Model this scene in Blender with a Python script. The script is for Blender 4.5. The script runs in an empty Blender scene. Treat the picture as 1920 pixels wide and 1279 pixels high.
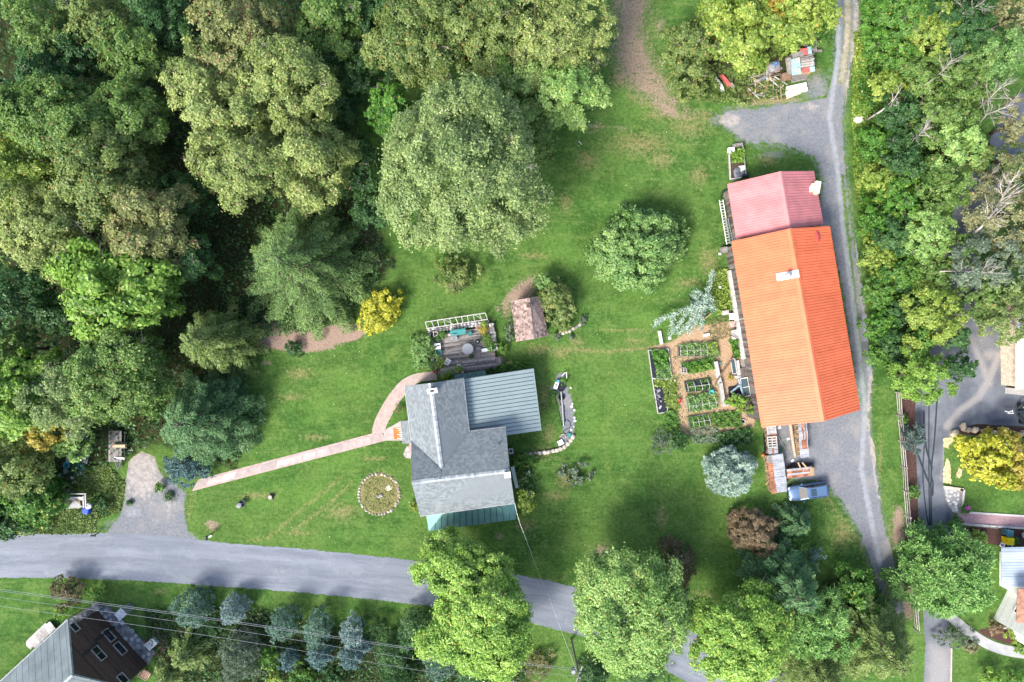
import bpy, math, random
import numpy as np
from mathutils import Vector, Matrix

sc = bpy.context.scene
# ---------------------------------------------------------------- camera, sky, sun, exposure
H = 80.0                       # drone height above the lawn (m); 16 photo pixels per metre on the ground
cam = bpy.data.cameras.new('drone_camera')
cam.sensor_width = 36.0
cam.lens = 24.0
cam.clip_start = 0.5
cam.clip_end = 6000.0
camo = bpy.data.objects.new('drone_camera', cam)
camo.location = (0, 0, H)
sc.collection.objects.link(camo)
sc.camera = camo

SUN_EL, SUN_AZ = math.radians(47), math.radians(222)      # compass bearing, +Y is north
world = bpy.data.worlds.new("World")
sc.world = world
world.use_nodes = True
wn = world.node_tree
bg = wn.nodes['Background']
sky = wn.nodes.new('ShaderNodeTexSky')
sky.sky_type = 'NISHITA'
sky.sun_disc = False
sky.sun_elevation = SUN_EL
sky.sun_rotation = SUN_AZ
sky.dust_density = 3.0
sky.ozone_density = 0.6
wn.links.new(sky.outputs[0], bg.inputs[0])
bg.inputs[1].default_value = 0.15

sd = bpy.data.lights.new('sun', 'SUN')
sd.energy = 2.45
sd.angle = math.radians(18.0)      # thin haze in front of the sun: soft-edged shadows
sd.color = (1.0, 0.955, 0.89)
so = bpy.data.objects.new('sun', sd)
sv = Vector((math.sin(SUN_AZ) * math.cos(SUN_EL), math.cos(SUN_AZ) * math.cos(SUN_EL), math.sin(SUN_EL)))
so.rotation_euler = sv.to_track_quat('Z', 'Y').to_euler()
so.location = (-40, -40, 60)
sc.collection.objects.link(so)
sc.view_settings.view_transform = 'Standard'
sc.view_settings.look = 'None'
sc.view_settings.gamma = 1.0
sc.view_settings.use_curve_mapping = False
sc.view_settings.exposure = 1.22

# ---------------------------------------------------------------- helpers
def W(px, py, z=0.0):
    """photo pixel + real height above the lawn -> point of the place"""
    k = (H - z) / (H * 16.0)
    return Vector(((px - 960) * k, (639.5 - py) * k, z))

def ray_plane(px, py, o, n):
    """where the line of sight through a photo pixel meets the plane (o, n)"""
    c = Vector((0, 0, H)); d = W(px, py, 0) - c
    t = (o - c).dot(n) / d.dot(n)
    return c + d * t

MWD = {}
def link(o):
    sc.collection.objects.link(o)
    return o

def meta(o, label=None, cat=None, group=None, kind=None):
    if label: o['label'] = label
    if cat: o['category'] = cat
    if group: o['group'] = group
    if kind: o['kind'] = kind
    return o

def thing(name, label, cat, loc=(0, 0, 0), rz=0.0, group=None):
    o = bpy.data.objects.new(name, None)
    o.location = loc
    o.rotation_euler = (0, 0, rz)
    o.empty_display_size = 0.3
    link(o)
    MWD[o.name] = Matrix.Translation(Vector(loc)) @ Matrix.Rotation(rz, 4, 'Z')
    return meta(o, label, cat, group)

def dup(root, loc, rz, label=None, group=None, scale=None):
    r = root.copy(); link(r)
    r.location = loc; r.rotation_euler = (0, 0, rz)
    if scale: r.scale = (scale,) * 3
    if label: r['label'] = label
    if group: r['group'] = group
    for ch in list(root.children):
        c = ch.copy(); link(c); c.parent = r
        for g in list(ch.children):
            d = g.copy(); link(d); d.parent = c
    return r

ICO = None
def ico():
    global ICO
    if ICO is None:
        import bmesh
        bm = bmesh.new(); bmesh.ops.create_icosphere(bm, subdivisions=1, radius=1.0)
        bm.verts.index_update()
        ICO = ([v.co.copy() for v in bm.verts], [[v.index for v in f.verts] for f in bm.faces]); bm.free()
    return ICO

class MB:
    def __init__(s):
        s.v = []; s.f = []; s.t = []; s.uv = None
    def add(s, vs, fs, t=0.5):
        b = len(s.v)
        s.v.extend([tuple(v) for v in vs])
        for f in fs:
            s.f.append([b + i for i in f]); s.t.append(t)
        return s
    def box(s, c, size, rz=0.0, t=0.5, M=None):
        x, y, z = size[0] / 2, size[1] / 2, size[2] / 2
        R = M if M is not None else Matrix.Rotation(rz, 3, 'Z')
        c = Vector(c)
        vs = [c + R @ Vector(p) for p in ((-x, -y, -z), (x, -y, -z), (x, y, -z), (-x, y, -z), (-x, -y, z), (x, -y, z), (x, y, z), (-x, y, z))]
        return s.add(vs, ((3, 2, 1, 0), (4, 5, 6, 7), (0, 1, 5, 4), (1, 2, 6, 5), (2, 3, 7, 6), (3, 0, 4, 7)), t)
    def beam(s, a, b, w, h, t=0.5, up=(0, 0, 1)):
        a = Vector(a); b = Vector(b); d = b - a; L = d.length
        if L < 1e-6: return s
        x = d / L; u = Vector(up)
        if abs(x.dot(u)) > 0.97: u = Vector((1, 0, 0))
        y = u.cross(x).normalized(); z = x.cross(y)
        M = Matrix((x, y, z)).transposed()
        return s.box((a + b) / 2, (L, w, h), t=t, M=M)
    def tube(s, pts, r, n=6, r2=None, t=0.5):
        pts = [Vector(p) for p in pts]; m = len(pts); vs = []; fs = []
        r2 = r if r2 is None else r2
        for i, p in enumerate(pts):
            d = (pts[min(i + 1, m - 1)] - pts[max(i - 1, 0)]).normalized()
            u = Vector((0, 0, 1)) if abs(d.z) < 0.9 else Vector((1, 0, 0))
            a = d.cross(u).normalized(); b = d.cross(a)
            rr = r + (r2 - r) * i / max(1, m - 1)
            for k in range(n):
                q = 2 * math.pi * k / n
                vs.append(p + (a * math.cos(q) + b * math.sin(q)) * rr)
        for i in range(m - 1):
            for k in range(n):
                fs.append((i * n + k, i * n + (k + 1) % n, (i + 1) * n + (k + 1) % n, (i + 1) * n + k))
        fs.append(tuple(range(n))[::-1]); fs.append(tuple((m - 1) * n + k for k in range(n)))
        return s.add(vs, fs, t)
    def prism(s, poly, z0, z1, t=0.5):
        n = len(poly)
        ar = sum(poly[i][0] * poly[(i + 1) % n][1] - poly[(i + 1) % n][0] * poly[i][1] for i in range(n))
        if ar < 0: poly = list(poly)[::-1]
        vs = [(p[0], p[1], z0) for p in poly] + [(p[0], p[1], z1) for p in poly]
        fs = [tuple(range(n))[::-1], tuple(range(n, 2 * n))] + [(i, (i + 1) % n, n + (i + 1) % n, n + i) for i in range(n)]
        return s.add(vs, fs, t)
    def slab(s, quad, th, t=0.5):
        """a sheet given by its top corners (3-D, ccw from above), thickened downwards"""
        n = len(quad); q = [Vector(p) for p in quad]
        nn = (q[1] - q[0]).cross(q[2] - q[0]).normalized()
        if nn.z < 0: q = q[::-1]; nn = -nn
        vs = q + [p - nn * th for p in q]
        fs = [tuple(range(n)), tuple(range(n, 2 * n))[::-1]] + [(i, n + i, n + (i + 1) % n, (i + 1) % n) for i in range(n)]
        return s.add(vs, fs, t)
    def lathe(s, c, prof, n=12, t=0.5, M=None):
        c = Vector(c); vs = []; fs = []; R = M or Matrix.Identity(3)
        for r, z in prof:
            for k in range(n):
                q = 2 * math.pi * k / n
                vs.append(c + R @ Vector((r * math.cos(q), r * math.sin(q), z)))
        m = len(prof)
        for i in range(m - 1):
            for k in range(n):
                fs.append((i * n + k, i * n + (k + 1) % n, (i + 1) * n + (k + 1) % n, (i + 1) * n + k))
        fs.append(tuple(range(n))[::-1]); fs.append(tuple((m - 1) * n + k for k in range(n)))
        return s.add(vs, fs, t)
    def rock(s, c, r, rng, sq=0.6, t=0.5):
        vs0, fs = ico(); c = Vector(c)
        r = (r, r, r * sq) if not hasattr(r, '__len__') else r
        a = rng.random() * 6.28; R = Matrix.Rotation(a, 3, 'Z')
        vs = [c + R @ Vector((v.x * r[0], v.y * r[1], v.z * r[2])) * (0.82 + 0.36 * rng.random()) for v in vs0]
        return s.add(vs, fs, t)
    def build(s, name, m=None, parent=None, label=None, cat=None, group=None, kind=None, smooth=False, local=False):
        me = bpy.data.meshes.new(name)
        vs = s.v
        if parent is not None and not local:
            inv = MWD[parent.name].inverted()
            vs = [tuple(inv @ Vector(v)) for v in vs]
        me.from_pydata(vs, [], s.f)
        a = me.attributes.new('tint', 'FLOAT', 'FACE')
        a.data.foreach_set('value', np.array(s.t, dtype=np.float32))
        if s.uv is not None:
            ul = me.uv_layers.new(name='UVMap')
            li = np.empty(len(me.loops), dtype=np.int32); me.loops.foreach_get('vertex_index', li)
            ul.data.foreach_set('uv', np.array(s.uv, dtype=np.float32)[li].ravel())
        me.polygons.foreach_set('use_smooth', np.full(len(s.f), smooth))
        if m: me.materials.append(m)
        me.update()
        o = bpy.data.objects.new(name, me); link(o)
        if parent is not None:
            o.parent = parent
        MWD[o.name] = MWD[parent.name] if parent is not None else Matrix.Identity(4)
        return meta(o, label, cat, group, kind)

def root_at(o, loc):
    """put the origin of a one-mesh thing at its base"""
    loc = Vector(loc)
    o.data.transform(Matrix.Translation(-loc)); o.location = loc
    MWD[o.name] = Matrix.Translation(loc)
    return o

# ---------------------------------------------------------------- materials
class NT:
    def __init__(s, name):
        s.m = bpy.data.materials.new(name); s.m.use_nodes = True
        s.t = s.m.node_tree; s.t.nodes.clear()
        s.out = s.t.nodes.new('ShaderNodeOutputMaterial')
    def n(s, ty, ins=None, **kw):
        nd = s.t.nodes.new(ty)
        for k, v in kw.items(): setattr(nd, k, v)
        for k, v in (ins or {}).items(): s.set(nd.inputs[k], v)
        return nd
    def set(s, sock, v):
        if hasattr(v, 'is_output'): s.t.links.new(v, sock)
        elif isinstance(v, (tuple, list)) and len(v) == 3 and sock.type == 'RGBA': sock.default_value = (*v, 1)
        else: sock.default_value = v
    def math(s, op, a, b=0.0, clamp=False):
        nd = s.n('ShaderNodeMath', {0: a, 1: b}, operation=op); nd.use_clamp = clamp
        return nd.outputs[0]
    def mix(s, f, a, b, mode='MIX'):
        nd = s.n('ShaderNodeMix', data_type='RGBA', blend_type=mode)
        s.set(nd.inputs[0], f); s.set(nd.inputs[6], a); s.set(nd.inputs[7], b)
        return nd.outputs[2]
    def noise(s, scale, detail=3.0, rough=0.55, vec=None, dist=0.0):
        nd = s.n('ShaderNodeTexNoise', {'Scale': scale, 'Detail': detail, 'Roughness': rough, 'Distortion': dist})
        if vec is not None: s.set(nd.inputs['Vector'], vec)
        return nd.outputs[0]
    def attr(s, name): return s.n('ShaderNodeAttribute', attribute_name=name).outputs['Fac']
    def pos(s): return s.n('ShaderNodeNewGeometry').outputs['Position']
    def obj(s): return s.n('ShaderNodeTexCoord').outputs['Object']
    def uv(s): return s.n('ShaderNodeTexCoord').outputs['UV']
    def scale(s, v, sc_):
        nd = s.n('ShaderNodeMapping'); s.set(nd.inputs['Vector'], v); nd.inputs['Scale'].default_value = sc_
        return nd.outputs[0]
    def ramp(s, f, stops):
        nd = s.n('ShaderNodeValToRGB'); s.set(nd.inputs[0], f); el = nd.color_ramp.elements
        el[0].position = stops[0][0]; el[0].color = (*stops[0][1], 1)
        el[1].position = stops[-1][0]; el[1].color = (*stops[-1][1], 1)
        for p, c in stops[1:-1]:
            e = el.new(p); e.color = (*c, 1)
        return nd.outputs[0]
    def rng(s, v, a, b, c=0.0, d=1.0):
        nd = s.n('ShaderNodeMapRange', {0: v, 1: a, 2: b, 3: c, 4: d}); nd.interpolation_type = 'SMOOTHSTEP'
        return nd.outputs[0]
    def bump(s, h, strength=0.3, dist=0.05):
        return s.n('ShaderNodeBump', {'Height': h, 'Strength': strength, 'Distance': dist}).outputs[0]
    def pbr(s, col, rough=0.8, metal=0.0, normal=None, spec=0.3, **kw):
        b = s.n('ShaderNodeBsdfPrincipled')
        s.set(b.inputs['Base Color'], col); s.set(b.inputs['Roughness'], rough); s.set(b.inputs['Metallic'], metal)
        s.set(b.inputs['Specular IOR Level'], spec)
        for k, v in kw.items(): s.set(b.inputs[k], v)
        if normal is not None: s.set(b.inputs['Normal'], normal)
        s.t.links.new(b.outputs[0], s.out.inputs[0])
        return s.m

def lin(c): return tuple(max(0.0, min(1.0, x)) for x in c)
def mul(c, k): return lin(tuple(x * k for x in c))

MC = {}
def mat(name, col, rough=0.75, metal=0.0, var=0.22, scale=3.0, tintv=0.25, bump=0.0, bscale=20.0, spec=0.3, stretch=None, dirt=None):
    """mottled plain material; the face attribute 'tint' shifts its value from piece to piece"""
    if name in MC: return MC[name]
    T = NT(name); v = T.obj()
    if stretch: v = T.scale(v, stretch)
    f = T.noise(scale, 4.0, 0.6, v)
    c = T.mix(T.rng(f, 0.3, 0.7), mul(col, 1 - var), mul(col, 1 + var))
    t = T.math('MULTIPLY', T.math('SUBTRACT', T.attr('tint'), 0.5), 2 * tintv)
    c = T.mix(1.0, c, T.n('ShaderNodeCombineXYZ', {0: T.math('ADD', t, 1.0), 1: T.math('ADD', t, 1.0), 2: T.math('ADD', t, 1.0)}).outputs[0], 'MULTIPLY')
    if dirt: c = T.mix(T.rng(T.noise(scale * 0.6, 5.0, 0.7, v), 0.5, 0.72), c, dirt)
    nm = T.bump(T.noise(bscale, 3.0, 0.6, v), bump, 0.03) if bump else None
    MC[name] = T.pbr(c, rough, metal, nm, spec)
    return MC[name]

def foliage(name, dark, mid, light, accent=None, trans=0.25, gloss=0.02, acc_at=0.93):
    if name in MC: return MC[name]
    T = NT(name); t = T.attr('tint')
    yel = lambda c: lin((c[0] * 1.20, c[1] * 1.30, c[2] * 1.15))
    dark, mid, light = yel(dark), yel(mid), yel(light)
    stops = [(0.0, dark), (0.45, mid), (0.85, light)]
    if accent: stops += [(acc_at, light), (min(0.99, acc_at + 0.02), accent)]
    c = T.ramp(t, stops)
    d = T.n('ShaderNodeBsdfDiffuse', {0: c}).outputs[0]
    tr = T.n('ShaderNodeBsdfTranslucent', {0: T.mix(0.5, c, mul(light, 1.3))}).outputs[0]
    gl = T.n('ShaderNodeBsdfGlossy', {0: (0.9, 0.95, 1.0), 1: 0.45}).outputs[0]
    a = T.n('ShaderNodeMixShader', {0: trans, 1: d, 2: tr}).outputs[0]
    b = T.n('ShaderNodeMixShader', {0: gloss, 1: a, 2: gl}).outputs[0]
    T.t.links.new(b, T.out.inputs[0])
    MC[name] = T.m
    return T.m

def glass_mat(name, col=(0.02, 0.03, 0.04), rough=0.05):
    if name in MC: return MC[name]
    T = NT(name)
    MC[name] = T.pbr(col, rough, 0.0, None, 0.8)
    return MC[name]
# ---------------------------------------------------------------- ground masks (laid out in plan, metres, from survey pixels)
def axis(lim, step, far):
    a = list(np.arange(-lim, lim + 1e-6, step))
    for f in far: a = [-f] + a + [f]
    return np.array(a)
GX = axis(66.0, 0.33, (80, 130, 260, 700, 2500)); GY = axis(46.2, 0.33, (60, 110, 240, 700, 2500))
gx, gy = np.meshgrid(GX, GY)
PX, PY = gx * 16 + 960, 639.5 - gy * 16

def seg_dist(ax, ay, bx, by, X, Y):
    dx, dy = bx - ax, by - ay
    t = np.clip(((X - ax) * dx + (Y - ay) * dy) / (dx * dx + dy * dy + 1e-9), 0, 1)
    return np.hypot(X - ax - t * dx, Y - ay - t * dy)
def inside(poly, X, Y):
    c = np.zeros(X.shape, bool); n = len(poly)
    for i in range(n):
        x1, y1 = poly[i]; x2, y2 = poly[(i + 1) % n]
        if y1 == y2: continue
        c ^= ((y1 > Y) != (y2 > Y)) & (X < (x2 - x1) * (Y - y1) / (y2 - y1) + x1)
    return c
def m_poly(poly, soft, X, Y):
    d = np.full(X.shape, 1e9); n = len(poly)
    for i in range(n): d = np.minimum(d, seg_dist(*poly[i], *poly[(i + 1) % n], X, Y))
    d = np.where(inside(poly, X, Y), d, -d)
    return np.clip(0.5 + d / soft * 0.5, 0, 1)
def m_line(pts, w, soft, X, Y):
    d = np.full(X.shape, 1e9)
    for i in range(len(pts) - 1): d = np.minimum(d, seg_dist(*pts[i], *pts[i + 1], X, Y))
    return np.clip((w + soft * .5 - d) / soft, 0, 1)
def m_ell(cx, cy, rx, ry, X, Y, soft=0.6, rot=0.0):
    c, s_ = math.cos(rot), math.sin(rot); dx, dy = X - cx, Y - cy
    u, v = (dx * c + dy * s_) / rx, (-dx * s_ + dy * c) / ry
    return np.clip((1 - np.hypot(u, v)) / soft, 0, 1)

def set_attr(me, name, arr, dom='POINT'):
    a = me.attributes.new(name, 'FLOAT', dom)
    a.data.foreach_set('value', np.ascontiguousarray(arr, dtype=np.float32).ravel())

FOREST = [(-300, -400), (640, -60), (700, 60), (660, 230), (690, 380), (740, 500), (690, 545), (660, 600), (480, 640), (450, 720), (470, 800), (440, 880), (300, 830), (175, 880), (110, 930), (100, 1000), (-300, 1005)]
EAST = [(1605, -300), (1612, 100), (1600, 200), (1600, 330), (1620, 480), (1640, 640), (1660, 700), (1700, 730), (1720, 650), (1740, 560), (1760, 400), (1800, 300), (1850, 200), (1880, -300)]
SOUTHB = [(270, 1140), (300, 1290), (1000, 1400), (980, 1210), (700, 1205), (600, 1165), (480, 1140)]
G = {k: np.zeros(gx.shape) for k in ('dirt', 'gravel', 'dry', 'lush', 'litter', 'mulch', 'chips')}
def put(k, m, a=1.0): G[k] = np.maximum(G[k], m * a)
X, Y = PX, PY
put('litter', m_poly(FOREST, 46, X, Y)); put('litter', m_poly(EAST, 30, X, Y), 0.9); put('litter', m_poly(SOUTHB, 24, X, Y), 0.85)
put('litter', m_ell(1560, 1180, 170, 130, X, Y, .5), .8); put('litter', m_ell(1400, 90, 170, 110, X, Y, .4), 0.8)
# bare and dry earth
for a in ((560, 640, 95, 26, .05), (640, 625, 60, 24, -.1), (500, 630, 40, 34, 0)): put('dirt', m_ell(*a[:4], X, Y, .45, a[4]))
put('dirt', m_poly([(1128, -40), (1236, -40), (1220, 60), (1240, 115), (1276, 170), (1310, 222), (1245, 215), (1190, 188), (1150, 155), (1135, 95), (1143, 50)], 34, X, Y), .66); put('dirt', m_ell(1236, 50, 34, 70, X, Y, .9), .5); put('dirt', m_ell(1290, 215, 60, 24, X, Y, .9), .5); put('gravel', m_ell(1530, 165, 60, 70, X, Y, .8), .62); put('gravel', m_ell(1350, 225, 50, 36, X, Y, .8), .55); put('gravel', m_ell(1450, 290, 80, 30, X, Y, .8), .5); put('dry', m_ell(1450, 190, 120, 26, X, Y, .9), .9)
put('dirt', m_ell(1250, 205, 60, 16, X, Y, .7, .5), .7)
put('dirt', m_poly([(955, 545), (985, 522), (1005, 515), (1000, 560), (960, 590), (945, 560)], 18, X, Y), .9)
put('dirt', m_ell(948, 575, 16, 40, X, Y, .7), .6); put('dirt', m_ell(932, 578, 8, 12, X, Y, .8), .7)
put('dirt', m_ell(855, 535, 46, 14, X, Y, .8), .6); put('dirt', m_ell(1118, 515, 7, 8, X, Y, .8), .8)
put('dirt', m_ell(1115, 238, 42, 22, X, Y, .9), .55); put('dirt', m_ell(1165, 240, 30, 16, X, Y, .9), .5)
put('dirt', m_ell(1195, 290, 60, 30, X, Y, 1), .35); put('dirt', m_ell(1300, 260, 60, 26, X, Y, 1), .35)
put('dirt', m_poly([(700, 440), (672, 400), (685, 470), (710, 500)], 30, X, Y), .75)
for a in ((1000, 765, 14, 12), (1003, 1007, 9, 8), (938, 1005, 17, 14), (1128, 1035, 24, 22), (1372, 315, 10, 26), (500, 680, 20, 10), (565, 695, 10, 6)): put('dirt', m_ell(*a, X, Y, .8), .62)
put('dirt', m_ell(398, 985, 22, 20, X, Y, .7), .7)
put('dirt', m_poly([(1675, 950), (1693, 950), (1706, 1050), (1712, 1160), (1690, 1160), (1688, 1060), (1672, 1010)], 12, X, Y), .9)
for a in ((985, 985, 44, 26), (1018, 850, 50, 24), (1030, 815, 26, 40), (1020, 745, 20, 60), (1060, 900, 44, 36), (1040, 930, 50, 26), (1160, 150, 40, 30), (1290, 240, 80, 40), (1230, 215, 60, 26), (1310, 330, 40, 40), (1170, 620, 130, 8), (1090, 655, 120, 7), (1190, 655, 90, 6), (640, 960, 70, 40), (560, 1000, 80, 10), (480, 1012, 60, 8), (1050, 660, 50, 30), (1010, 655, 60, 24), (1080, 640, 30, 24), (1330, 490, 40, 60), (1290, 530, 60, 20), (1440, 300, 40, 26), (1530, 150, 24, 60), (1420, 180, 100, 26), (1320, 215, 50, 20), (1255, 430, 10, 60), (1580, 1000, 60, 60), (1610, 300, 12, 200), (1650, 860, 10, 120), (1668, 1000, 10, 60), (545, 745, 60, 16), (590, 820, 60, 14), (1300, 1150, 40, 30), (1240, 970, 30, 50), (1130, 1035, 60, 40), (300, 1110, 30, 14), (120, 900, 60, 40), (220, 940, 60, 40), (1200, 270, 150, 50), (1240, 300, 60, 40), (1100, 300, 50, 40), (1060, 380, 30, 40), (900, 600, 50, 10), (560, 700, 60, 26), (1000, 480, 70, 14), (1190, 640, 60, 12), (1400, 1000, 20, 40), (1320, 1120, 50, 30), (480, 930, 80, 14), (700, 860, 60, 12)): put('dry', m_ell(*a, X, Y, 1.0), .70)
put('dry', m_line([(500, 1010), (560, 960), (640, 895)], 4, 10, X, Y), .7); put('dry', m_line([(545, 1000), (610, 950), (660, 905)], 4, 10, X, Y), .7); put('dry', m_line([(1062, 656), (1140, 660), (1232, 650)], 4, 8, X, Y), .8); put('dry', m_line([(1380, 470), (1330, 510), (1270, 545), (1190, 580)], 3, 12, X, Y), .5); put('dry', m_line([(1180, 180), (1260, 220), (1340, 225)], 8, 20, X, Y), .7); put('dry', m_line([(1550, 935), (1600, 1000), (1640, 1090)], 5, 14, X, Y), .7)
put('dry', m_line([(1605, -50), (1618, 90), (1612, 220)], 14, 14, X, Y), .8)
put('dry', m_poly([(350, 905), (368, 925), (360, 985), (345, 985)], 14, X, Y), .6)
# ring bed and stone bed
put('dry', m_ell(711, 926, 46, 46, X, Y, .25), .9); put('dirt', m_ell(722, 915, 18, 14, X, Y, .8), .5); put('dirt', m_ell(711, 926, 45, 45, X, Y, .2) * (1 - m_ell(711, 926, 38, 38, X, Y, .2)), .75)
# lush grass
for a in ((600, 760, 60, 40), (660, 720, 60, 40), (620, 860, 140, 30), (570, 930, 140, 40), (1050, 690, 30, 30), (1180, 740, 60, 60), (1100, 800, 60, 60), (1170, 180, 50, 26), (1190, 210, 60, 20), (1210, 560, 70, 20), (1060, 470, 70, 40), (760, 560, 60, 40), (1330, 1090, 60, 40), (900, 560, 60, 40), (650, 1040, 130, 20), (1655, 800, 16, 60), (1610, 960, 16, 40), (1830, 930, 80, 40), (480, 880, 70, 30), (1220, 600, 60, 30)): put('lush', m_ell(*a, X, Y, 1.0), .75)
# garden wood chips, mulch
put('chips', m_poly([(1228, 650), (1262, 640), (1300, 612), (1395, 600), (1410, 700), (1415, 800), (1380, 812), (1290, 815), (1262, 800), (1255, 700), (1225, 655)], 10, X, Y))
put('mulch', m_poly([(1690, 740), (1716, 740), (1719, 880), (1723, 985), (1712, 1000), (1704, 985), (1697, 880), (1686, 800)], 5, X, Y))
put('mulch', m_poly([(1795, 800), (1830, 795), (1925, 800), (1925, 822), (1800, 815)], 5, X, Y)); put('mulch', m_poly([(1795, 988), (1925, 990), (1925, 1026), (1880, 1024), (1790, 1010)], 5, X, Y))
put('mulch', m_poly([(1830, 1180), (1925, 1170), (1925, 1215), (1880, 1205), (1845, 1192)], 5, X, Y))
put('mulch', m_ell(1820, 1212, 18, 16, X, Y, .4)); put('mulch', m_poly([(1795, 822), (1770, 825), (1770, 850), (1783, 862), (1775, 905), (1770, 905)], 5, X, Y), .0)
# gravel spilling from the tracks into the grass
DRIVE_L = [(1560, -60), (1568, 60), (1562, 130), (1548, 180), (1500, 190), (1440, 196), (1360, 205), (1345, 228), (1380, 255), (1400, 270), (1470, 275), (1525, 295), (1540, 340), (1534, 420), (1548, 560), (1578, 745), (1540, 768), (1500, 775), (1436, 780), (1438, 850), (1480, 900), (1545, 905), (1580, 945), (1610, 1000), (1640, 1080), (1660, 1150)]
DRIVE_R = [(1695, 1155), (1680, 1060), (1655, 960), (1640, 860), (1630, 780), (1636, 700), (1618, 560), (1598, 420), (1588, 330), (1582, 230), (1590, 150), (1612, 60), (1610, -60)]
put('gravel', m_poly(DRIVE_L + DRIVE_R, 22, X, Y))
put('gravel', m_poly([(232, 900), (270, 850), (300, 880), (345, 920), (350, 985), (200, 1005), (190, 985), (225, 965)], 26, X, Y), .8)
put('gravel', m_ell(1040, 655, 40, 20, X, Y, .9), .4)
put('gravel', m_ell(1470, 850, 50, 60, X, Y, .5), .9)
put('dry', m_ell(1470, 830, 26, 40, X, Y, .9), .6)
ROADPTS = [(-900, 1010, 1085), (-200, 1004, 1078), (0, 1003, 1083), (120, 1000, 1084), (230, 999, 1087), (340, 1008, 1094), (440, 1020, 1102), (560, 1029, 1110), (680, 1040, 1122), (780, 1052, 1133), (880, 1062, 1148), (960, 1077, 1162), (1020, 1087, 1174), (1090, 1104, 1192), (1160, 1128, 1220), (1240, 1158, 1253), (1330, 1200, 1300), (1430, 1245, 1350), (1560, 1300, 1420), (1900, 1470, 1620)]
road_poly = [(a, b) for a, b, c in ROADPTS] + [(a, c) for a, b, c in ROADPTS[::-1]]
put('gravel', m_poly(road_poly, 10, X, Y), .75)

def grid_mesh(name, xs, ys, z, attrs, m, hole=None):
    ny, nx = len(ys), len(xs)
    xx, yy = np.meshgrid(xs, ys)
    co = np.stack([xx, yy, np.broadcast_to(z, xx.shape)], -1).reshape(-1, 3).astype(np.float32)
    i = np.arange(nx * ny).reshape(ny, nx)
    q = np.stack([i[:-1, :-1], i[:-1, 1:], i[1:, 1:], i[1:, :-1]], -1).reshape(-1, 4)
    if hole is not None: q = q[hole[:-1, :-1].ravel()]
    me = bpy.data.meshes.new(name)
    quads_into(me, co, q)
    for k, a in attrs.items(): set_attr(me, k, a)
    me.materials.append(m)
    o = bpy.data.objects.new(name, me); link(o); MWD[o.name] = Matrix.Identity(4)
    return o

def quads_into(me, co, q):
    n, K = q.shape
    me.vertices.add(len(co)); me.vertices.foreach_set('co', np.ascontiguousarray(co, dtype=np.float32).ravel())
    me.loops.add(n * K); me.loops.foreach_set('vertex_index', np.ascontiguousarray(q, dtype=np.int32).ravel())
    me.polygons.add(n); me.polygons.foreach_set('loop_start', np.arange(0, n * K, K, dtype=np.int32))
    me.update(calc_edges=True)

# --- surface colours shared by the ground and by the tracks
def c_grass(T, p, dry=None, lush=None):
    big = T.noise(0.11, 3.0, 0.6, p); midn = T.noise(0.6, 4.0, 0.65, p); fine = T.noise(7.0, 3.0, 0.75, p); vf = T.noise(2.6, 4.0, 0.75, p)
    c = T.mix(T.rng(midn, 0.32, 0.68), (0.026, 0.080, 0.014), (0.062, 0.142, 0.028))
    md = T.noise(0.28, 5.0, 0.7, p)
    c = T.mix(T.math('MULTIPLY', T.rng(md, 0.54, 0.38), 0.85), c, (0.022, 0.066, 0.012))
    c = T.mix(T.math('MULTIPLY', T.rng(T.noise(0.42, 5.0, 0.72, T.n('ShaderNodeVectorMath', {0: p, 1: (31.0, 17.0, 0)}).outputs[0]), 0.5, 0.66), 0.6), c, (0.118, 0.182, 0.046))
    mow = T.noise(1.0, 4.0, 0.7, T.n('ShaderNodeMapping', {'Vector': p, 'Rotation': (0, 0, .5), 'Scale': (.14, 1.3, 1)}).outputs[0])
    c = T.mix(T.math('MULTIPLY', T.rng(mow, 0.5, 0.72), 0.5), c, (0.13, 0.19, 0.055))
    c = T.mix(T.math('MULTIPLY', T.rng(mow, 0.48, 0.3), 0.4), c, (0.026, 0.078, 0.014))
    c = T.mix(T.rng(big, 0.35, 0.65), c, T.mix(0.5, c, (0.092, 0.160, 0.036)))
    if lush is not None: c = T.mix(T.math('MULTIPLY', lush, 0.7), c, (0.088, 0.180, 0.032))
    c = T.mix(T.math('MULTIPLY', T.rng(vf, 0.5, 0.72), 0.6), c, (0.135, 0.21, 0.06))
    c = T.mix(T.math('MULTIPLY', T.rng(vf, 0.52, 0.3), 0.6), c, (0.014, 0.055, 0.006))
    c = T.mix(T.math('MULTIPLY', T.rng(fine, 0.53, 0.75), 0.55), c, (0.15, 0.24, 0.06))
    c = T.mix(T.math('MULTIPLY', T.rng(fine, 0.47, 0.28), 0.7), c, (0.010, 0.038, 0.005))
    if dry is not None:
        d = T.mix(T.rng(fine, 0.35, 0.65), (0.11, 0.105, 0.045), (0.30, 0.25, 0.12))
        c = T.mix(T.rng(T.math('ADD', dry, T.math('MULTIPLY', T.math('SUBTRACT', vf, 0.5), 1.5)), 0.25, 0.85), c, T.mix(0.22, d, c))
    return T.mix(1.0, c, (1.20, 1.17, 1.16), 'MULTIPLY')
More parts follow.
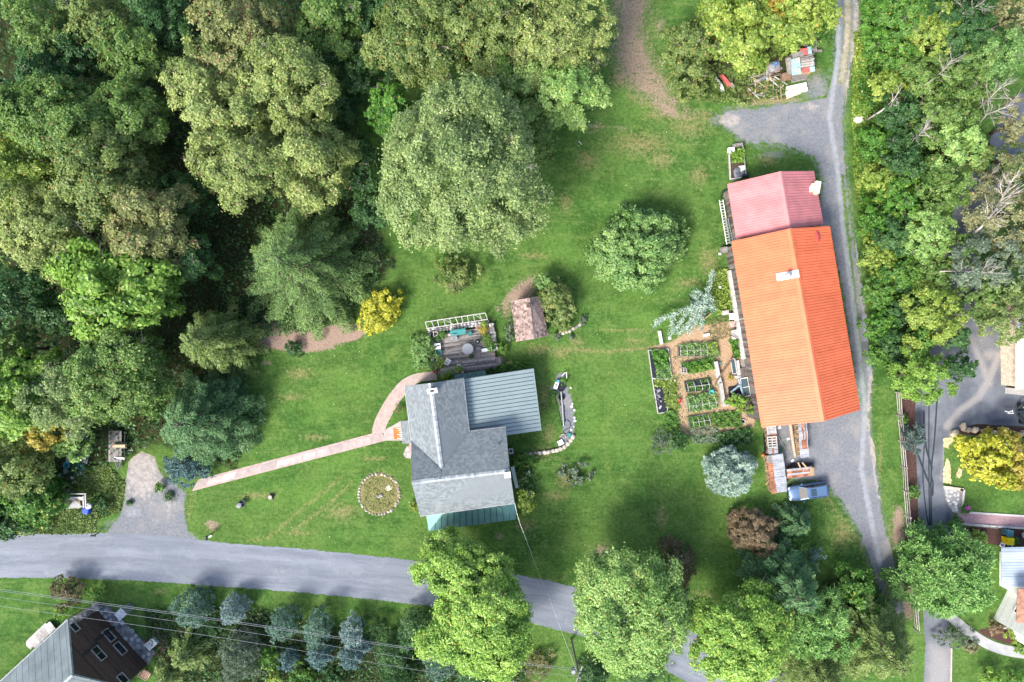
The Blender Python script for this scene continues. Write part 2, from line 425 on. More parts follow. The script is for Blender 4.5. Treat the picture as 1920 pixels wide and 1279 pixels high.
def c_gravel(T, p, brown=0.0):
    a = T.noise(3.5, 4.0, 0.75, p); b = T.noise(14.0, 2.0, 0.7, p); g = T.noise(0.35, 4.0, 0.6, p)
    c = T.mix(T.rng(a, 0.3, 0.7), (0.130, 0.142, 0.158), (0.205, 0.216, 0.232))
    c = T.mix(T.math('MULTIPLY', T.rng(g, 0.45, 0.7), 0.6), c, (0.285, 0.265, 0.25))
    c = T.mix(T.math('MULTIPLY', T.rng(b, 0.62, 0.74), 0.6), c, (0.36, 0.37, 0.38))
    c = T.mix(T.math('MULTIPLY', T.rng(b, 0.38, 0.28), 0.6), c, (0.085, 0.09, 0.10))
    return c
def thr(T, a, nz, k=0.8, lo=0.35, hi=0.65):
    return T.rng(T.math('ADD', a, T.math('MULTIPLY', T.math('SUBTRACT', nz, 0.5), k)), lo, hi)

T = NT('ground_surface'); p = T.pos()
n1 = T.noise(1.3, 5.0, 0.7, p); n2 = T.noise(4.0, 4.0, 0.7, p); n3 = T.noise(9.0, 3.0, 0.7, p)
c = c_grass(T, p, T.attr('dry'), T.attr('lush'))
lit = T.mix(T.rng(n3, 0.35, 0.65), (0.022, 0.030, 0.010), (0.075, 0.065, 0.030)); lit = T.mix(T.rng(n1, 0.45, 0.65), lit, (0.020, 0.050, 0.012))
c = T.mix(thr(T, T.attr('litter'), n1, 0.9), c, lit)
dirt = T.mix(T.rng(n3, 0.3, 0.7), (0.19, 0.125, 0.09), (0.37, 0.28, 0.22)); dirt = T.mix(T.rng(n2, 0.52, 0.7), dirt, (0.33, 0.27, 0.19))
c = T.mix(thr(T, T.attr('dirt'), T.math('ADD', T.math('MULTIPLY', n2, 0.6), T.math('MULTIPLY', n1, 0.4)), 1.9, 0.3, 0.75), c, dirt)
c = T.mix(thr(T, T.attr('gravel'), T.math('ADD', T.math('MULTIPLY', n2, 0.5), T.math('MULTIPLY', n1, 0.5)), 1.3, 0.35, 0.7), c, c_gravel(T, p))
ch = T.mix(T.rng(n3, 0.3, 0.7), (0.27, 0.17, 0.10), (0.50, 0.36, 0.23))
c = T.mix(thr(T, T.attr('chips'), n2, 0.7), c, ch)
mu = T.mix(T.rng(n3, 0.3, 0.7), (0.045, 0.025, 0.022), (0.115, 0.065, 0.055))
c = T.mix(thr(T, T.attr('mulch'), n2, 0.4), c, mu)
hh = T.math('ADD', T.noise(9.0, 3.0, 0.75, p), T.math('MULTIPLY', T.noise(2.5, 3.0, 0.7, p), 1.5))
gm = T.pbr(c, 0.95, 0.0, T.bump(hh, 0.55, 0.12), 0.12)
ground = grid_mesh('ground', GX, GY, 0.0, G, gm)
meta(ground, 'wide green lawn with worn dry patches, bare earth and forest floor', kind='structure')

# ---------------------------------------------------------------- road and tracks as sheets
def smooth_poly(pts, step, jit, rng, closed=True):
    """resample an outline with a ragged edge (pixels)"""
    out = []; n = len(pts)
    for i in range(n if closed else n - 1):
        a, b = pts[i], pts[(i + 1) % n]; L = math.hypot(b[0] - a[0], b[1] - a[1]); k = max(1, int(L / step))
        nx, ny = -(b[1] - a[1]) / (L + 1e-9), (b[0] - a[0]) / (L + 1e-9)
        for j in range(k):
            t = j / k; d = (rng.random() + rng.random() - 1) * jit
            out.append((a[0] + (b[0] - a[0]) * t + nx * d, a[1] + (b[1] - a[1]) * t + ny * d))
    return out
def chaikin(pts, it=2, closed=False):
    for _ in range(it):
        q = [] if closed else [pts[0]]
        for i in range(len(pts) if closed else len(pts) - 1):
            a, b = pts[i], pts[(i + 1) % len(pts)]
            q += [tuple(a[k] * .75 + b[k] * .25 for k in range(len(a))), tuple(a[k] * .25 + b[k] * .75 for k in range(len(a)))]
        if not closed: q.append(pts[-1])
        pts = q
    return pts

def strip_sheet(name, rows, z, m, label, jit=1.5, seed=1, ncross=14, crown=0.0):
    """rows: (x, y_a, y_b) edge pixels, or ((xa,ya),(xb,yb)); UV runs along / across in metres"""
    r = random.Random(seed); rows = chaikin([(a, b, c) if not hasattr(a, '__len__') else (a[0], a[1], b[0], b[1]) for a, b, *rest in [q if len(q) == 2 else q for q in rows] for c in [rest[0] if rest else 0]], 3)
    vs = []; uvs = []; s_ = 0; prev = None
    for row in rows:
        A, B = ((row[0], row[1]), (row[0], row[2])) if len(row) == 3 else ((row[0], row[1]), (row[2], row[3]))
        A = (A[0] + r.uniform(-jit, jit) * .4, A[1] + r.uniform(-jit, jit)); B = (B[0] + r.uniform(-jit, jit) * .4, B[1] + r.uniform(-jit, jit))
        c = ((A[0] + B[0]) / 2, (A[1] + B[1]) / 2)
        if prev: s_ += math.hypot(c[0] - prev[0], c[1] - prev[1]) / 16
        prev = c
        for k in range(ncross + 1):
            t = k / ncross; w = W(A[0] + (B[0] - A[0]) * t, A[1] + (B[1] - A[1]) * t)
            vs.append((w.x, w.y, z)); uvs.append((s_, t * math.hypot(A[0] - B[0], A[1] - B[1]) / 16))
    b = MB(); fs = []
    for i in range(len(rows) - 1):
        for k in range(ncross):
            a = i * (ncross + 1) + k; f = (a, a + ncross + 1, a + ncross + 2, a + 1)
            p0, p1, p2 = (Vector(vs[f[j]]) for j in (0, 1, 2))
            fs.append(f if (p1 - p0).cross(p2 - p0).z > 0 else f[::-1])
    b.add(vs, fs); b.uv = uvs
    return b.build(name, m, label=label, kind='structure')

def dense_strip(rows, n):
    out = []
    for i in range(len(rows) - 1):
        for j in range(n):
            t = j / n; out.append(tuple(rows[i][k] + (rows[i + 1][k] - rows[i][k]) * t for k in range(len(rows[i]))))
    return out + [rows[-1]]

T = NT('road_asphalt'); u = T.uv(); p = T.pos()
s1 = T.noise(1.0, 5.0, 0.65, T.scale(u, (0.10, 1.1, 1))); s2 = T.noise(1.0, 4.0, 0.7, T.scale(u, (0.45, 3.5, 1))); s3 = T.noise(11.0, 3.0, 0.75, p); s4 = T.noise(0.5, 5.0, 0.65, p)
c = T.mix(T.rng(s1, 0.32, 0.68), (0.140, 0.162, 0.198), (0.205, 0.226, 0.262))
c = T.mix(T.math('MULTIPLY', T.rng(s2, 0.56, 0.74), 0.65), c, (0.105, 0.118, 0.145))
c = T.mix(T.math('MULTIPLY', T.rng(s4, 0.5, 0.75), 0.5), c, (0.27, 0.28, 0.30))
pt = T.noise(0.16, 3.0, 0.5, T.scale(u, (.5, 1.6, 1))); c = T.mix(T.math('MULTIPLY', T.rng(pt, 0.56, 0.585), 0.32), c, (0.115, 0.128, 0.155))
sd_ = T.n('ShaderNodeSeparateXYZ', {0: u}).outputs[1]; wt = T.math('SINE', T.math('MULTIPLY', sd_, 2.45)); c = T.mix(T.math('MULTIPLY', T.rng(wt, 0.2, 0.95), T.math('MULTIPLY', T.rng(s2, .35, .6), .30)), c, (0.118, 0.130, 0.158))
c = T.mix(T.math('MULTIPLY', T.rng(s3, 0.5, 0.7), 0.35), c, (0.31, 0.32, 0.34)); c = T.mix(T.math('MULTIPLY', T.rng(s3, 0.45, 0.3), 0.4), c, (0.09, 0.10, 0.12))
cr = T.n('ShaderNodeTexVoronoi', {'Vector': T.scale(T.mix(0.10, u, T.n('ShaderNodeTexNoise', {'Vector': u, 'Scale': 0.8}).outputs[1]), (0.16, 0.42, 1)), 'Scale': 1.0}, feature='DISTANCE_TO_EDGE').outputs[0]
c = T.mix(T.math('MULTIPLY', T.rng(cr, 0.016, 0.004), T.math('MULTIPLY', T.rng(s4, 0.5, 0.62), 0.22)), c, (0.06, 0.065, 0.075))
ym = T.n('ShaderNodeSeparateXYZ', {0: u}).outputs[1]
road_m = T.pbr(c, 0.85, 0.0, T.bump(s3, 0.15, 0.02), 0.25)
strip_sheet('road', dense_strip(ROADPTS, 3), 0.016, road_m, 'bluish grey asphalt country road crossing below the house', jit=1.3, seed=3)

T = NT('track_gravel'); p = T.pos(); g = c_gravel(T, p)
gn = T.noise(1.7, 5.0, 0.75, p)
c = T.mix(thr(T, T.attr('grassy'), gn, 1.5, 0.38, 0.72), g, c_grass(T, p, T.attr('pale')))
c = T.mix(T.math('MULTIPLY', thr(T, T.attr('pale'), gn, 1.0, 0.3, 0.8), 0.7), c, T.mix(T.rng(gn, .35, .65), (0.27, 0.235, 0.21), (0.44, 0.40, 0.37)))
c = T.mix(T.math('MULTIPLY', thr(T, T.attr('wheel'), gn, 0.7, 0.3, 0.8), 0.85), c, T.mix(T.rng(gn, .35, .65), (0.24, 0.255, 0.28), (0.31, 0.325, 0.345)))
gravel_m = T.pbr(c, 0.92, 0.0, T.bump(T.noise(9.0, 3.0, 0.75, p), 0.5, 0.06), 0.15)
def tri_sheet(name, poly_px, z, m, label, step, attrs, jit=2.0, seed=1, cell=0.3, edge=11):
    """flat sheet inside a ragged outline, gridded so that surface masks can vary over it"""
    P = np.array([W(*q)[:2] for q in smooth_poly(poly_px, step, jit, random.Random(seed))])
    xs = np.arange(P[:, 0].min() - cell, P[:, 0].max() + cell, cell); ys = np.arange(P[:, 1].min() - cell, P[:, 1].max() + cell, cell)
    xx, yy = np.meshgrid(xs, ys)
    pl = [tuple(q) for q in P]; ins = inside(pl, xx, yy)
    i = np.arange(xx.size).reshape(xx.shape)
    q4 = np.stack([i[:-1, :-1], i[:-1, 1:], i[1:, 1:], i[1:, :-1]], -1).reshape(-1, 4)
    cnt = ins.ravel()[q4].sum(1); q4 = q4[cnt >= 2]
    used = np.unique(q4); remap = -np.ones(xx.size, int); remap[used] = np.arange(len(used))
    co = np.stack([xx.ravel()[used], yy.ravel()[used], np.full(len(used), z)], -1)
    # pull outside vertices onto the outline so the border is not stepped
    out = ~ins.ravel()[used]
    if out.any():
        ox, oy = co[out, 0], co[out, 1]; best = np.full(ox.shape, 1e9); bx = ox.copy(); by = oy.copy()
        for k in range(len(P)):
            a, b = P[k], P[(k + 1) % len(P)]; dx, dy = b - a
            t = np.clip(((ox - a[0]) * dx + (oy - a[1]) * dy) / (dx * dx + dy * dy + 1e-9), 0, 1)
            qx, qy = a[0] + t * dx, a[1] + t * dy; d = np.hypot(ox - qx, oy - qy); s_ = d < best
            best[s_] = d[s_]; bx[s_] = qx[s_]; by[s_] = qy[s_]
        co[out, 0] = bx; co[out, 1] = by
    me = bpy.data.meshes.new(name); quads_into(me, co, remap[q4])
    px, py = co[:, 0] * 16 + 960, 639.5 - co[:, 1] * 16
    ed = np.full(px.shape, 1e9)
    for i in range(len(poly_px)): ed = np.minimum(ed, seg_dist(*poly_px[i], *poly_px[(i + 1) % len(poly_px)], px, py))
    for k, fn in attrs.items():
        v = fn(px, py)
        if k == 'grassy': v = np.maximum(v, np.clip(1 - ed / edge, 0, 1) * .8)
        set_attr(me, k, v)
    me.materials.append(m)
    o = bpy.data.objects.new(name, me); link(o); MWD[o.name] = Matrix.Identity(4)
    return meta(o, label, kind='structure')
def mx(*a):
    r = a[0]
    for b in a[1:]: r = np.maximum(r, b)
    return r
tri_sheet('gravel_driveway', DRIVE_L + DRIVE_R, 0.008, gravel_m, 'grey gravel driveway running past the orange barn', 7, {
    'grassy': lambda x, y: mx(m_line([(1588, -60), (1590, 60), (1578, 150)], 9, 12, x, y) * .95, m_line([(1558, 180), (1562, 240)], 6, 16, x, y) * .5, m_poly([(1400, 268), (1440, 262), (1500, 285), (1530, 300), (1550, 340), (1520, 340), (1400, 320)], 24, x, y) * .9, m_line([(1577, 330), (1590, 460), (1606, 600), (1620, 740), (1626, 800)], 5, 8, x, y) * .95, m_line([(1552, 430), (1578, 560), (1606, 750)], 9, 8, x, y) * .62, m_line([(1636, 980), (1668, 1120)], 5, 14, x, y) * .55, m_ell(1460, 840, 40, 60, x, y, .7) * .5, m_ell(1550, 920, 30, 18, x, y, .9) * .6, m_ell(1500, 245, 20, 10, x, y, .9) * .5, m_ell(1420, 205, 60, 14, x, y, .9) * .5),
    'pale': lambda x, y: mx(m_line([(1588, -60), (1590, 60), (1578, 150)], 8, 10, x, y) * .75, m_line([(1577, 330), (1590, 460), (1606, 600), (1620, 740)], 4, 8, x, y) * .4, m_line([(1606, -60), (1605, 60), (1594, 150), (1590, 220)], 6, 12, x, y) * .9, m_line([(1636, 700), (1630, 780), (1640, 860), (1650, 930)], 7, 12, x, y) * .95, m_line([(1665, 1010), (1690, 1120)], 6, 12, x, y) * .6, m_ell(1370, 225, 40, 24, x, y, .8) * .8, m_ell(1520, 200, 40, 20, x, y, .9) * .7, m_ell(1590, 160, 14, 50, x, y, .8) * .7),
    'wheel': lambda x, y: mx(m_line([(1570, -60), (1572, 100), (1555, 220), (1572, 330), (1580, 420), (1604, 600), (1622, 760), (1615, 880), (1650, 1060)], 5, 12, x, y), m_line([(1600, 330), (1606, 440), (1622, 600), (1630, 700)], 5, 10, x, y) * .9, m_ell(1560, 850, 50, 60, x, y, 1) * .4)}, jit=5.0, seed=5, edge=9)
tri_sheet('dirt_driveway', [(240, 865), (265, 845), (290, 858), (300, 885), (330, 905), (352, 925), (348, 960), (356, 1000), (400, 1012), (330, 1016), (260, 1010), (196, 1002), (205, 985), (222, 965), (232, 930)], 0.010, gravel_m, 'short dirt and gravel pull-in off the road beside the trailer', 7, {
    'grassy': lambda x, y: mx(m_ell(330, 950, 20, 40, x, y, .9) * .35, m_ell(230, 900, 12, 40, x, y, .9) * .45),
    'pale': lambda x, y: mx(m_ell(265, 890, 60, 90, x, y, .8) * .9, m_ell(320, 950, 30, 50, x, y, .9) * .6), 'wheel': lambda x, y: m_ell(250, 960, 40, 30, x, y, .9) * .6}, jit=3, seed=8)

# neighbour's asphalt drive with a dusty wheel track
T = NT('drive_asphalt'); p = T.pos(); a1 = T.noise(0.35, 5.0, 0.65, p); a2 = T.noise(6.0, 4.0, 0.75, p); a3 = T.noise(14.0, 3.0, .7, p)
c = T.mix(T.rng(a1, 0.3, 0.7), (0.085, 0.098, 0.12), (0.165, 0.178, 0.20))
c = T.mix(T.math('MULTIPLY', T.rng(a2, 0.55, 0.75), 0.4), c, (0.24, 0.24, 0.25)); c = T.mix(T.math('MULTIPLY', T.rng(a3, 0.62, 0.75), 0.5), c, (0.40, 0.40, 0.41))
c = T.mix(T.math('MULTIPLY', thr(T, T.attr('dust'), a2, 0.45, 0.25, 0.8), 0.62), c, T.mix(T.rng(a2, .3, .7), (0.27, 0.25, 0.235), (0.36, 0.335, 0.31)))
c = T.mix(T.math('MULTIPLY', thr(T, T.attr('dark_area'), a2, 0.4, 0.25, 0.8), 0.8), c, (0.045, 0.055, 0.072))  # mask blends the asphalt towards a darker blue-grey
drv_m = T.pbr(c, 0.8, 0.0, T.bump(a2, 0.12, 0.02), 0.3)
tri_sheet('asphalt_driveway', [(1716, 760), (1725, 700), (1745, 640), (1780, 570), (1766, 480), (1786, 400), (1822, 320), (1868, 240), (1890, 185), (1980, 150), (1980, 290), (1925, 300), (1868, 360), (1832, 430), (1826, 500), (1845, 570), (1900, 612), (1990, 620), (1990, 760), (1925, 800), (1830, 795), (1795, 806), (1772, 830), (1768, 900), (1772, 925), (1788, 965), (1790, 1020), (1780, 1170), (1786, 1240), (1782, 1320), (1730, 1320), (1735, 1210), (1726, 1080), (1722, 960), (1719, 880)], 0.008, drv_m, 'dark asphalt driveway of the neighbouring house with dusty wheel tracks', 14, {
    'dust': lambda x, y: mx(m_line([(1775, 800), (1800, 770), (1835, 745), (1855, 710), (1872, 665)], 7, 16, x, y), m_line([(1855, 720), (1840, 680), (1815, 625), (1790, 590)], 7, 18, x, y) * .95, m_ell(1855, 665, 30, 24, x, y, .9) * .8, m_line([(1772, 830), (1764, 900)], 4, 10, x, y) * .7, m_ell(1840, 640, 60, 60, x, y, 1.0) * .6, m_poly([(1820, 310), (1842, 320), (1812, 400), (1790, 470), (1770, 480)], 20, x, y) * .6, m_ell(1890, 715, 30, 40, x, y, 1) * .5, m_poly([(1735, 1200), (1790, 1210), (1790, 1330), (1725, 1330)], 20, x, y) * .75),
    'dark_area': lambda x, y: mx(m_ell(1722, 790, 14, 40, x, y, .6), m_ell(1890, 755, 40, 24, x, y, .8) * .8, m_ell(1880, 790, 50, 12, x, y, .7) * .6, m_line([(1745, 800), (1742, 980)], 6, 10, x, y) * .5, m_ell(1778, 970, 14, 26, x, y, .8) * .7)}, jit=0.8, seed=11)
tar = mat('tar', (0.03, 0.036, 0.045), 0.6, var=.15)
for i, pl in enumerate(([(1742, 745), (1741, 860), (1743, 985)], [(1757, 745), (1752, 830), (1745, 880), (1746, 985)], [(1720, 850), (1735, 890), (1744, 910), (1750, 925)], [(1733, 835), (1729, 890), (1736, 960), (1741, 985)], [(1745, 890), (1750, 905), (1748, 930)], [(1732, 770), (1733, 830), (1748, 880)])):
    b = MB(); q = chaikin(pl, 3)
    for j in range(len(q) - 1):
        a, c2 = W(*q[j]), W(*q[j + 1]); d = (c2 - a).normalized(); nrm = Vector((-d.y, d.x, 0)) * (0.075 + .02 * (i % 3))
        z = Vector((0, 0, 0.013 + .002 * i)); b.add([a - nrm + z, c2 - nrm + z, c2 + nrm + z, a + nrm + z], [(0, 1, 2, 3) if d.cross(nrm).z > 0 else (3, 2, 1, 0)])
    b.build('tar_seam', tar, label='dark tar seam sealed along the neighbour drive', kind='structure')

# fallen leaves and weeds dotted over the grass
rl = np.random.default_rng(4)
n = 900; lx = rl.uniform(380, 1640, n); ly = rl.uniform(140, 1230, n)
keep = np.ones(n, bool)
for pl in (DRIVE_L + DRIVE_R, road_poly, FOREST): keep &= ~inside(pl, lx, ly)
keep &= ~inside([(750, 700), (1010, 690), (1020, 815), (970, 975), (790, 1000)], lx, ly)
b = MB()
for x, y in zip(lx[keep], ly[keep]):
    w = W(x, y); s_ = rl.uniform(.03, .08); a = rl.uniform(0, 6.28); z = rl.uniform(.03, .06)
    c1, s1_ = math.cos(a) * s_, math.sin(a) * s_
    b.add([(w.x - c1, w.y - s1_, z), (w.x + s1_ * .6, w.y - c1 * .6, z + .01), (w.x + c1, w.y + s1_, z + .02), (w.x - s1_ * .6, w.y + c1 * .6, z)], [(0, 1, 2, 3)], rl.random())
lm = foliage('fallen_leaf', (0.20, 0.12, 0.05), (0.42, 0.33, 0.14), (0.6, 0.55, 0.35), trans=.1)
b.build('fallen_leaves', lm, label='pale yellow fallen leaves scattered over the lawn', kind='stuff')
# ---------------------------------------------------------------- foliage geometry
def rnd_unit(rng, n):
    v = rng.normal(size=(n, 3)); return v / (np.linalg.norm(v, axis=1, keepdims=True) + 1e-9)
def unit(v): return v / (np.linalg.norm(v, axis=1, keepdims=True) + 1e-9)

def leaf_mesh(name, P, N, D, L, Wd, tint, m):
    """one small folded blade per leaf: centre P, normal N, long axis D"""
    D = unit(D - N * (D * N).sum(1, keepdims=True)); Xv = np.cross(N, D)
    L = L[:, None]; Wd = Wd[:, None]
    if L.mean() < .33:
        v = np.stack([P - D * L * .5 - Xv * Wd * .55, P - D * L * .5 + Xv * Wd * .55 - N * Wd * .1, P + D * L * .55 - N * L * .06], 1).reshape(-1, 3)
        q = np.arange(len(P) * 3).reshape(-1, 3)
    else: v, q = None, None
    if v is None: v = np.stack([P - D * L * .5, P + Xv * Wd * .5 - N * Wd * .12 + D * L * .06, P + D * L * .5 - N * L * .08, P - Xv * Wd * .5 - N * Wd * .12 + D * L * .06], 1).reshape(-1, 3)
    if q is None: q = np.arange(len(P) * 4).reshape(-1, 4)
    me = bpy.data.meshes.new(name); quads_into(me, v, q)
    set_attr(me, 'tint', np.clip(tint, 0, 1), 'FACE')
    me.materials.append(m)
    return me

def fold_noise(a, rng, k=5):
    s = 0
    for i in range(2, 2 + k): s = s + np.sin(a * i + rng.uniform(0, 6.28)) / i
    return s

def broad_leaves(rng, R, V, zc, nl=16, sub=9, leaf=0.3, dens=26, irr=0.16, flat=0.35, spiky=0.0, hole=0.0, lobe=(0.30, 0.46), low=-0.55, asp=.62):
    """a crown of boughs; every bough carries clumps, every clump carries leaves"""
    P = []; N = []; D = []; Tn = []; i0 = np.arange(nl) + .5
    zz = 1 - (1 - low) * i0 / nl; th = i0 * 2.39996 + rng.uniform(0, 6.28)
    ph = fold_noise(th, rng) * irr * 1.6 + 1
    lobes = []
    for k in range(nl):
        z = np.clip(zz[k] + rng.normal() * .08, -1, 1); r = math.sqrt(max(0, 1 - z * z))
        u = rng.uniform(.60, .80) * ph[k]; lr = R * rng.uniform(*lobe)
        lobes.append((np.array([r * math.cos(th[k]) * R * u, r * math.sin(th[k]) * R * u, zc + z * V * u * rng.uniform(.85, 1.1)]), lr, rng.uniform(-.14, .14)))
    cc = np.array([0, 0, zc - .25 * V])
    for c, lr, tl in lobes:
        out = (c - cc); out /= np.linalg.norm(out) + 1e-9
        for j in range(sub):
            d = rnd_unit(rng, 1)[0] + out * .75 + np.array([0, 0, flat * .6]); d /= np.linalg.norm(d)
            if rng.random() < hole: continue
            sc_ = c + d * lr * rng.uniform(.55, .95) * np.array([1, 1, .8]); sr = lr * rng.uniform(.29, .47)
            n = max(6, int(dens * 6.2 * sr * sr)); ts = tl + rng.uniform(-.16, .16)
            dd = unit(rnd_unit(rng, n) + d * .7 + np.array([0, 0, .45]))
            rr = np.where(rng.random(n) < .07, rng.uniform(1.0, 1.55, n), rng.uniform(.35, 1.1, n))[:, None]
            P.append(sc_ + dd * sr * rr * np.array([1, 1, .75]))
            nn = unit(dd * .6 + out * .4 + rng.normal(size=(n, 3)) * .42 + np.array([0, 0, flat * .8]))
            if spiky > 0:
                D.append(unit(dd + rng.normal(size=(n, 3)) * .35)); N.append(unit(np.cross(dd, rnd_unit(rng, n)) + np.array([0, 0, .5])))
            else:
                D.append(rnd_unit(rng, n) + np.array([0, 0, -.3])); N.append(nn)
            Tn.append(.47 + ts + rng.normal(size=n) * .17)
    n_in = int(3.4 * R * R * dens * .8); dd = rnd_unit(rng, n_in); dd[:, 2] = np.where(dd[:, 2] < low, -dd[:, 2], dd[:, 2])
    P.append(dd * np.array([R, R, V]) * rng.uniform(.30, .66, n_in)[:, None] + np.array([0, 0, zc])); N.append(unit(dd * .6 + rng.normal(size=(n_in, 3)) * .4 + np.array([0, 0, flat]))); D.append(rnd_unit(rng, n_in)); Tn.append(.4 + rng.normal(size=n_in) * .15)
    if hole > 0: P.pop(), N.pop(), D.pop(), Tn.pop()
    P = np.concatenate(P); n = len(P)
    L = leaf * rng.uniform(.7, 1.35, n)
    T = np.concatenate(Tn)
    acc = rng.random(n) < 0.02; T[acc] = .99; T[~acc] = np.clip(T[~acc], 0, .9)
    return [P, np.concatenate(N), np.concatenate(D), L, L * asp * rng.uniform(.8, 1.2, n), T], lobes

def conifer_leaves(rng, R, Hh, z0, layers=9, nb=11, needle=0.5, dens=7.0, droop=0.25, pw=0.8, bare=0.12, thick=1.0, asp=0.26, up=.5):
    """whorls of boughs round the stem, each bough feathered with side sprays"""
    P = []; N = []; D = []; T = []; L = []; Bz = []
    for k in range(layers):
        f = (k + .3) / layers; z = z0 + (Hh - z0) * f; r0 = R * (1 - f * .97) ** pw
        m = max(4, int(nb * (0.45 + .55 * (1 - f)))); a0 = k * 1.1 + rng.uniform(0, 1)
        for b in range(m):
            a = a0 + 6.283 * b / m + rng.normal() * .10; r = r0 * rng.uniform(.82, 1.12); tl = rng.uniform(-.16, .16)
            dirv = np.array([math.cos(a), math.sin(a), 0]); side = np.array([-math.sin(a), math.cos(a), 0]); dr = droop * rng.uniform(.6, 1.4)
            Bz.append(((0, 0, z), tuple(dirv * r * .55 + np.array([0, 0, z - dr * r * .18])), tuple(dirv * r * .96 + np.array([0, 0, z - dr * r * .55]))))
            n = max(8, int(dens * r * 4)); s = np.sqrt(rng.uniform(bare ** 2, 1, n))
            wid = r * .22 * thick * np.clip(1.25 - s, .12, 1) * np.clip(s * 4, .3, 1)
            lat = rng.uniform(-1, 1, n) * wid; zz = z - dr * r * s * s * .55 + rng.normal(size=n) * .06 * thick - np.abs(lat) * .3
            P.append(np.stack([dirv[0] * r * s + side[0] * lat, dirv[1] * r * s + side[1] * lat, zz], 1))
            sg = np.sign(lat)[:, None]
            D.append(unit(dirv * .75 + side * sg * .75 + rng.normal(size=(n, 3)) * .22 + np.array([0, 0, -.2])))
            N.append(unit(rng.normal(size=(n, 3)) * .33 + np.array([0, 0, up + .4])))
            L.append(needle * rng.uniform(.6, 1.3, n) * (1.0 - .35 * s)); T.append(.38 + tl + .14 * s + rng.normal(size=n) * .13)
    P = np.concatenate(P); L = np.concatenate(L); T = np.clip(np.concatenate(T), 0, .9)
    return [P, np.concatenate(N), np.concatenate(D), L, L * asp, T], Bz

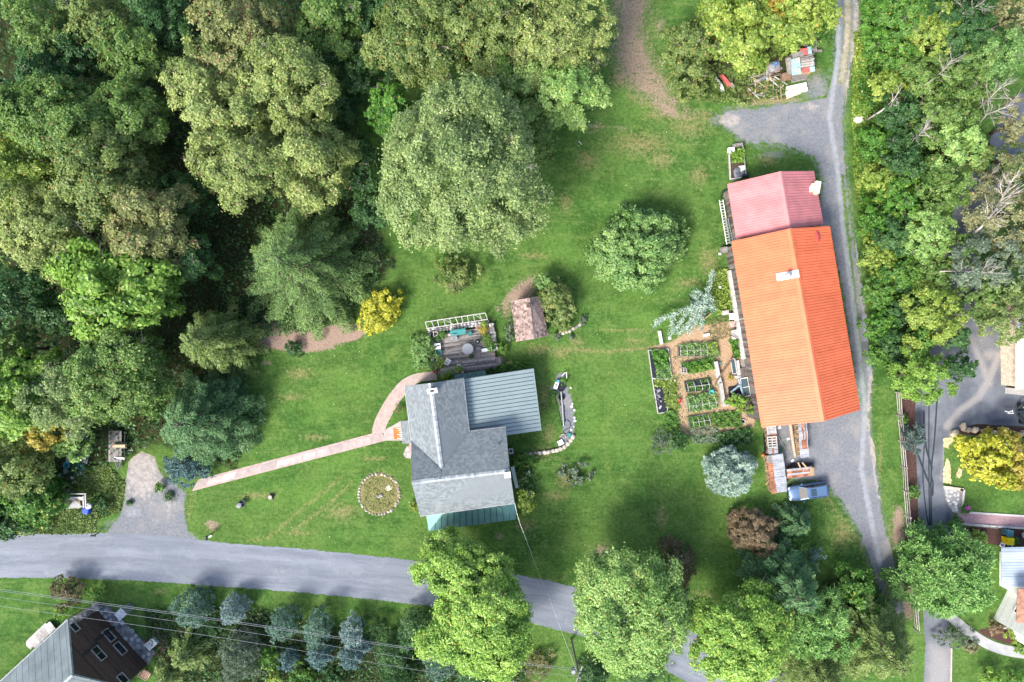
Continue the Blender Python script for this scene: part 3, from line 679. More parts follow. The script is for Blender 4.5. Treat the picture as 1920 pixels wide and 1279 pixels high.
PAL = {
 'forest':  foliage('leaf_forest', (0.040, 0.081, 0.018), (0.092, 0.158, 0.036), (0.198, 0.271, 0.080), (0.24, 0.16, 0.06)),
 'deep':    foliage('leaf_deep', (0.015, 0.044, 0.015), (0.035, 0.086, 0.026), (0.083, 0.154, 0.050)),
 'oak':     foliage('leaf_oak', (0.072, 0.109, 0.031), (0.170, 0.211, 0.068), (0.321, 0.350, 0.123), (0.26, 0.13, 0.09), acc_at=.90),
 'oakbrown':foliage('leaf_oakbrown', (0.080, 0.093, 0.034), (0.164, 0.177, 0.068), (0.281, 0.283, 0.112), (0.27, 0.11, 0.08), acc_at=.86),
 'olive':   foliage('leaf_olive', (0.050, 0.086, 0.022), (0.116, 0.158, 0.045), (0.226, 0.263, 0.090), (0.36, 0.20, 0.06), acc_at=.9),
 'silver':  foliage('leaf_silver', (0.069, 0.110, 0.038), (0.156, 0.207, 0.079), (0.295, 0.347, 0.144), (0.33, 0.33, 0.20)),
 'lime':    foliage('leaf_lime', (0.060, 0.125, 0.018), (0.135, 0.235, 0.034), (0.260, 0.360, 0.085), (0.42, 0.42, 0.14)),
 'maple':   foliage('leaf_maple', (0.066, 0.143, 0.026), (0.173, 0.286, 0.053), (0.369, 0.476, 0.125), (0.42, 0.34, 0.06), acc_at=.93),
 'maple2':  foliage('leaf_maple_pale', (0.070, 0.143, 0.036), (0.174, 0.277, 0.078), (0.356, 0.453, 0.168), (0.44, 0.36, 0.08), acc_at=.93),
 'bright':  foliage('leaf_bright', (0.028, 0.088, 0.011), (0.062, 0.155, 0.021), (0.133, 0.244, 0.043), (0.36, 0.34, 0.06)),
 'round':   foliage('leaf_round', (0.039, 0.099, 0.027), (0.114, 0.203, 0.062), (0.260, 0.355, 0.130)),
 'yellow':  foliage('leaf_yellow', (0.13, 0.15, 0.018), (0.30, 0.29, 0.030), (0.52, 0.46, 0.060), (0.6, 0.55, .15)),
 'gold':    foliage('leaf_gold', (0.16, 0.125, 0.022), (0.31, 0.235, 0.040), (0.44, 0.37, 0.075), (0.45, 0.20, .06)),
 'ylgreen': foliage('leaf_yellowgreen', (0.060, 0.110, 0.018), (0.165, 0.225, 0.040), (0.33, 0.38, 0.095), (0.55, 0.42, 0.08), acc_at=.92),
 'hedge':   foliage('leaf_hedge', (0.030, 0.087, 0.016), (0.072, 0.159, 0.027), (0.156, 0.254, 0.057), (0.40, 0.36, 0.05)),
 'smoke':   foliage('leaf_smoke', (0.096, 0.060, 0.036), (0.180, 0.120, 0.074), (0.276, 0.198, 0.132), (0.17, 0.17, 0.09)),
 'brown':   foliage('leaf_brown', (0.060, 0.046, 0.024), (0.105, 0.080, 0.044), (0.160, 0.130, 0.075)),
 'sparse':  foliage('leaf_sparse', (0.105, 0.105, 0.055), (0.185, 0.180, 0.095), (0.29, 0.275, 0.15), (0.42, 0.24, 0.07), acc_at=.9),
 'fir':     foliage('leaf_fir', (0.030, 0.065, 0.020), (0.080, 0.137, 0.041), (0.180, 0.252, 0.083), trans=.12),
 'spruce':  foliage('leaf_spruce', (0.025, 0.071, 0.030), (0.064, 0.132, 0.053), (0.138, 0.218, 0.092), trans=.12),
 'ylspruce':foliage('leaf_ylspruce', (0.040, 0.072, 0.020), (0.105, 0.150, 0.040), (0.205, 0.245, 0.080), trans=.12),
 'pine':    foliage('leaf_pine', (0.048, 0.130, 0.033), (0.138, 0.258, 0.075), (0.300, 0.426, 0.154), trans=.12),
 'blue':    foliage('leaf_blue', (0.091, 0.150, 0.140), (0.241, 0.312, 0.287), (0.480, 0.546, 0.491), trans=.08),
 'blue2':   foliage('leaf_bluegreen', (0.044, 0.090, 0.072), (0.097, 0.164, 0.128), (0.184, 0.267, 0.214), trans=.08),
 'bluedeep':foliage('leaf_bluedeep', (0.039, 0.077, 0.079), (0.094, 0.154, 0.165), (0.198, 0.281, 0.297), trans=.08),
 'blueice': foliage('leaf_blueice', (0.073, 0.107, 0.117), (0.167, 0.225, 0.239), (0.314, 0.384, 0.397), trans=.08),
 'greygreen':foliage('leaf_greygreen', (0.055, 0.080, 0.055), (0.115, 0.145, 0.105), (0.20, 0.235, 0.175)),
 'teal':    foliage('leaf_teal', (0.030, 0.055, 0.055), (0.075, 0.110, 0.105), (0.15, 0.19, 0.18)),
 'tan':     foliage('leaf_tan', (0.10, 0.095, 0.04), (0.18, 0.165, 0.08), (0.27, 0.25, 0.13)),
}
BARK = mat('bark', (0.11, 0.085, 0.065), 0.95, var=.35, scale=6, bump=.6, bscale=14)
TWIG = mat('grey_twig', (.24, .215, .19), .9, var=.2)
BARKP = mat('bark_pale', (0.42, 0.38, 0.34), 0.9, var=.25, scale=5, bump=.4, bscale=14)

def trunk_obj(root, rng, r, h, limbs=(), m=None, lean=(0, 0)):
    b = MB(); z = root.location
    pts = [z + Vector((lean[0] * t * t + math.sin(t * 5 + rng.uniform(0, 3)) * r * .35 * t, lean[1] * t * t + math.cos(t * 4) * r * .3 * t, -0.1 + (h + .1) * t)) for t in (0, .06, .3, .55, .8, 1)]
    pts2 = [pts[0], pts[1]]
    b.tube([pts[0], pts[1]], r * 1.5, 9, r * 1.05); b.tube(pts[1:], r * 1.05, 9, r * .22)
    for c in limbs:
        t = rng.uniform(.32, .8); s = z + Vector((0, 0, h * t)); e = z + Vector(c); mid = (s + e) / 2 + Vector((rng.normal() * .25, rng.normal() * .25, -.12 * (e - s).length))
        b.tube([s, mid, e], r * .42 * (1.1 - t), 5, r * .07)
    return b.build('trunk', m or BARK, root, smooth=True)

NLEAF = 0
def tree(style, px, py, rpx, h, pal, label, name='tree', cat='tree', ry=None, rot=0.0, group=None, seed=None, zc=None, **kw):
    """px, py, rpx: where the middle of the crown shows and how wide (pixels); h: height in metres"""
    global NLEAF
    sd_ = seed if seed is not None else int(px * 7 + py * 13) % 100000
    rng = np.random.default_rng(sd_)
    zc = zc if zc is not None else h * .62
    base = W(px, py, zc); base.z = 0
    k = (H - zc) / H / 16; R = rpx * k
    root = thing(name, label, cat, base, 0, group)
    if style in ('broad', 'shrub', 'dome'):
        V = (h - zc) * 1.02 if style != 'dome' else h * .95
        if style == 'dome': zc = h * .08
        a = dict(nl=max(7, int(10 + R * 2.6)), sub=11, leaf=.245, dens=40, irr=.25, lobe=(.26, .48))
        if style == 'shrub': a.update(nl=max(5, int(6 + R * 3)), sub=7, leaf=.20, dens=60, low=-.35)
        if style == 'dome': a.update(low=-.02)
        a.update(kw)
        data, lobes = broad_leaves(rng, R * (.90 if style == 'broad' else 1.0), V, zc, **a)
        if ry is not None:
            f = ry / rpx; c, s = math.cos(-rot), math.sin(-rot)
            x, y = data[0][:, 0].copy(), data[0][:, 1] * f
            data[0][:, 0], data[0][:, 1] = x * c - y * s, x * s + y * c
        lim = [tuple(l[0] * np.array([1, (ry / rpx if ry else 1), 1])) for l in lobes[:: max(1, len(lobes) // 9)]]
        if ry is not None and rot:
            c, s = math.cos(-rot), math.sin(-rot); lim = [(x * c - y * s, x * s + y * c, z) for x, y, z in lim]
        trunk_obj(root, rng, max(.05, min(.42, R * .075)), zc + V * .4, lim if R > .9 else ())
        if style == 'broad' and R > 2.6 and 'hole' not in kw:
            b = MB()
            for l in [lobes[i] for i in rng.integers(0, len(lobes), 13)]:
                c0 = Vector(l[0]) + base; o_ = (Vector(l[0]) - Vector((0, 0, zc - V * .3))).normalized(); e0 = c0 + o_ * l[1] * .98
                s0 = c0 - o_ * l[1] * .5; b.tube([s0, e0], .045, 4, .02)
                for _ in range(4):
                    d_ = (o_ + Vector(rng.normal(size=3)) * .75).normalized(); p0 = s0.lerp(e0, rng.uniform(.6, 1)); b.tube([p0, p0 + d_ * l[1] * rng.uniform(.3, .6)], .022, 3, .006)
            b.build('twigs', TWIG, root, kind='stuff')
    elif style in ('fir', 'pine'):
        a = dict(z0=h * .12, layers=int(max(6, h * .8)), nb=11); a.update(kw)
        data, bz = conifer_leaves(rng, R, h, **a)
        trunk_obj(root, rng, max(.08, min(.36, R * .07)), h * .97)
        b = MB()
        for p in bz:
            if abs(p[2][0]) + abs(p[2][1]) > R * .35: b.tube([Vector(q) + base for q in p], R * .012 + .012, 4, .01)
        b.build('boughs', BARK, root)
    keep = data[0][:, 2] > 0.03
    data = [d[keep] for d in data]
    me = leaf_mesh('crown' if cat == 'tree' else 'foliage', *data, PAL[pal]); NLEAF += len(data[0])
    o = bpy.data.objects.new('crown' if cat == 'tree' else 'foliage', me); link(o); o.parent = root; MWD[o.name] = MWD[root.name]
    return root

B = 'broad'
TREES = [
 # --- the wood on the left, back row
 (B, 88, 62, 60, 13, 'forest', 'green tree at the wood corner beside the strip of open grass'),
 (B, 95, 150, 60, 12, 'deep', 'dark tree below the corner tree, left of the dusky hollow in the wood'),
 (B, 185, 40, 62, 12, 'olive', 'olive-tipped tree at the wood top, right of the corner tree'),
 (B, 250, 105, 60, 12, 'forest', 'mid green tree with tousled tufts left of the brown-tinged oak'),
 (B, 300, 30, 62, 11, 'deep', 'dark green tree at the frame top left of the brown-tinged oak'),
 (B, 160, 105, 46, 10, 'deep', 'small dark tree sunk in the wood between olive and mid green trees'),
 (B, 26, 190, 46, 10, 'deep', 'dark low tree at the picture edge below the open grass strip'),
 (B, 450, 70, 98, 16, 'oakbrown', 'brown-tinged oak at the wood top, tallest above the pale oaks'),
 (B, 410, 185, 92, 16, 'oak', 'pale oak with reddish tips bordering the dark hollow'),
 (B, 540, 170, 92, 16, 'oak', 'pale oak with even crown in the middle of the oak cluster'),
 (B, 585, 300, 88, 15, 'oak', 'pale oak nearest the silver-green great tree'),
 (B, 455, 305, 92, 15, 'oak', 'pale oak directly above the feathery grey-green fir', ),
 (B, 250, 215, 66, 13, 'forest', 'grey-green tree bordering the dark hollow from the left'),
 (B, 120, 240, 98, 15, 'forest', 'large mottled green tree on the left side of the wood'),
 (B, 40, 310, 86, 14, 'ylgreen', 'sunlit yellow-green tree at the left picture edge'),
 (B, 200, 330, 98, 15, 'olive', 'olive tree with reddish leaf tips above the bright big-leaved tree'),
 (B, 90, 420, 88, 14, 'oak', 'pale mottled tree left of and above the bright big-leaved tree'),
 (B, 285, 425, 84, 14, 'oakbrown', 'brownish olive tree touching the bright big-leaved tree from above'),
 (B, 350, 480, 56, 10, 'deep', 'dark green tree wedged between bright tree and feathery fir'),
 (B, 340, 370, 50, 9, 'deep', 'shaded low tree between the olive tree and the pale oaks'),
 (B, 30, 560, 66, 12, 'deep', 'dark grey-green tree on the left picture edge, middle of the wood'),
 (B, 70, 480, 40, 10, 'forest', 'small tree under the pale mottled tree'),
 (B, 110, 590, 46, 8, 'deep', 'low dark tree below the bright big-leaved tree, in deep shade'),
 (B, 20, 655, 50, 10, 'forest', 'mid green tree above the yellow-green tree on the left edge'),
 (B, 625, 45, 74, 12, 'forest', 'mid green tree right of the brown-tinged oak at the frame top'),
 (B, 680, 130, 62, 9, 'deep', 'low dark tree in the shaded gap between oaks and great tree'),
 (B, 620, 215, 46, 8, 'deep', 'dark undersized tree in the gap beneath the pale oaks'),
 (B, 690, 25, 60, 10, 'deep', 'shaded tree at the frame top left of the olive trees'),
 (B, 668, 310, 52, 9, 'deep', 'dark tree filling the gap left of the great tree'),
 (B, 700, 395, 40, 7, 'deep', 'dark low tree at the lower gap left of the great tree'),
 (B, 800, 75, 98, 14, 'olive', 'olive tree with orange leaf tips at the frame top'),
 (B, 905, 55, 92, 14, 'olive', 'second olive tree at the frame top, above the great tree crown'),
 (B, 1010, 75, 92, 14, 'oak', 'pale tree with orange flecks at the frame top near the dirt track'),
 (B, 1090, 75, 66, 12, 'oak', 'pale green tree with open crown beside the dirt track'),
 (B, 1040, 180, 76, 11, 'maple2', 'yellow-flecked green tree overhanging the long grass'),
 (B, 965, 175, 60, 11, 'forest', 'green tree between the great tree and the yellow-flecked tree'),
 (B, 1000, 250, 50, 9, 'forest', 'darker tree at the right shoulder of the great tree'),
 (B, 735, 212, 48, 12, 'bright', 'small bright green tree tucked left of the great tree'),
]
for t in TREES:
    tree(t[0], t[1], t[2], t[3], t[4], t[5], t[6], group='trees of the wood')
# --- the great silver-green tree, in three boughs of one crown
tree(B, 868, 318, 152, 19, 'silver', 'great silver-green tree with the broadest crown, above the lawn', ry=196, name='great_tree', nl=50, sub=11, leaf=.235, dens=42, lobe=(.22, .36), irr=.24)
tree('shrub', 858, 514, 38, 2.2, 'olive', 'olive-brown bush at the foot of the great tree', name='bush', cat='bush')
# --- front of the wood
tree(B, 232, 540, 118, 14, 'lime', 'bright yellow-green big-leaved tree glowing in front of the dark wood', ry=84, name='big_leaved_tree', leaf=.46, dens=15, nl=26, asp=.55)
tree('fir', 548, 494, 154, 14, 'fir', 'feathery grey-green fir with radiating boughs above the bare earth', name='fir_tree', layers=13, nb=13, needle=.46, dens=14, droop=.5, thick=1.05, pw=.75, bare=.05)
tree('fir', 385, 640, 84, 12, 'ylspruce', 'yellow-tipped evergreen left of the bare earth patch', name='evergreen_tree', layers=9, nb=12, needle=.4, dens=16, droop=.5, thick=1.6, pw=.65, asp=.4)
tree(B, 220, 690, 98, 13, 'forest', 'deep green tree with yellowish tufts below the bright big-leaved tree', name='tree', dens=34)
tree(B, 130, 742, 72, 12, 'silver', 'pale green tree above the flatbed trailer', name='tree')
tree(B, 45, 735, 78, 12, 'lime', 'bright yellow-green tree at the left edge above the golden one', name='tree', leaf=.36)
tree(B, 70, 800, 50, 9, 'gold', 'golden-leaved tree under the bright edge tree', name='tree')
tree(B, 25, 860, 74, 9, 'olive', 'dusky olive tree at the left edge by the junk heap', name='tree')
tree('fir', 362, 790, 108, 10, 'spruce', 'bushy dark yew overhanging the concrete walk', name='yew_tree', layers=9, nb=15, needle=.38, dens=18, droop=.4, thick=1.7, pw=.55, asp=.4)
tree('dome', 342, 880, 52, 3.6, 'bluedeep', 'dark blue-green spruce at the walk end beside the pull-in', name='blue_spruce', ry=32, nl=18, sub=9, leaf=.24, dens=60, spiky=1, asp=.35, lobe=(.26, .36))
tree(B, 142, 838, 32, 6, 'maple2', 'small pale tree leaning over the junk heap of slatted panels', name='tree', leaf=.26)
tree(B, 60, 930, 62, 5, 'hedge', 'leafy green thicket tree by the road beside the wooden booth', name='tree', leaf=.34)
tree(B, 20, 960, 46, 4, 'deep', 'low dark tree at the left edge just above the road', name='tree', leaf=.3)
tree('shrub', 104, 925, 26, 2.5, 'bright', 'bright leafy bush left of the wooden booth', name='bush', cat='bush', leaf=.32, dens=26)
tree('shrub', 50, 968, 16, 2.0, 'lime', 'yellow-green bush beside the road under the thicket', name='bush', cat='bush', leaf=.3, dens=26)
tree('shrub', 192, 945, 16, 1.2, 'deep', 'dark green bush right of the blue barrel', name='bush', cat='bush', leaf=.3, dens=24)
tree('shrub', 300, 913, 10, 1.0, 'hedge', 'small green bush at the pull-in end of the blue-green spruce', name='bush', cat='bush')
tree('dome', 549, 654, 18, 1.7, 'deep', 'dark clipped ball bush on the bare earth', name='bush', cat='bush', nl=12, sub=7, leaf=.15, dens=110)
tree('dome', 711, 582, 40, 4.0, 'yellow', 'vivid golden yellow cypress bush at the lawn edge', name='golden_bush', cat='bush', ry=46, rot=.4, nl=24, sub=9, leaf=.24, dens=60, lobe=(.24, .36))
# --- lawn trees
tree('dome', 1204, 462, 97, 6.2, 'round', 'round dark green tree alone on the lawn near the barn', name='round_tree', ry=88, nl=46, sub=10, leaf=.27, dens=38, lobe=(.17, .29), irr=.12)
tree('dome', 1375, 889, 58, 5.0, 'blue', 'round silvery blue spruce beside the wood piles', name='blue_spruce', ry=53, nl=80, sub=10, leaf=.24, dens=75, spiky=1, asp=.34, lobe=(.15, .22), irr=.09)
tree('dome', 1420, 1004, 52, 4.5, 'smoke', 'reddish brown smoke bush on the lower lawn', name='smoke_bush', cat='bush', ry=48, nl=30, sub=10, leaf=.16, dens=100, lobe=(.2, .34), irr=.24)
tree('fir', 1500, 985, 52, 5, 'spruce', 'weeping dark green spruce right of the brown smoke bush', name='weeping_spruce', layers=8, nb=10, needle=.5, dens=12, droop=1.1, thick=1.3, asp=.3)
tree('shrub', 1498, 1022, 22, 2.6, 'hedge', 'leafy bush under the weeping spruce', name='bush', cat='bush')
tree('shrub', 1528, 1040, 16, 2.0, 'bluedeep', 'bluish low conifer at the drive edge below the weeping spruce', name='bush', cat='bush', spiky=1, asp=.3)
tree('dome', 1276, 1070, 34, 4, 'brown', 'dark brownish bush behind the right-hand road maple', name='bush', cat='bush', ry=52, nl=24, sub=8, leaf=.2, dens=70)
tree('dome', 1044, 566, 42, 4.2, 'olive', 'olive-green bush pressed against the brown shed', name='bush', cat='bush', ry=52, rot=-.4, nl=30, sub=9, leaf=.22, dens=62, lobe=(.22, .32))
tree('shrub', 1022, 530, 20, 3.2, 'round', 'darker green bush at the top of the olive-green shed bush', name='bush', cat='bush')
tree('dome', 795, 662, 26, 2.4, 'round', 'dark green bush against the west wall of the deck', name='bush', cat='bush', ry=36, nl=22, sub=8, leaf=.18, dens=85)
tree('shrub', 984, 945, 22, 2.8, 'ylgreen', 'yellow-green bush at the porch corner of the farmhouse', name='bush', cat='bush', ry=26, leaf=.22, dens=56)
tree('shrub', 985, 905, 20, 1.0, 'deep', 'low dark green bush along the east gable of the farmhouse', name='bush', cat='bush', ry=34, leaf=.24)
tree('shrub', 985, 862, 26, .9, 'hedge', 'leafy low bush below the curved stone edging', name='bush', cat='bush', ry=12, leaf=.26)
tree('shrub', 1078, 885, 30, .7, 'greygreen', 'sprawling grey-green plant on the lower lawn', name='bush', cat='bush', ry=24, leaf=.22, hole=.3)
tree('shrub', 1240, 830, 22, 1.3, 'greygreen', 'grey-green bush at the garden foot', name='bush', cat='bush', spiky=1, asp=.3)
tree('shrub', 1272, 826, 18, 1.5, 'deep', 'dark glossy bush at the garden foot beside the grey-green one', name='bush', cat='bush', leaf=.26)
# --- road maples
tree(B, 868, 1068, 84, 10, 'maple', 'big bright maple over the road, upper half nearest the porch', name='maple_tree', ry=70, nl=32, dens=44, leaf=.24, irr=.2)
tree(B, 903, 1168, 108, 12, 'maple', 'big bright maple over the road, lower half by the power lines', name='maple_tree', ry=92, nl=38, dens=44, leaf=.24, irr=.2)
tree(B, 1180, 1140, 100, 12, 'maple2', 'paler maple over the road right of the utility pole', name='maple_tree', ry=128, rot=-.3, nl=48, dens=44, leaf=.24, irr=.22)
tree(B, 1388, 1195, 100, 11, 'maple', 'yellow-flecked maple over the lower road, beside dark pines', name='maple_tree', ry=88, nl=36, dens=44, leaf=.24, irr=.22)
# --- south-east conifers
tree('fir', 1490, 1110, 88, 12, 'spruce', 'dark green pine above the sunlit conifers at the lower right', name='pine_tree', layers=10, nb=11, needle=.6, dens=13, droop=.2, thick=1.6, asp=.28)
tree('dome', 1540, 1190, 84, 10, 'pine', 'sunlit grey-green pine between maple and drive end', name='pine_tree', nl=38, sub=10, leaf=.32, dens=36, spiky=1, asp=.32, lobe=(.2, .32), irr=.16)
tree('fir', 1655, 1222, 122, 12, 'ylspruce', 'yellowish spruce at the drive end by the rail fence', name='spruce_tree', layers=11, nb=12, needle=.6, dens=13, droop=.5, thick=1.2)
tree('fir', 1545, 1275, 80, 10, 'ylspruce', 'yellow-green conifer at the bottom edge below the sunlit pine', name='spruce_tree', layers=9, nb=12, needle=.5, dens=13, droop=.4, thick=1.5)
tree(B, 1604, 1105, 42, 5, 'hedge', 'leafy dark green tree at the drive edge above the yellowish spruce', name='tree', leaf=.26)
tree('shrub', 1645, 1145, 26, 1.6, 'deep', 'low dark conifer bush at the foot of the gravel drive', name='bush', cat='bush', spiky=1, asp=.3)
tree('dome', 1800, 1088, 90, 10, 'pine', 'big fresh green pine right of the rail fence', name='pine_tree', ry=94, nl=54, sub=11, leaf=.36, dens=44, spiky=1, asp=.30, lobe=(.20, .30), irr=.12)
tree('shrub', 1790, 1195, 34, 1.4, 'greygreen', 'grey-green low juniper under the big fresh green pine', name='bush', cat='bush', spiky=1, asp=.3, ry=20)
# --- south bank conifers below the road
for x, y, r, hh, pal, ex, lb in (
  (352, 1150, 40, 5.5, 'blue2', {}, 'blue-green spruce nearest the brown gabled house'), (430, 1152, 30, 5.0, 'blueice', {}, 'bluish spruce standing apart below the road, second from the brown house'),
  (526, 1178, 32, 5.5, 'blue2', {'ry': 36}, 'grey-blue spruce left of the bare brown gap in the spruce row'), (588, 1192, 30, 6.0, 'blue2', {'ry': 44}, 'tall grey-blue spruce right of the bare brown gap'),
  (655, 1194, 27, 5.5, 'blueice', {'ry': 34}, 'ice-blue spruce at the right end of the spruce row'), (682, 1215, 16, 3.2, 'bluedeep', {}, 'small blue spruce at the right foot of the ice-blue one'),
  (535, 1245, 20, 4.0, 'bluedeep', {}, 'small dusky spruce under the power line, below the grey-blue spruce'), (592, 1240, 28, 5.0, 'bluedeep', {'ry': 24}, 'dusky blue spruce low under the third power line'), (655, 1240, 26, 4.5, 'bluedeep', {'ry': 26}, 'dusky blue spruce low under the ice-blue spruce'),
  (440, 1245, 48, 6, 'greygreen', {'ry': 50}, 'broad grey-green spruce at the bottom edge in front of the brown house'), (770, 1195, 34, 7, 'spruce', {'ry': 44}, 'pale green spruce left of the big bright maple'), (945, 1240, 34, 3.5, 'deep', {}, 'dark low conifer between lower maple and utility pole'), (1115, 1272, 36, 3, 'spruce', {}, 'dark conifer at the bottom edge right of the utility pole'), (735, 1235, 40, 5, 'spruce', {}, 'dark green bushy spruce at the bottom edge below the row'),
  (820, 1245, 44, 6, 'blue2', {}, 'blue-green conifer at the bottom edge under the big maple'), (745, 1268, 40, 4, 'deep', {}, 'dark bushy conifer cut by the bottom edge'), (890, 1262, 40, 4, 'spruce', {}, 'low green conifer under the lower maple by the wires')):
    a = dict(nl=44, sub=9, leaf=.23, dens=72, spiky=1, asp=.36, lobe=(.17, .26), irr=.1); a.update(ex)
    tree('dome', x, y, r, hh, pal, lb, name='spruce_tree', group='conifers on the bank below the road', **a)
tree('fir', 345, 1232, 60, 5, 'ylspruce', 'feathery yellow-green evergreen beside the brown gabled house', name='evergreen_tree', layers=7, nb=10, needle=.7, dens=8, droop=.7, thick=1.1, asp=.2)
tree('fir', 310, 1270, 44, 4, 'ylspruce', 'second feathery evergreen at the bottom edge by the pink bench', name='evergreen_tree', layers=6, nb=10, needle=.7, dens=9, droop=.7, thick=1.1, asp=.2)
tree('shrub', 390, 1180, 24, 1.6, 'spruce', 'low dark juniper between the first two blue spruces', name='bush', cat='bush', spiky=1, asp=.25)
tree('shrub', 505, 1232, 22, 2.2, 'bright', 'green leafy bush among the dusky spruces', name='bush', cat='bush')
tree('shrub', 515, 1270, 16, 1.8, 'ylgreen', 'yellowish bush at the bottom edge among the spruces', name='bush', cat='bush')
tree('shrub', 565, 1268, 26, 1.6, 'hedge', 'leafy bush at the bottom edge below the tall grey-blue spruce', name='bush', cat='bush')
tree('shrub', 620, 1275, 26, 1.6, 'deep', 'dark leafy bush at the bottom edge below the ice-blue spruce', name='bush', cat='bush')
tree('shrub', 705, 1185, 30, 1.8, 'deep', 'dark bush filling the row end before the pale green spruce', name='bush', cat='bush', spiky=1, asp=.3)
tree('shrub', 125, 1107, 30, 2.4, 'brown', 'brown-leaved bush above the gabled house', name='bush', cat='bush', leaf=.18, dens=70)
tree('shrub', 180, 1112, 18, 1.6, 'hedge', 'dark green bush right of the brown-leaved bush', name='bush', cat='bush')
tree('shrub', 114, 1145, 14, 1.6, 'lime', 'bright lime bush at the gable corner of the brown house', name='bush', cat='bush')
tree('shrub', 1010, 1245, 30, .8, 'tan', 'tussock of tall dry grass beside the utility pole', name='grass_tussock', cat='grass', spiky=1, asp=.12, leaf=.5, dens=30)
tree('shrub', 1210, 1268, 40, 2.0, 'spruce', 'low dark conifer at the bottom edge below the paler maple', name='bush', cat='bush', spiky=1, asp=.3)
# --- yellow trees by the junk yard
tree(B, 1376, 52, 80, 9, 'ylgreen', 'yellow-green tree hanging over the left of the junk yard', name='tree', leaf=.34)
tree(B, 1485, 32, 66, 9, 'ylgreen', 'yellow tree at the frame top behind the junk yard roof', name='tree', leaf=.34, group=None)
tree(B, 1290, 95, 56, 7, 'olive', 'green tree at the dirt track side of the yellow-green tree', name='tree')
tree(B, 1440, 25, 40, 8, 'gold', 'golden tree between the two yellow trees at the frame top', name='tree')
tree('shrub', 1300, 150, 44, 1.8, 'olive', 'straggly olive bush left of the red junk sheets', name='bush', cat='bush', hole=.2)
tree('shrub', 1392, 178, 26, 1.0, 'olive', 'straggly brownish bush below the junk yard heap', name='bush', cat='bush', hole=.5)
tree('shrub', 1455, 90, 20, 2.6, 'ylgreen', 'yellowish bush between the yellow trees and the teal roofed junk hut', name='bush', cat='bush')
tree('shrub', 1538, 45, 24, 2.4, 'hedge', 'green bush at the drive edge near the frame top', name='bush', cat='bush', ry=40)
# --- the strip between drive and neighbour
for (x, y, r, hh, pal, lb) in (
  (1650, 22, 42, 4, 'bright', 'bright green bush-tree at the frame top right of the drive'), (1700, 30, 50, 6, 'hedge', 'green tree at the frame top behind the bright one'), (1745, 55, 50, 7, 'ylgreen', 'yellow-flecked tree in the upper neighbour strip'),
  (1650, 80, 40, 4, 'bright', 'fresh green low tree above the brown weedy verge'), (1690, 110, 44, 5, 'hedge', 'mid green low tree left of the hidden scrap heap'), (1800, 40, 60, 8, 'deep', 'dark tree at the frame top by the pale leafless limb'),
  (1862, 105, 62, 7, 'round', 'round deep green tree at the upper right edge of the strip'), (1800, 105, 46, 6, 'deep', 'dark tree right of the hidden scrap heap'), (1815, 140, 52, 7, 'forest', 'pale green tree below the round deep green tree'),
  (1735, 150, 50, 6, 'forest', 'grey-green tree left of the fallen pale limbs'), (1665, 160, 36, 4, 'ylgreen', 'yellow-green bush-tree above the pale rock'), (1690, 215, 46, 5, 'deep', 'dark bush-tree right of the pale rock'),
  (1770, 215, 56, 7, 'forest', 'mottled tree in the middle of the neighbour strip'), (1640, 265, 36, 3.5, 'bright', 'bright bush-tree right of the gravel fork'), (1790, 275, 52, 7, 'maple2', 'pale green tree beside the bare white trunk'),
  (1690, 300, 46, 5, 'deep', 'dusky bush-tree left of the bare white trunk'), (1645, 340, 36, 3.5, 'ylgreen', 'yellowish bush-tree beside the drive level with the pink roof'), (1690, 365, 46, 5, 'bright', 'spreading green bush-tree level with the pink roof ridge'),
  (1765, 350, 54, 7, 'forest', 'greyish thin tree with bare twigs above the drive end lane'), (1640, 410, 34, 3.2, 'bright', 'bright bush-tree facing the join of pink and orange roofs'), (1680, 440, 44, 4.5, 'deep', 'dark bush-tree facing the orange ridge end'),
  (1735, 440, 50, 6, 'maple2', 'yellow-flecked tree right of the dark bush-trees'), (1645, 480, 34, 3, 'ylgreen', 'yellowish bush-tree facing the upper orange roof'), (1690, 515, 42, 4, 'hedge', 'green bush-tree above the grey fallen trunk'),
  (1745, 510, 46, 5, 'forest', 'grey-green tree under the bare horizontal trunk'), (1650, 545, 34, 3, 'hedge', 'weedy green bush-tree facing the middle of the orange roof'), (1700, 575, 38, 4, 'deep', 'dark bush-tree in the lower strip'),
  (1748, 590, 62, 7, 'ylgreen', 'yellow-green dense tree above the asphalt turning area'), (1650, 610, 32, 3, 'bright', 'bright bush-tree near the lower end of the strip'), (1680, 650, 38, 3.5, 'deep', 'dark bush-tree at the lower end of the strip'),
  (1640, 665, 22, 2.4, 'hedge', 'small weedy bush-tree at the drive edge, lower end of the strip'), (1725, 705, 58, 7, 'lime', 'bright yellow-green tree at the top of the rail fence'), (1720, 640, 34, 5, 'hedge', 'green tree just above the bright tree at the fence top'),
  (1795, 690, 30, 6, 'deep', 'dark thin tree over the asphalt right of the bright fence tree'), (1790, 635, 26, 6, 'deep', 'dark sprig tree over the asphalt below the yellow-green tree')):
    tree(B if hh > 3.3 else 'shrub', x, y, r, hh, pal, lb, name='tree', group='bushes and trees of the strip beside the drive', dens=44, leaf=.22, nl=14)
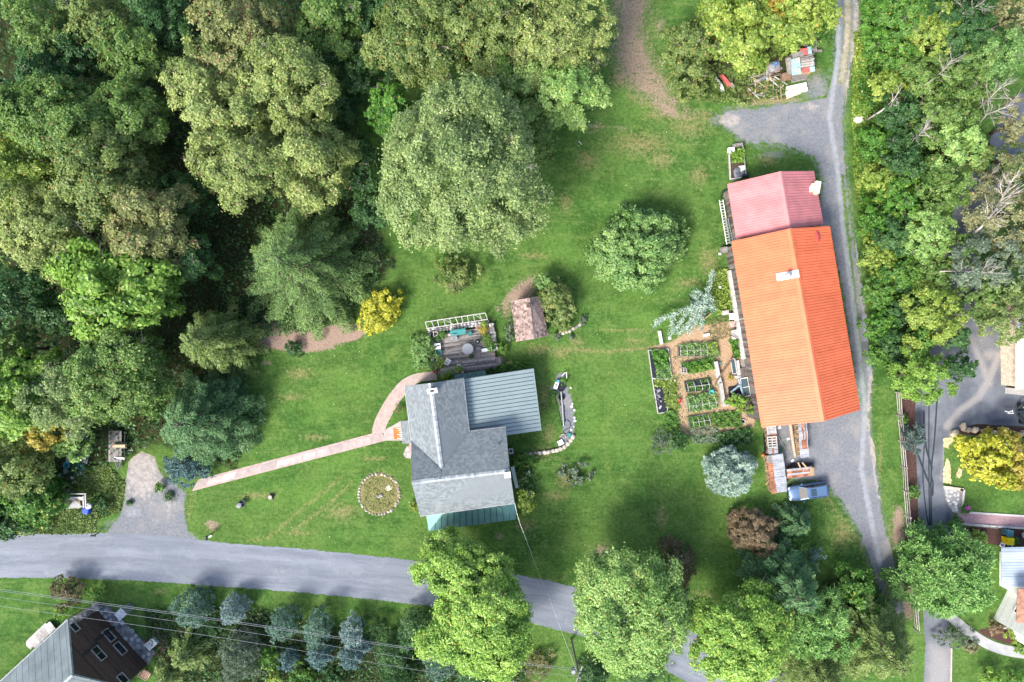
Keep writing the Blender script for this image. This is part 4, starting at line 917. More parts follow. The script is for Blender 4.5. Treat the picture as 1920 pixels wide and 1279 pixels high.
for (x, y, r, hh, pal, ho, lb) in ((1885, 400, 84, 7.5, 'sparse', .6, 'thin brownish tree with bare white limbs at the right edge'), (1850, 490, 70, 8, 'greygreen', .55, 'thin greyish tree below the white limbs'), (1895, 590, 62, 8, 'olive', .45, 'thin olive tree beside the white garage roof'), (1905, 480, 40, 7, 'olive', .3, 'yellowish green tree at the right edge between the thin trees'),
                       (1905, 25, 40, 7, 'tan', .35, 'pale thin tree in the upper right corner'), (1905, 230, 40, 7, 'tan', .55, 'wispy tree at the right edge by the bare white limbs'), (1840, 560, 56, 6, 'forest', .35, 'loose green tree over the lane left of the thin olive tree'), (1905, 330, 34, 6, 'hedge', .1, 'green tree at the right edge below the lane bend'), (1870, 545, 50, 7, 'silver', .3, 'pale silvery tree left of the garage roof'), (1800, 470, 40, 6, 'forest', .3, 'loose green tree over the upper lane'), (1875, 300, 44, 6, 'olive', .35, 'olive tree beside the lane bend at the right'), (1835, 300, 34, 5, 'forest', .4, 'loose tree overhanging the lane bend')):
    tree(B, x, y, r, hh, pal, lb, name='tree', hole=ho * .65, dens=30, leaf=.22, group='thin trees by the neighbour lane')
for (x, y, r, hh, pal, lb) in ((1852, 862, 52, 5, 'yellow', 'vivid yellow tree on the neighbour lawn'), (1905, 872, 44, 5, 'gold', 'golden tree at the right edge of the neighbour lawn'), (1880, 832, 34, 4, 'gold', 'dull golden bush-tree behind the yellow tree by the boulders')):
    tree(B, x, y, r, hh, pal, lb, name='tree', leaf=.36, dens=24)
for (x, y, r, hh, pal, lb) in ((1713, 823, 25, 2.2, 'teal', 'dark grey-teal spiky bush by the rail fence'), (1712, 924, 13, 1.3, 'hedge', 'small bright bush beside the lower rail fence'), (1694, 787, 10, 1, 'hedge', 'small bush at the upper rail fence'), (1842, 1006, 9, .9, 'lime', 'yellow-green ball bush behind the big pine'), (1828, 1000, 9, .9, 'ylgreen', 'second ball bush behind the big pine, left one'), (1902, 1014, 9, .8, 'bright', 'small bush right of the yellow bin'), (1900, 1190, 15, 1, 'ylgreen', 'yellow-green plant in the mulch bed by the white house'), (1912, 1215, 14, .9, 'lime', 'lime bush at the path edge by the white house'), (1866, 1178, 14, 1.1, 'smoke', 'brownish plant at the mulch bed tip'), (1822, 1214, 13, .8, 'sparse', 'pale dry ornamental grass by the curved path'), (1862, 1272, 22, 2.4, 'lime', 'yellow-green bush on the lower right lawn'), (1905, 1272, 18, 1.6, 'bright', 'green bush in the lower right corner'), (1795, 985, 13, .9, 'hedge', 'small green plant at the brick walk end')):
    tree('shrub', x, y, r, hh, pal, lb, name='bush', cat='bush', **({'spiky': 1, 'asp': .22, 'leaf': .34, 'dens': 60} if pal == 'teal' else {}))

# --- bare limbs
def bare_tree(pts, label, r=.16, seed=1, twigs=16, tl=2.2):
    """a leafless stem through (px, py, z) points with forked twigs"""
    rng = random.Random(seed); P = [W(*p) for p in pts]
    base = P[0].copy(); base.z = 0
    root = thing('bare_tree', label, 'bare tree', base, 0, None)
    b = MB(); b.tube([base] + P if P[0].z > .6 else P, r, 7, r * .25); b.build('trunk', BARKP, root, smooth=True)
    b = MB()
    for i in range(twigs):
        f = rng.uniform(.35, 1); k = f * (len(P) - 1); j = min(int(k), len(P) - 2); s = P[j].lerp(P[j + 1], k - j); ax = (P[j + 1] - P[j]).normalized()
        d = (ax * rng.uniform(.2, .9) + Vector((rng.uniform(-1, 1), rng.uniform(-1, 1), rng.uniform(-.2, .7)))).normalized()
        L = tl * rng.uniform(.5, 1.2); m = s + d * L * .5 + Vector((rng.uniform(-.2, .2), rng.uniform(-.2, .2), 0)); e = m + (d + Vector((rng.uniform(-.4, .4), rng.uniform(-.4, .4), .1))).normalized() * L * .5
        b.tube([s, m, e], r * .28, 4, .012)
        for q in range(3):
            d2 = (d + Vector((rng.uniform(-.9, .9), rng.uniform(-.9, .9), rng.uniform(-.3, .5)))).normalized(); s2 = s.lerp(m, rng.uniform(.5, 1)) if q < 2 else m
            b.tube([s2, s2 + d2 * L * .4], r * .14, 3, .008)
    b.build('branches', BARKP, root, smooth=True)
bare_tree([(1817, 446, 3.0), (1840, 425, 6), (1870, 390, 8.4), (1893, 345, 10)], 'tall leafless white tree leaning right over the lane', .24, 1, 30, 2.8)
bare_tree([(1820, 216, 2), (1850, 190, 5), (1880, 160, 7.5)], 'leafless white tree leaning over the upper right grass', .13, 2, 20, 2.0)
bare_tree([(1825, 246, 2), (1850, 215, 5), (1900, 195, 7.5)], 'second leafless pale tree just below, reaching to the right edge', .11, 3, 20, 2.0)
bare_tree([(1765, 509, 5.5), (1810, 508, 7), (1865, 512, 8)], 'bare trunk lying level above the lower lane', .12, 4, 22, 1.8)
bare_tree([(1718, 296, 2.6), (1722, 255, 4.6), (1735, 240, 5.4)], 'pale broken trunk standing among the strip trees', .16, 5, 14, 1.6)
bare_tree([(1760, 55, 4.8), (1800, 28, 6.2), (1845, 5, 7.2)], 'long pale limb at the frame top in the strip', .10, 6, 10, 2.0)
bare_tree([(1652, 208, 3.6), (1676, 188, 4.6), (1686, 170, 5.2)], 'silvery dead trunk leaning over the pale rock', .15, 7, 8, 1.4)
bare_tree([(1740, 155, 5.6), (1765, 136, 6.6), (1788, 108, 7.4)], 'pale dead limb above the fallen sheet metal', .09, 8, 12, 1.6)
bare_tree([(1822, 372, 2.2), (1835, 350, 4.2), (1865, 322, 5.4)], 'crooked white dead tree at the lane bend', .10, 9, 16, 1.6)
b = MB()
for a, c, d in (((1712, 466, 2.2), (1742, 460, 2.5), (1772, 449, 2.8)),): b.tube([W(*a), W(*c), W(*d)], .24, 8, .18)
b.tube([W(1712, 466, 2.2), W(1718, 472, 0)], .12, 6)
o = b.build('fallen_log', BARKP, label='thick grey fallen trunk propped in the lower strip', cat='log', smooth=True); root_at(o, W(1742, 460))
b = MB()
b.tube([W(1693, 330, 2.4), W(1699, 320, 3.2), W(1706, 314, 4)], .13, 7, .1); b.tube([W(1693, 330, 2.4), W(1690, 336, 0)], .14, 7)
o = b.build('tree_stub', BARKP, label='short pale snapped trunk below the standing broken one', cat='log', smooth=True); root_at(o, W(1692, 332))

# --- undergrowth: uncountable low leaves over the forest floors
def undergrowth(name, poly, n, pal, label, seed, hmax=1.2, leaf=.3):
    rng = np.random.default_rng(seed); xs = [p[0] for p in poly]; ys = [p[1] for p in poly]
    x = rng.uniform(max(min(xs), -160), max(xs), n * 3); y = rng.uniform(max(min(ys), -160), min(max(ys), 1420), n * 3)
    k = inside(poly, x, y); x, y = x[k][:n], y[k][:n]; n = len(x)
    cx, cy = (x - 960) / 16, (639.5 - y) / 16
    z = .08 + hmax * np.clip(np.sin(cx * 1.3) * np.cos(cy * 1.1) * .5 + .5, 0, 1) * rng.uniform(.2, 1, n)
    L = leaf * rng.uniform(.6, 1.5, n); N = unit(rng.normal(size=(n, 3)) * .5 + np.array([0, 0, .8]))
    me = leaf_mesh(name, np.stack([cx, cy, z], 1), N, rnd_unit(rng, n), L, L * .6, np.clip(.4 + .2 * np.sin(cx * .7 + 1) * np.sin(cy * .9) + rng.normal(size=n) * .17, 0, .9), PAL[pal])
    o = bpy.data.objects.new(name, me); link(o); MWD[o.name] = Matrix.Identity(4); return meta(o, label, kind='stuff')
undergrowth('undergrowth', FOREST, 56000, 'deep', 'dark low undergrowth on the floor of the wood', 1, 2.6, .32)
undergrowth('undergrowth', EAST, 26000, 'hedge', 'weedy green undergrowth in the strip beside the drive', 2, 1.3, .3)
undergrowth('undergrowth', SOUTHB, 14000, 'deep', 'dark low growth between the bank conifers', 3, .8, .28)
undergrowth('tall_grass', [(1600, 60), (1622, 70), (1625, 260), (1640, 480), (1655, 640), (1640, 640), (1622, 480), (1600, 330), (1596, 200)], 7000, 'ylgreen', 'tall yellow-green weeds along the drive verge', 4, .7, .26)
undergrowth('tall_grass', [(1265, 175), (1345, 195), (1480, 185), (1470, 150), (1340, 120), (1270, 150)], 3200, 'olive', 'tall rough weeds round the junk yard', 5, .5, .24)
undergrowth('tall_grass', [(120, 880), (200, 870), (235, 905), (225, 960), (180, 975), (180, 1000), (0, 1003), (0, 985), (100, 960)], 6000, 'olive', 'rough weeds between trailer, booth and road', 6, .35, .22)
# ---------------------------------------------------------------- building helpers
def pin(poly, x, y):
    c = False; n = len(poly)
    for i in range(n):
        x1, y1 = poly[i]; x2, y2 = poly[(i + 1) % n]
        if (y1 > y) != (y2 > y) and x < (x2 - x1) * (y - y1) / (y2 - y1) + x1: c = not c
    return c
def plane_axes(P):
    """P: 3-D polygon of a roof plane, P[0]->P[1] runs along the eave; returns origin, along, up-slope, normal"""
    P = [Vector(p) for p in P]; u = (P[1] - P[0]).normalized()
    n = Vector((0, 0, 0))
    for i in range(1, len(P) - 1): n += (P[i] - P[0]).cross(P[i + 1] - P[0])
    n.normalize()
    if n.z < 0: n = -n
    return P[0], u, n.cross(u), n
def shingles(mb, P, course=.30, tab=.42, rng=None, th=.022, skip=0.0, gap=.012):
    """lay overlapping shingle tabs on the plane polygon P, each with its own butt edge and tone"""
    o, u, v, n = plane_axes(P); Q = [((Vector(p) - o).dot(u), (Vector(p) - o).dot(v)) for p in P]
    x0, x1 = min(q[0] for q in Q), max(q[0] for q in Q); y0, y1 = min(q[1] for q in Q), max(q[1] for q in Q)
    r = 0; y = y0
    while y < y1 - .02:
        x = x0 - rng.uniform(0, tab)
        while x < x1:
            w = tab * rng.uniform(.75, 1.25); a, b_ = max(x, x0), min(x + w - gap, x1)
            if b_ - a > .05 and rng.random() >= skip:
                ym = min(y + course, y1)
                def clip(xx, lo, hi, yy):
                    return pin(Q, xx, yy)
                m_ = (y + ym) / 2
                aa, bb = a, b_
                ok = pin(Q, (aa + bb) / 2, m_)
                if ok:
                    for _ in range(6):
                        if not (pin(Q, aa + 1e-3, y + .01) and pin(Q, aa + 1e-3, ym - .02)): aa += (bb - aa) * .22
                        if not (pin(Q, bb - 1e-3, y + .01) and pin(Q, bb - 1e-3, ym - .02)): bb -= (bb - aa) * .22
                    L = th * rng.uniform(.8, 1.3)
                    p = lambda xx, yy, zz: o + u * xx + v * yy + n * zz
                    mb.add([p(aa, y, L), p(bb, y, L), p(bb, ym, .006), p(aa, ym, .006), p(aa, y, .001), p(bb, y, .001)], ((0, 1, 2, 3), (4, 5, 1, 0)), rng.random())
            x += w
        y += course * .985; r += 1
def ribbed(P, pitch, hgt, width, t=.03, mb=None):
    """corrugated sheet: ribs run up the slope of plane P (quad: eave a, eave b, top b, top a)"""
    mb = mb or MB(); a, b, c, d = [Vector(p) for p in P]; _, u, v, n = plane_axes(P)
    m = max(1, int((b - a).length / pitch)); vs = []; fs = []
    prof = []
    for i in range(m):
        f0 = i / m; w = width / (b - a).length
        prof += [(f0, 0), (f0 + (1 / m - w) * .5, 0), (f0 + (1 / m - w) * .5 + w * .25, hgt), (f0 + (1 / m - w) * .5 + w * .75, hgt), (f0 + (1 / m - w) * .5 + w, 0)]
    prof.append((1, 0))
    for f, h in prof:
        vs += [a.lerp(b, f) + n * h, d.lerp(c, f) + n * h]
    k = len(prof)
    for i in range(k - 1): fs.append((2 * i, 2 * i + 2, 2 * i + 3, 2 * i + 1))
    mb.add(vs, fs); r_ = random.Random(int(abs(a.x * 7 + a.y * 13))); tt = [r_.random() for _ in range(m // 3 + 2)]
    for i in range(len(fs)): mb.t[len(mb.t) - len(fs) + i] = tt[(i // 5) // 3]
    mb.slab([p - n * .004 for p in (a, b, c, d)], t)
    return mb
def gable_wall_poly(mb, pts, th, t=.5):
    """vertical wall panel from 3-D outline pts (coplanar), thickened"""
    P = [Vector(p) for p in pts]; n = (P[1] - P[0]).cross(P[2] - P[0]).normalized() * th; k = len(P)
    mb.add(P + [p + n for p in P], [tuple(range(k)), tuple(range(k, 2 * k))[::-1]] + [(i, k + i, k + (i + 1) % k, (i + 1) % k) for i in range(k)], t)
def window(parent, c, u, w, h, n, frame_m, divs=(1, 2), fr=.07):
    """window on a wall: c centre on the wall face, u horizontal along the wall, n outward normal"""
    c = Vector(c); u = Vector(u).normalized(); n = Vector(n).normalized(); z = n.cross(u).normalized()
    if abs(z.z) > .5 and z.z < 0: z = -z
    b = MB(); M = lambda a, b_: c + u * a + z * b_ + n * .035
    b.beam(M(-w / 2 - fr, h / 2 + fr / 2), M(w / 2 + fr, h / 2 + fr / 2), .09, fr, up=z); b.beam(M(-w / 2 - fr, -h / 2 - fr / 2), M(w / 2 + fr, -h / 2 - fr / 2), .12, fr, up=z)
    for s in (-1, 1): b.beam(M(s * (w + fr) / 2, -h / 2), M(s * (w + fr) / 2, h / 2), .09, fr, up=u)
    fo = b.build('window', frame_m, parent)
    g = MB(); q = [c + u * a + z * d + n * .012 for a, d in ((-w / 2, -h / 2), (w / 2, -h / 2), (w / 2, h / 2), (-w / 2, h / 2))]
    g.add(q, [(0, 1, 2, 3)]); g.build('pane', glass_mat('window_glass', (.012, .014, .018)), fo)
    if divs[0] > 1 or divs[1] > 1:
        m2 = MB()
        for i in range(1, divs[0]): m2.beam(M(-w / 2 + w * i / divs[0], -h / 2), M(-w / 2 + w * i / divs[0], h / 2), .05, .045, up=u)
        for i in range(1, divs[1]): m2.beam(M(-w / 2, -h / 2 + h * i / divs[1]), M(w / 2, -h / 2 + h * i / divs[1]), .05, .045, up=z)
        m2.build('glazing_bar', frame_m, fo)
    return fo
def clapboard(mb, a, b, z0, z1, n, step=.16, top=None, rng=random.Random(3)):
    """horizontal lapped boards on a wall from a to b (plan), optional top(f)->height limit for gables"""
    a = Vector(a); b = Vector(b); n = Vector(n).normalized(); z = z0
    while z < z1 - .01:
        zz = min(z + step, z1); f0, f1 = 0.0, 1.0
        if top:
            fs = [i / 200 for i in range(201) if top(i / 200) > zz]
            if not fs: break
            f0, f1 = fs[0], fs[-1]
        p, q = a.lerp(b, f0), a.lerp(b, f1)
        v = [Vector((p.x, p.y, z)) + n * .022, Vector((q.x, q.y, z)) + n * .022, Vector((q.x, q.y, zz)) + n * .004, Vector((p.x, p.y, zz)) + n * .004, Vector((p.x, p.y, z)), Vector((q.x, q.y, z))]
        fl = [(0, 1, 2, 3), (4, 5, 1, 0)]
        if (v[1] - v[0]).cross(v[2] - v[1]).dot(n) < 0: fl = [f[::-1] for f in fl]
        mb.add(v, fl, rng.random()); z = zz

WHITE = mat('white_paint', (.78, .78, .76), .55, var=.06, tintv=.08)
OFFW = mat('weathered_white', (.47, .46, .44), .7, var=.15, scale=4, tintv=.2)
GREYW = mat('weathered_wood', (.23, .215, .20), .9, var=.25, scale=4, stretch=(1, 1, 1), tintv=.35)
BROWNW = mat('brown_wood', (.19, .125, .08), .85, var=.25, tintv=.3)
TANW = mat('tan_wood', (.42, .29, .17), .8, var=.2, tintv=.3)
DARK = mat('dark_metal', (.035, .04, .05), .45, .3, var=.2)
GREYM = mat('grey_metal', (.34, .36, .38), .4, .5, var=.12)
CONC = mat('pale_concrete', (.43, .38, .35), .9, var=.16, scale=1.4, tintv=.2, bump=.2, bscale=25)
STONE = mat('field_stone', (.34, .325, .31), .9, var=.3, scale=3, tintv=.5, bump=.4, bscale=12)
CREAM = mat('cream_stone', (.52, .45, .36), .9, var=.22, scale=2, tintv=.35, bump=.4, bscale=9)
TEALP = mat('teal_paint', (.04, .23, .215), .5, var=.12)
BLACKP = mat('black_plastic', (.02, .023, .028), .35, var=.4, scale=5)
TARP = mat('grey_tarp', (.17, .18, .20), .5, var=.35, scale=2.5)
SOIL = mat('soil', (.075, .05, .035), .95, var=.35, scale=6, bump=.5)
SHIN = mat('house_shingle', (.180, .206, .216), .93, var=.05, scale=1.2, tintv=.2, bump=.3, bscale=40, spec=.2)
SEAM = mat('blue_green_metal', (.235, .30, .302), .42, .15, var=.06, scale=.8, tintv=.06, spec=.4)
TEALM = mat('teal_metal', (.095, .215, .205), .42, .15, var=.10, scale=.9, tintv=.08, spec=.4)
BRICKW = mat('red_brown_siding', (.20, .085, .065), .85, var=.15, tintv=.15)

# ---------------------------------------------------------------- farmhouse
HE = 5.5
fh = thing('farmhouse', 'grey shingled farmhouse with cross gables and green metal side roofs', 'house', (*W(840, 840)[:2], 0))
rs = random.Random(11)
NW, RN, NE = W(758.2, 723.6, HE), W(807, 718.5, 7.6), W(868.6, 708.6, HE)
IN = W(879.5, 808.6, HE); VW = W(771, 826, HE); RWS = W(828, 880, 7.62)
SE_, SW_, SNE = W(965, 944, HE), W(787.6, 968, HE), W(948.5, 800.8, HE)
RW_, RE_ = W(772, 905, 8.25), W(956, 883, 8.25)
n_west = [VW, NW, RN, RWS]; n_east = [NE, IN, RWS, RN]
s_south = [SW_, SE_, RE_, RW_]; s_north_e = [SNE, IN, RWS, RW_ * .0 + W(828, 898.5, 8.25), RE_]; s_north_w = [VW, RWS, W(828, 898.5, 8.25), RW_]
planes = {'w': (NW, VW, RWS, RN), 'e': (IN, NE, RN, RWS), 's': (SW_, SE_, RE_, RW_)}
b = MB()
for P in ((NW, VW, RWS, RN), (IN, NE, RN, RWS), (SW_, SE_, RE_, RW_), (SNE, IN, RWS, W(828, 898.5, 8.25), RE_), (VW, RW_, W(828, 898.5, 8.25), RWS)):
    b.slab(P, .16, .4)
roof = b.build('roof', SHIN, fh)
b = MB()
for P in ((NW, VW, RWS, RN), (IN, NE, RN, RWS), (SW_, SE_, RE_, RW_)): shingles(b, P, .21, .30, rs, .018)
o_, u_, v_, n_ = plane_axes((SNE, IN, RWS, RE_))
shingles(b, (SNE, IN, RWS, W(828, 898.5, 8.25), RE_), .21, .30, rs, .018)
shingles(b, [VW + (VW - IN) * 0, VW + (IN - VW) * .02, RWS, W(828, 898.5, 8.25), RW_], .21, .30, rs, .018)
o = b.build('shingle', SHIN, roof, kind='stuff')
CAP = mat('ridge_cap', (.33, .36, .375), .85, var=.15, scale=4, tintv=.25)
for a, c, k in ((RN, RWS, 34), (RW_, RE_, 38)):
    d = (c - a).normalized(); sd2 = Vector((-d.y, d.x, 0)).normalized(); b = MB()
    for i in range(k):
        p, q = a.lerp(c, i / k), a.lerp(c, (i + .94) / k); t = rs.random()
        for s in (-1, 1):
            x = sd2 * s * .22 - Vector((0, 0, .115)); v = [p + Vector((0, 0, .05)), q + Vector((0, 0, .035)), q + x + Vector((0, 0, .035)), p + x + Vector((0, 0, .05))]
            b.add(v, [(0, 1, 2, 3) if s < 0 else (3, 2, 1, 0)], t)
    b.build('ridge_cap', CAP, roof)
# walls under the eaves
def inset(p, c, d):
    v = (Vector((c.x, c.y, 0)) - Vector((p.x, p.y, 0))).normalized(); return (p.x + v.x * d, p.y + v.y * d)
cN = (NW + IN) / 2; cS = (SW_ + SNE) / 2
b = MB()
b.prism([inset(p, cN, .55) for p in (NW, NE, IN, VW)], -.1, HE - .12); b.prism([inset(p, cS, .55) for p in (SW_, SE_, SNE, VW)], -.1, HE - .15)
for A, B_, R_ in ((NW, NE, RN), (VW, SW_, RW_), (SE_, SNE, RE_)):
    c0 = cN if A is NW else cS
    a, e = Vector((*inset(A, c0, .42), HE - .15)), Vector((*inset(B_, c0, .42), HE - .15)); r_ = Vector((R_.x, R_.y, R_.z - .3)); mid = (a + e) / 2; r_ = Vector((mid.x, mid.y, R_.z - .35))
    gable_wall_poly(b, (a, e, r_), .06)
b.build('wall', BRICKW, fh)
b = MB()
for A, B_ in ((NW, VW), (NE, IN), (SW_, SE_), (SNE, IN)):
    z = Vector((0, 0, -.05)); b.beam(A + z, B_ + z, .09, .09)
b.build('gutter', OFFW, fh)
wn_d = (NE - NW).normalized(); wn_n = Vector((-wn_d.y, wn_d.x, 0))
for f, z in ((.3, 1.6), (.7, 1.6), (.3, 4.2), (.7, 4.2)):
    p = Vector((*inset(NW, cN, .55), 0)).lerp(Vector((*inset(NE, cN, .55), 0)), f); window(fh, p + Vector((0, 0, z)), wn_d, .8, 1.2, wn_n, WHITE, (2, 2))
es = (SNE - SE_).normalized(); en = Vector((es.y, -es.x, 0))
for f, z in ((.25, 4.0), (.75, 4.0), (.75, 1.5)):
    p = Vector((*inset(SE_, cS, .55), 0)).lerp(Vector((*inset(SNE, cS, .55), 0)), f); window(fh, p + Vector((0, 0, z)), es, .8, 1.2, en, WHITE, (2, 2))
# chimneys
b = MB(); c = W(810.5, 733, 8.3); rzh = math.radians(8)
b.box((c.x, c.y, 7.75), (.62, .40, 1.3), rzh)
ch = b.build('chimney', mat('red_brick', (.25, .10, .075), .9, var=.3, scale=8), fh, label='small white-capped brick chimney on the north ridge')
b = MB(); cb = W(810.5, 733, 8.45)
for dx, dy, sx, sy in ((-.38, 0, .30, .52), (.38, 0, .30, .52), (0, .19, .46, .14), (0, -.19, .46, .14)):
    q = Matrix.Rotation(rzh, 3, 'Z') @ Vector((dx, dy, 0)); b.box((cb.x + q.x, cb.y + q.y, 8.45), (sx, sy, .12), rzh)
b.build('chimney_cap', WHITE, ch)
b = MB(); b.box((cb.x, cb.y, 8.405), (.42, .22, .008), rzh); b.build('flue', DARK, ch)
b = MB(); c = W(951.5, 890.5, 8.9); b.box((c.x, c.y, 8.1), (.56, .5, 1.5), rzh)
ch = b.build('chimney', mat('red_brick', (.25, .10, .075)), fh, label='white-topped chimney at the east end of the main ridge')
b = MB(); b.box((c.x, c.y, 8.9), (.66, .60, .14), rzh); b.build('chimney_cap', WHITE, ch)
b = MB(); p = W(936, 832, 6.6); b.tube([p - Vector((0, 0, .3)), p + Vector((0, 0, .35))], .07, 8); b.build('vent_pipe', DARK, fh)
# standing seam roof of the east wing
A, B_, C_, D_ = W(866.5, 711.2, 4.6), W(999, 691, 3.2), W(1014, 807.6, 3.2), W(879, 827, 4.6)
n = 16
for i in range(n):
    f0, f1 = i / n, (i + 1) / n; b = MB()
    q = [A.lerp(D_, f0), B_.lerp(C_, f0), B_.lerp(C_, f1 - .004), A.lerp(D_, f1 - .004)]
    b.slab(q, .05, .35 + .3 * rs.random()); up = Vector((0, 0, .055))
    po = b.build('roof_panel', SEAM, fh); b = MB(); b.beam(q[0] + up * .3, q[1] + up * .3, .06, .035); b.build('seam', mat('seam_metal', (.055, .085, .095), .6), po)
b = MB(); cE = (A + C_) / 2
b.prism([inset(Vector((p.x, p.y, 0)), cE, .5) for p in (A, B_, C_, D_)], -.1, 3.0); b.build('wing_wall', BRICKW, fh)
b = MB(); p = W(887, 778, 4.3); b.tube([p - Vector((0, 0, .2)), p + Vector((0, 0, .25))], .06, 8); b.build('vent_pipe', DARK, fh)
b = MB(); z = Vector((0, 0, -.06)); b.beam(B_ + z + Vector((.04, 0, 0)), C_ + z + Vector((.04, 0, 0)), .10, .10); b.build('gutter', SEAM, fh)
# little green roof strip on the north side
b = MB(); A2, B2, C2, D2 = W(851.5, 702.5, 2.7), W(909, 694, 2.7), W(913, 706, 3.1), W(854, 715, 3.1)
for i in range(7):
    q = [A2.lerp(B2, i / 7), A2.lerp(B2, (i + .985) / 7), D2.lerp(C2, (i + .985) / 7), D2.lerp(C2, i / 7)]
    b = MB(); b.slab(q, .04, .2 + .4 * rs.random()); b.beam(q[0] + Vector((0, 0, .02)), q[3] + Vector((0, 0, .02)), .04, .05); b.build('roof_panel', mat('dark_green_metal', (.085, .15, .14), .5, .1), fh)
# south porch, hipped standing seam
P0, P1, P2, P3 = W(804, 996, 2.6), W(967.5, 974, 2.6), W(966.5, 947, 3.2), W(799.5, 965, 2.7)
H0, H1 = W(832, 962, 3.75), W(937, 948.5, 3.75)
PW, PE = W(798, 962, 2.9), W(967, 944, 2.9)
k = 14
for i in range(k):
    f0, f1 = i / k, (i + .99) / k
    b = MB(); q = [P0.lerp(P1, f0), P0.lerp(P1, f1)]
    def topat(f):
        if f < .165: return P0.lerp(H0, f / .165)
        if f > .83: return P1.lerp(H1, (1 - f) / .17)
        return H0.lerp(H1, (f - .165) / .665)
    tp = [topat(f1), topat(f0)]
    qq = q + tp if (tp[1] - q[0]).length > .05 else [q[0], q[1], tp[0]]
    if f1 >= .995 and (tp[0] - q[1]).length < .08: qq = [q[0], q[1], tp[1]]
    b.slab(qq, .04, .3 + .4 * rs.random())
    po = b.build('porch_panel', TEALM, fh)
    if (tp[1] - q[0]).length > .2: b = MB(); b.beam(q[0] + Vector((0, 0, .012)), tp[1] + Vector((0, 0, .012)), .06, .04); b.build('seam', mat('porch_seam', (.02, .05, .05), .6), po)
for tri, lean in (((P0, H0, PW), 0), ((P1, PE, H1), 1)):
    for f in (0, .5):
        b = MB(); a = tri[0]; s1, s2 = (tri[1], tri[2])
        q = [a, s1.lerp(s2, f), s1.lerp(s2, f + .49)]; b.slab(q, .04, .4 + .5 * (1 - lean) * .6); b.build('porch_panel', TEALM, fh)
b = MB()
for f in (.04, .3, .55, .8, .97):
    p = P0.lerp(P1, f); b.beam((p.x, p.y + .25, 0), (p.x, p.y + .25, 2.6), .12, .12)
b.build('porch_post', WHITE, fh)
b = MB(); b.prism([tuple(W(*q)[:2]) for q in ((806, 991), (964, 969), (962, 945), (800, 965))], 0, .25); b.build('porch_floor', CONC, fh)
# small east awning and west stoop roof
b = MB()
for i in range(5):
    q = [W(957.5, 876, 3.3).lerp(W(966.5, 916, 3.3), i / 5), W(964, 874.5, 2.9).lerp(W(972.5, 915, 2.9), i / 5), W(964, 874.5, 2.9).lerp(W(972.5, 915, 2.9), (i + .98) / 5), W(957.5, 876, 3.3).lerp(W(966.5, 916, 3.3), (i + .98) / 5)]
    b = MB(); b.slab(q, .04, rs.random()); b.build('awning_panel', SEAM, fh)
b = MB(); P = (W(754.5, 832.5, 2.6), W(750.5, 790, 2.6), W(766, 788.5, 3.2), W(771.5, 831, 3.2)); b.slab(P, .08, .5)
st = b.build('stoop_roof', SHIN, fh); b = MB(); shingles(b, P, .22, .34, rs); b.build('shingle', SHIN, st, kind='stuff')
b = MB()
for q in ((753, 795), (756, 830)): b.beam(W(*q, 0), W(*q, 2.55), .11, .11)
b.build('stoop_post', WHITE, fh)
b = MB(); b.beam(W(786, 962, 5.3), W(786, 962, 0), .09, .09); b.build('downspout', WHITE, fh)

# ---------------------------------------------------------------- barn
barn = thing('barn', 'long barn with bright orange metal roof and a pink roofed end', 'barn', (*W(1470, 590)[:2], 0))
OR1 = mat('orange_metal', (.64, .148, .062), .45, .0, var=.09, scale=.8, tintv=.07, spec=.35)
PK1 = mat('pink_metal', (.49, .180, .184), .45, .0, var=.10, scale=.8, tintv=.07, spec=.35)
ze, zr = 4.8, 7.8
ONW, ORN, ONE = W(1371, 452.6, ze), W(1481, 428.6, zr), W(1556, 423.7, ze); OSW, ORS, OSE = W(1428, 801.7, ze), W(1545, 789.7, zr), W(1613, 768.5, ze)
orr = MB(); ribbed((OSW, ONW, ORN, ORS), .30, .045, .11, mb=orr); ribbed((ONE, OSE, ORS, ORN), .30, .045, .11, mb=orr)
oro = orr.build('orange_roof', OR1, barn)
b = MB()
for s in ((OSW, ONW), (ONE, OSE)):
    pass
d = (ORS - ORN).normalized(); sd2 = Vector((-d.y, d.x, 0)).normalized()
for s in (-1, 1):
    x = sd2 * s * .34 - Vector((0, 0, .19)); up = Vector((0, 0, .08)); v = [ORN + up, ORS + up, ORS + x + up, ORN + x + up]; b.add(v, [(0, 1, 2, 3) if s < 0 else (3, 2, 1, 0)], .5)
b.build('ridge_cap', OR1, oro)
# pipe flashing and red half dome
_, u, v, n = plane_axes((OSW, ONW, ORN, ORS))
c = ray_plane(1477, 516.5, ORN, n)
b = MB(); M = Matrix((u, v, n)).transposed(); b.box(c + n * .06, (.80, 2.25, .05), M=M); fl = b.build('flashing', WHITE, oro)
b = MB(); c2 = ray_plane(1474.5, 515.5, ORN, n); b.tube([c2, c2 + Vector((0, 0, .75))], .2, 12); b.lathe(c2 + Vector((0, 0, .78)), [(.3, 0), (.3, .05), (.02, .16)], 12); b.build('flue_pipe', GREYM, oro)
_, u2, v2, n2 = plane_axes((ONE, OSE, ORS, ORN))
c = ray_plane(1533, 443.5, ORN, n2); b = MB(); vs = []; fs = []
K = 14
M2 = Matrix((u2, v2, n2)).transposed()
ring = [(0.0, 1.0), (.55, .85), (1, 0)]
for j, (hh, rr) in enumerate(((.04, .62), (.14, .54), (.20, .36), (.22, .02))):
    for i in range(K + 1):
        a = math.pi * i / K; vs.append(c + u2 * (rr * math.cos(a)) + v2 * (rr * math.sin(a) * 1.0 - .25) + n2 * hh)
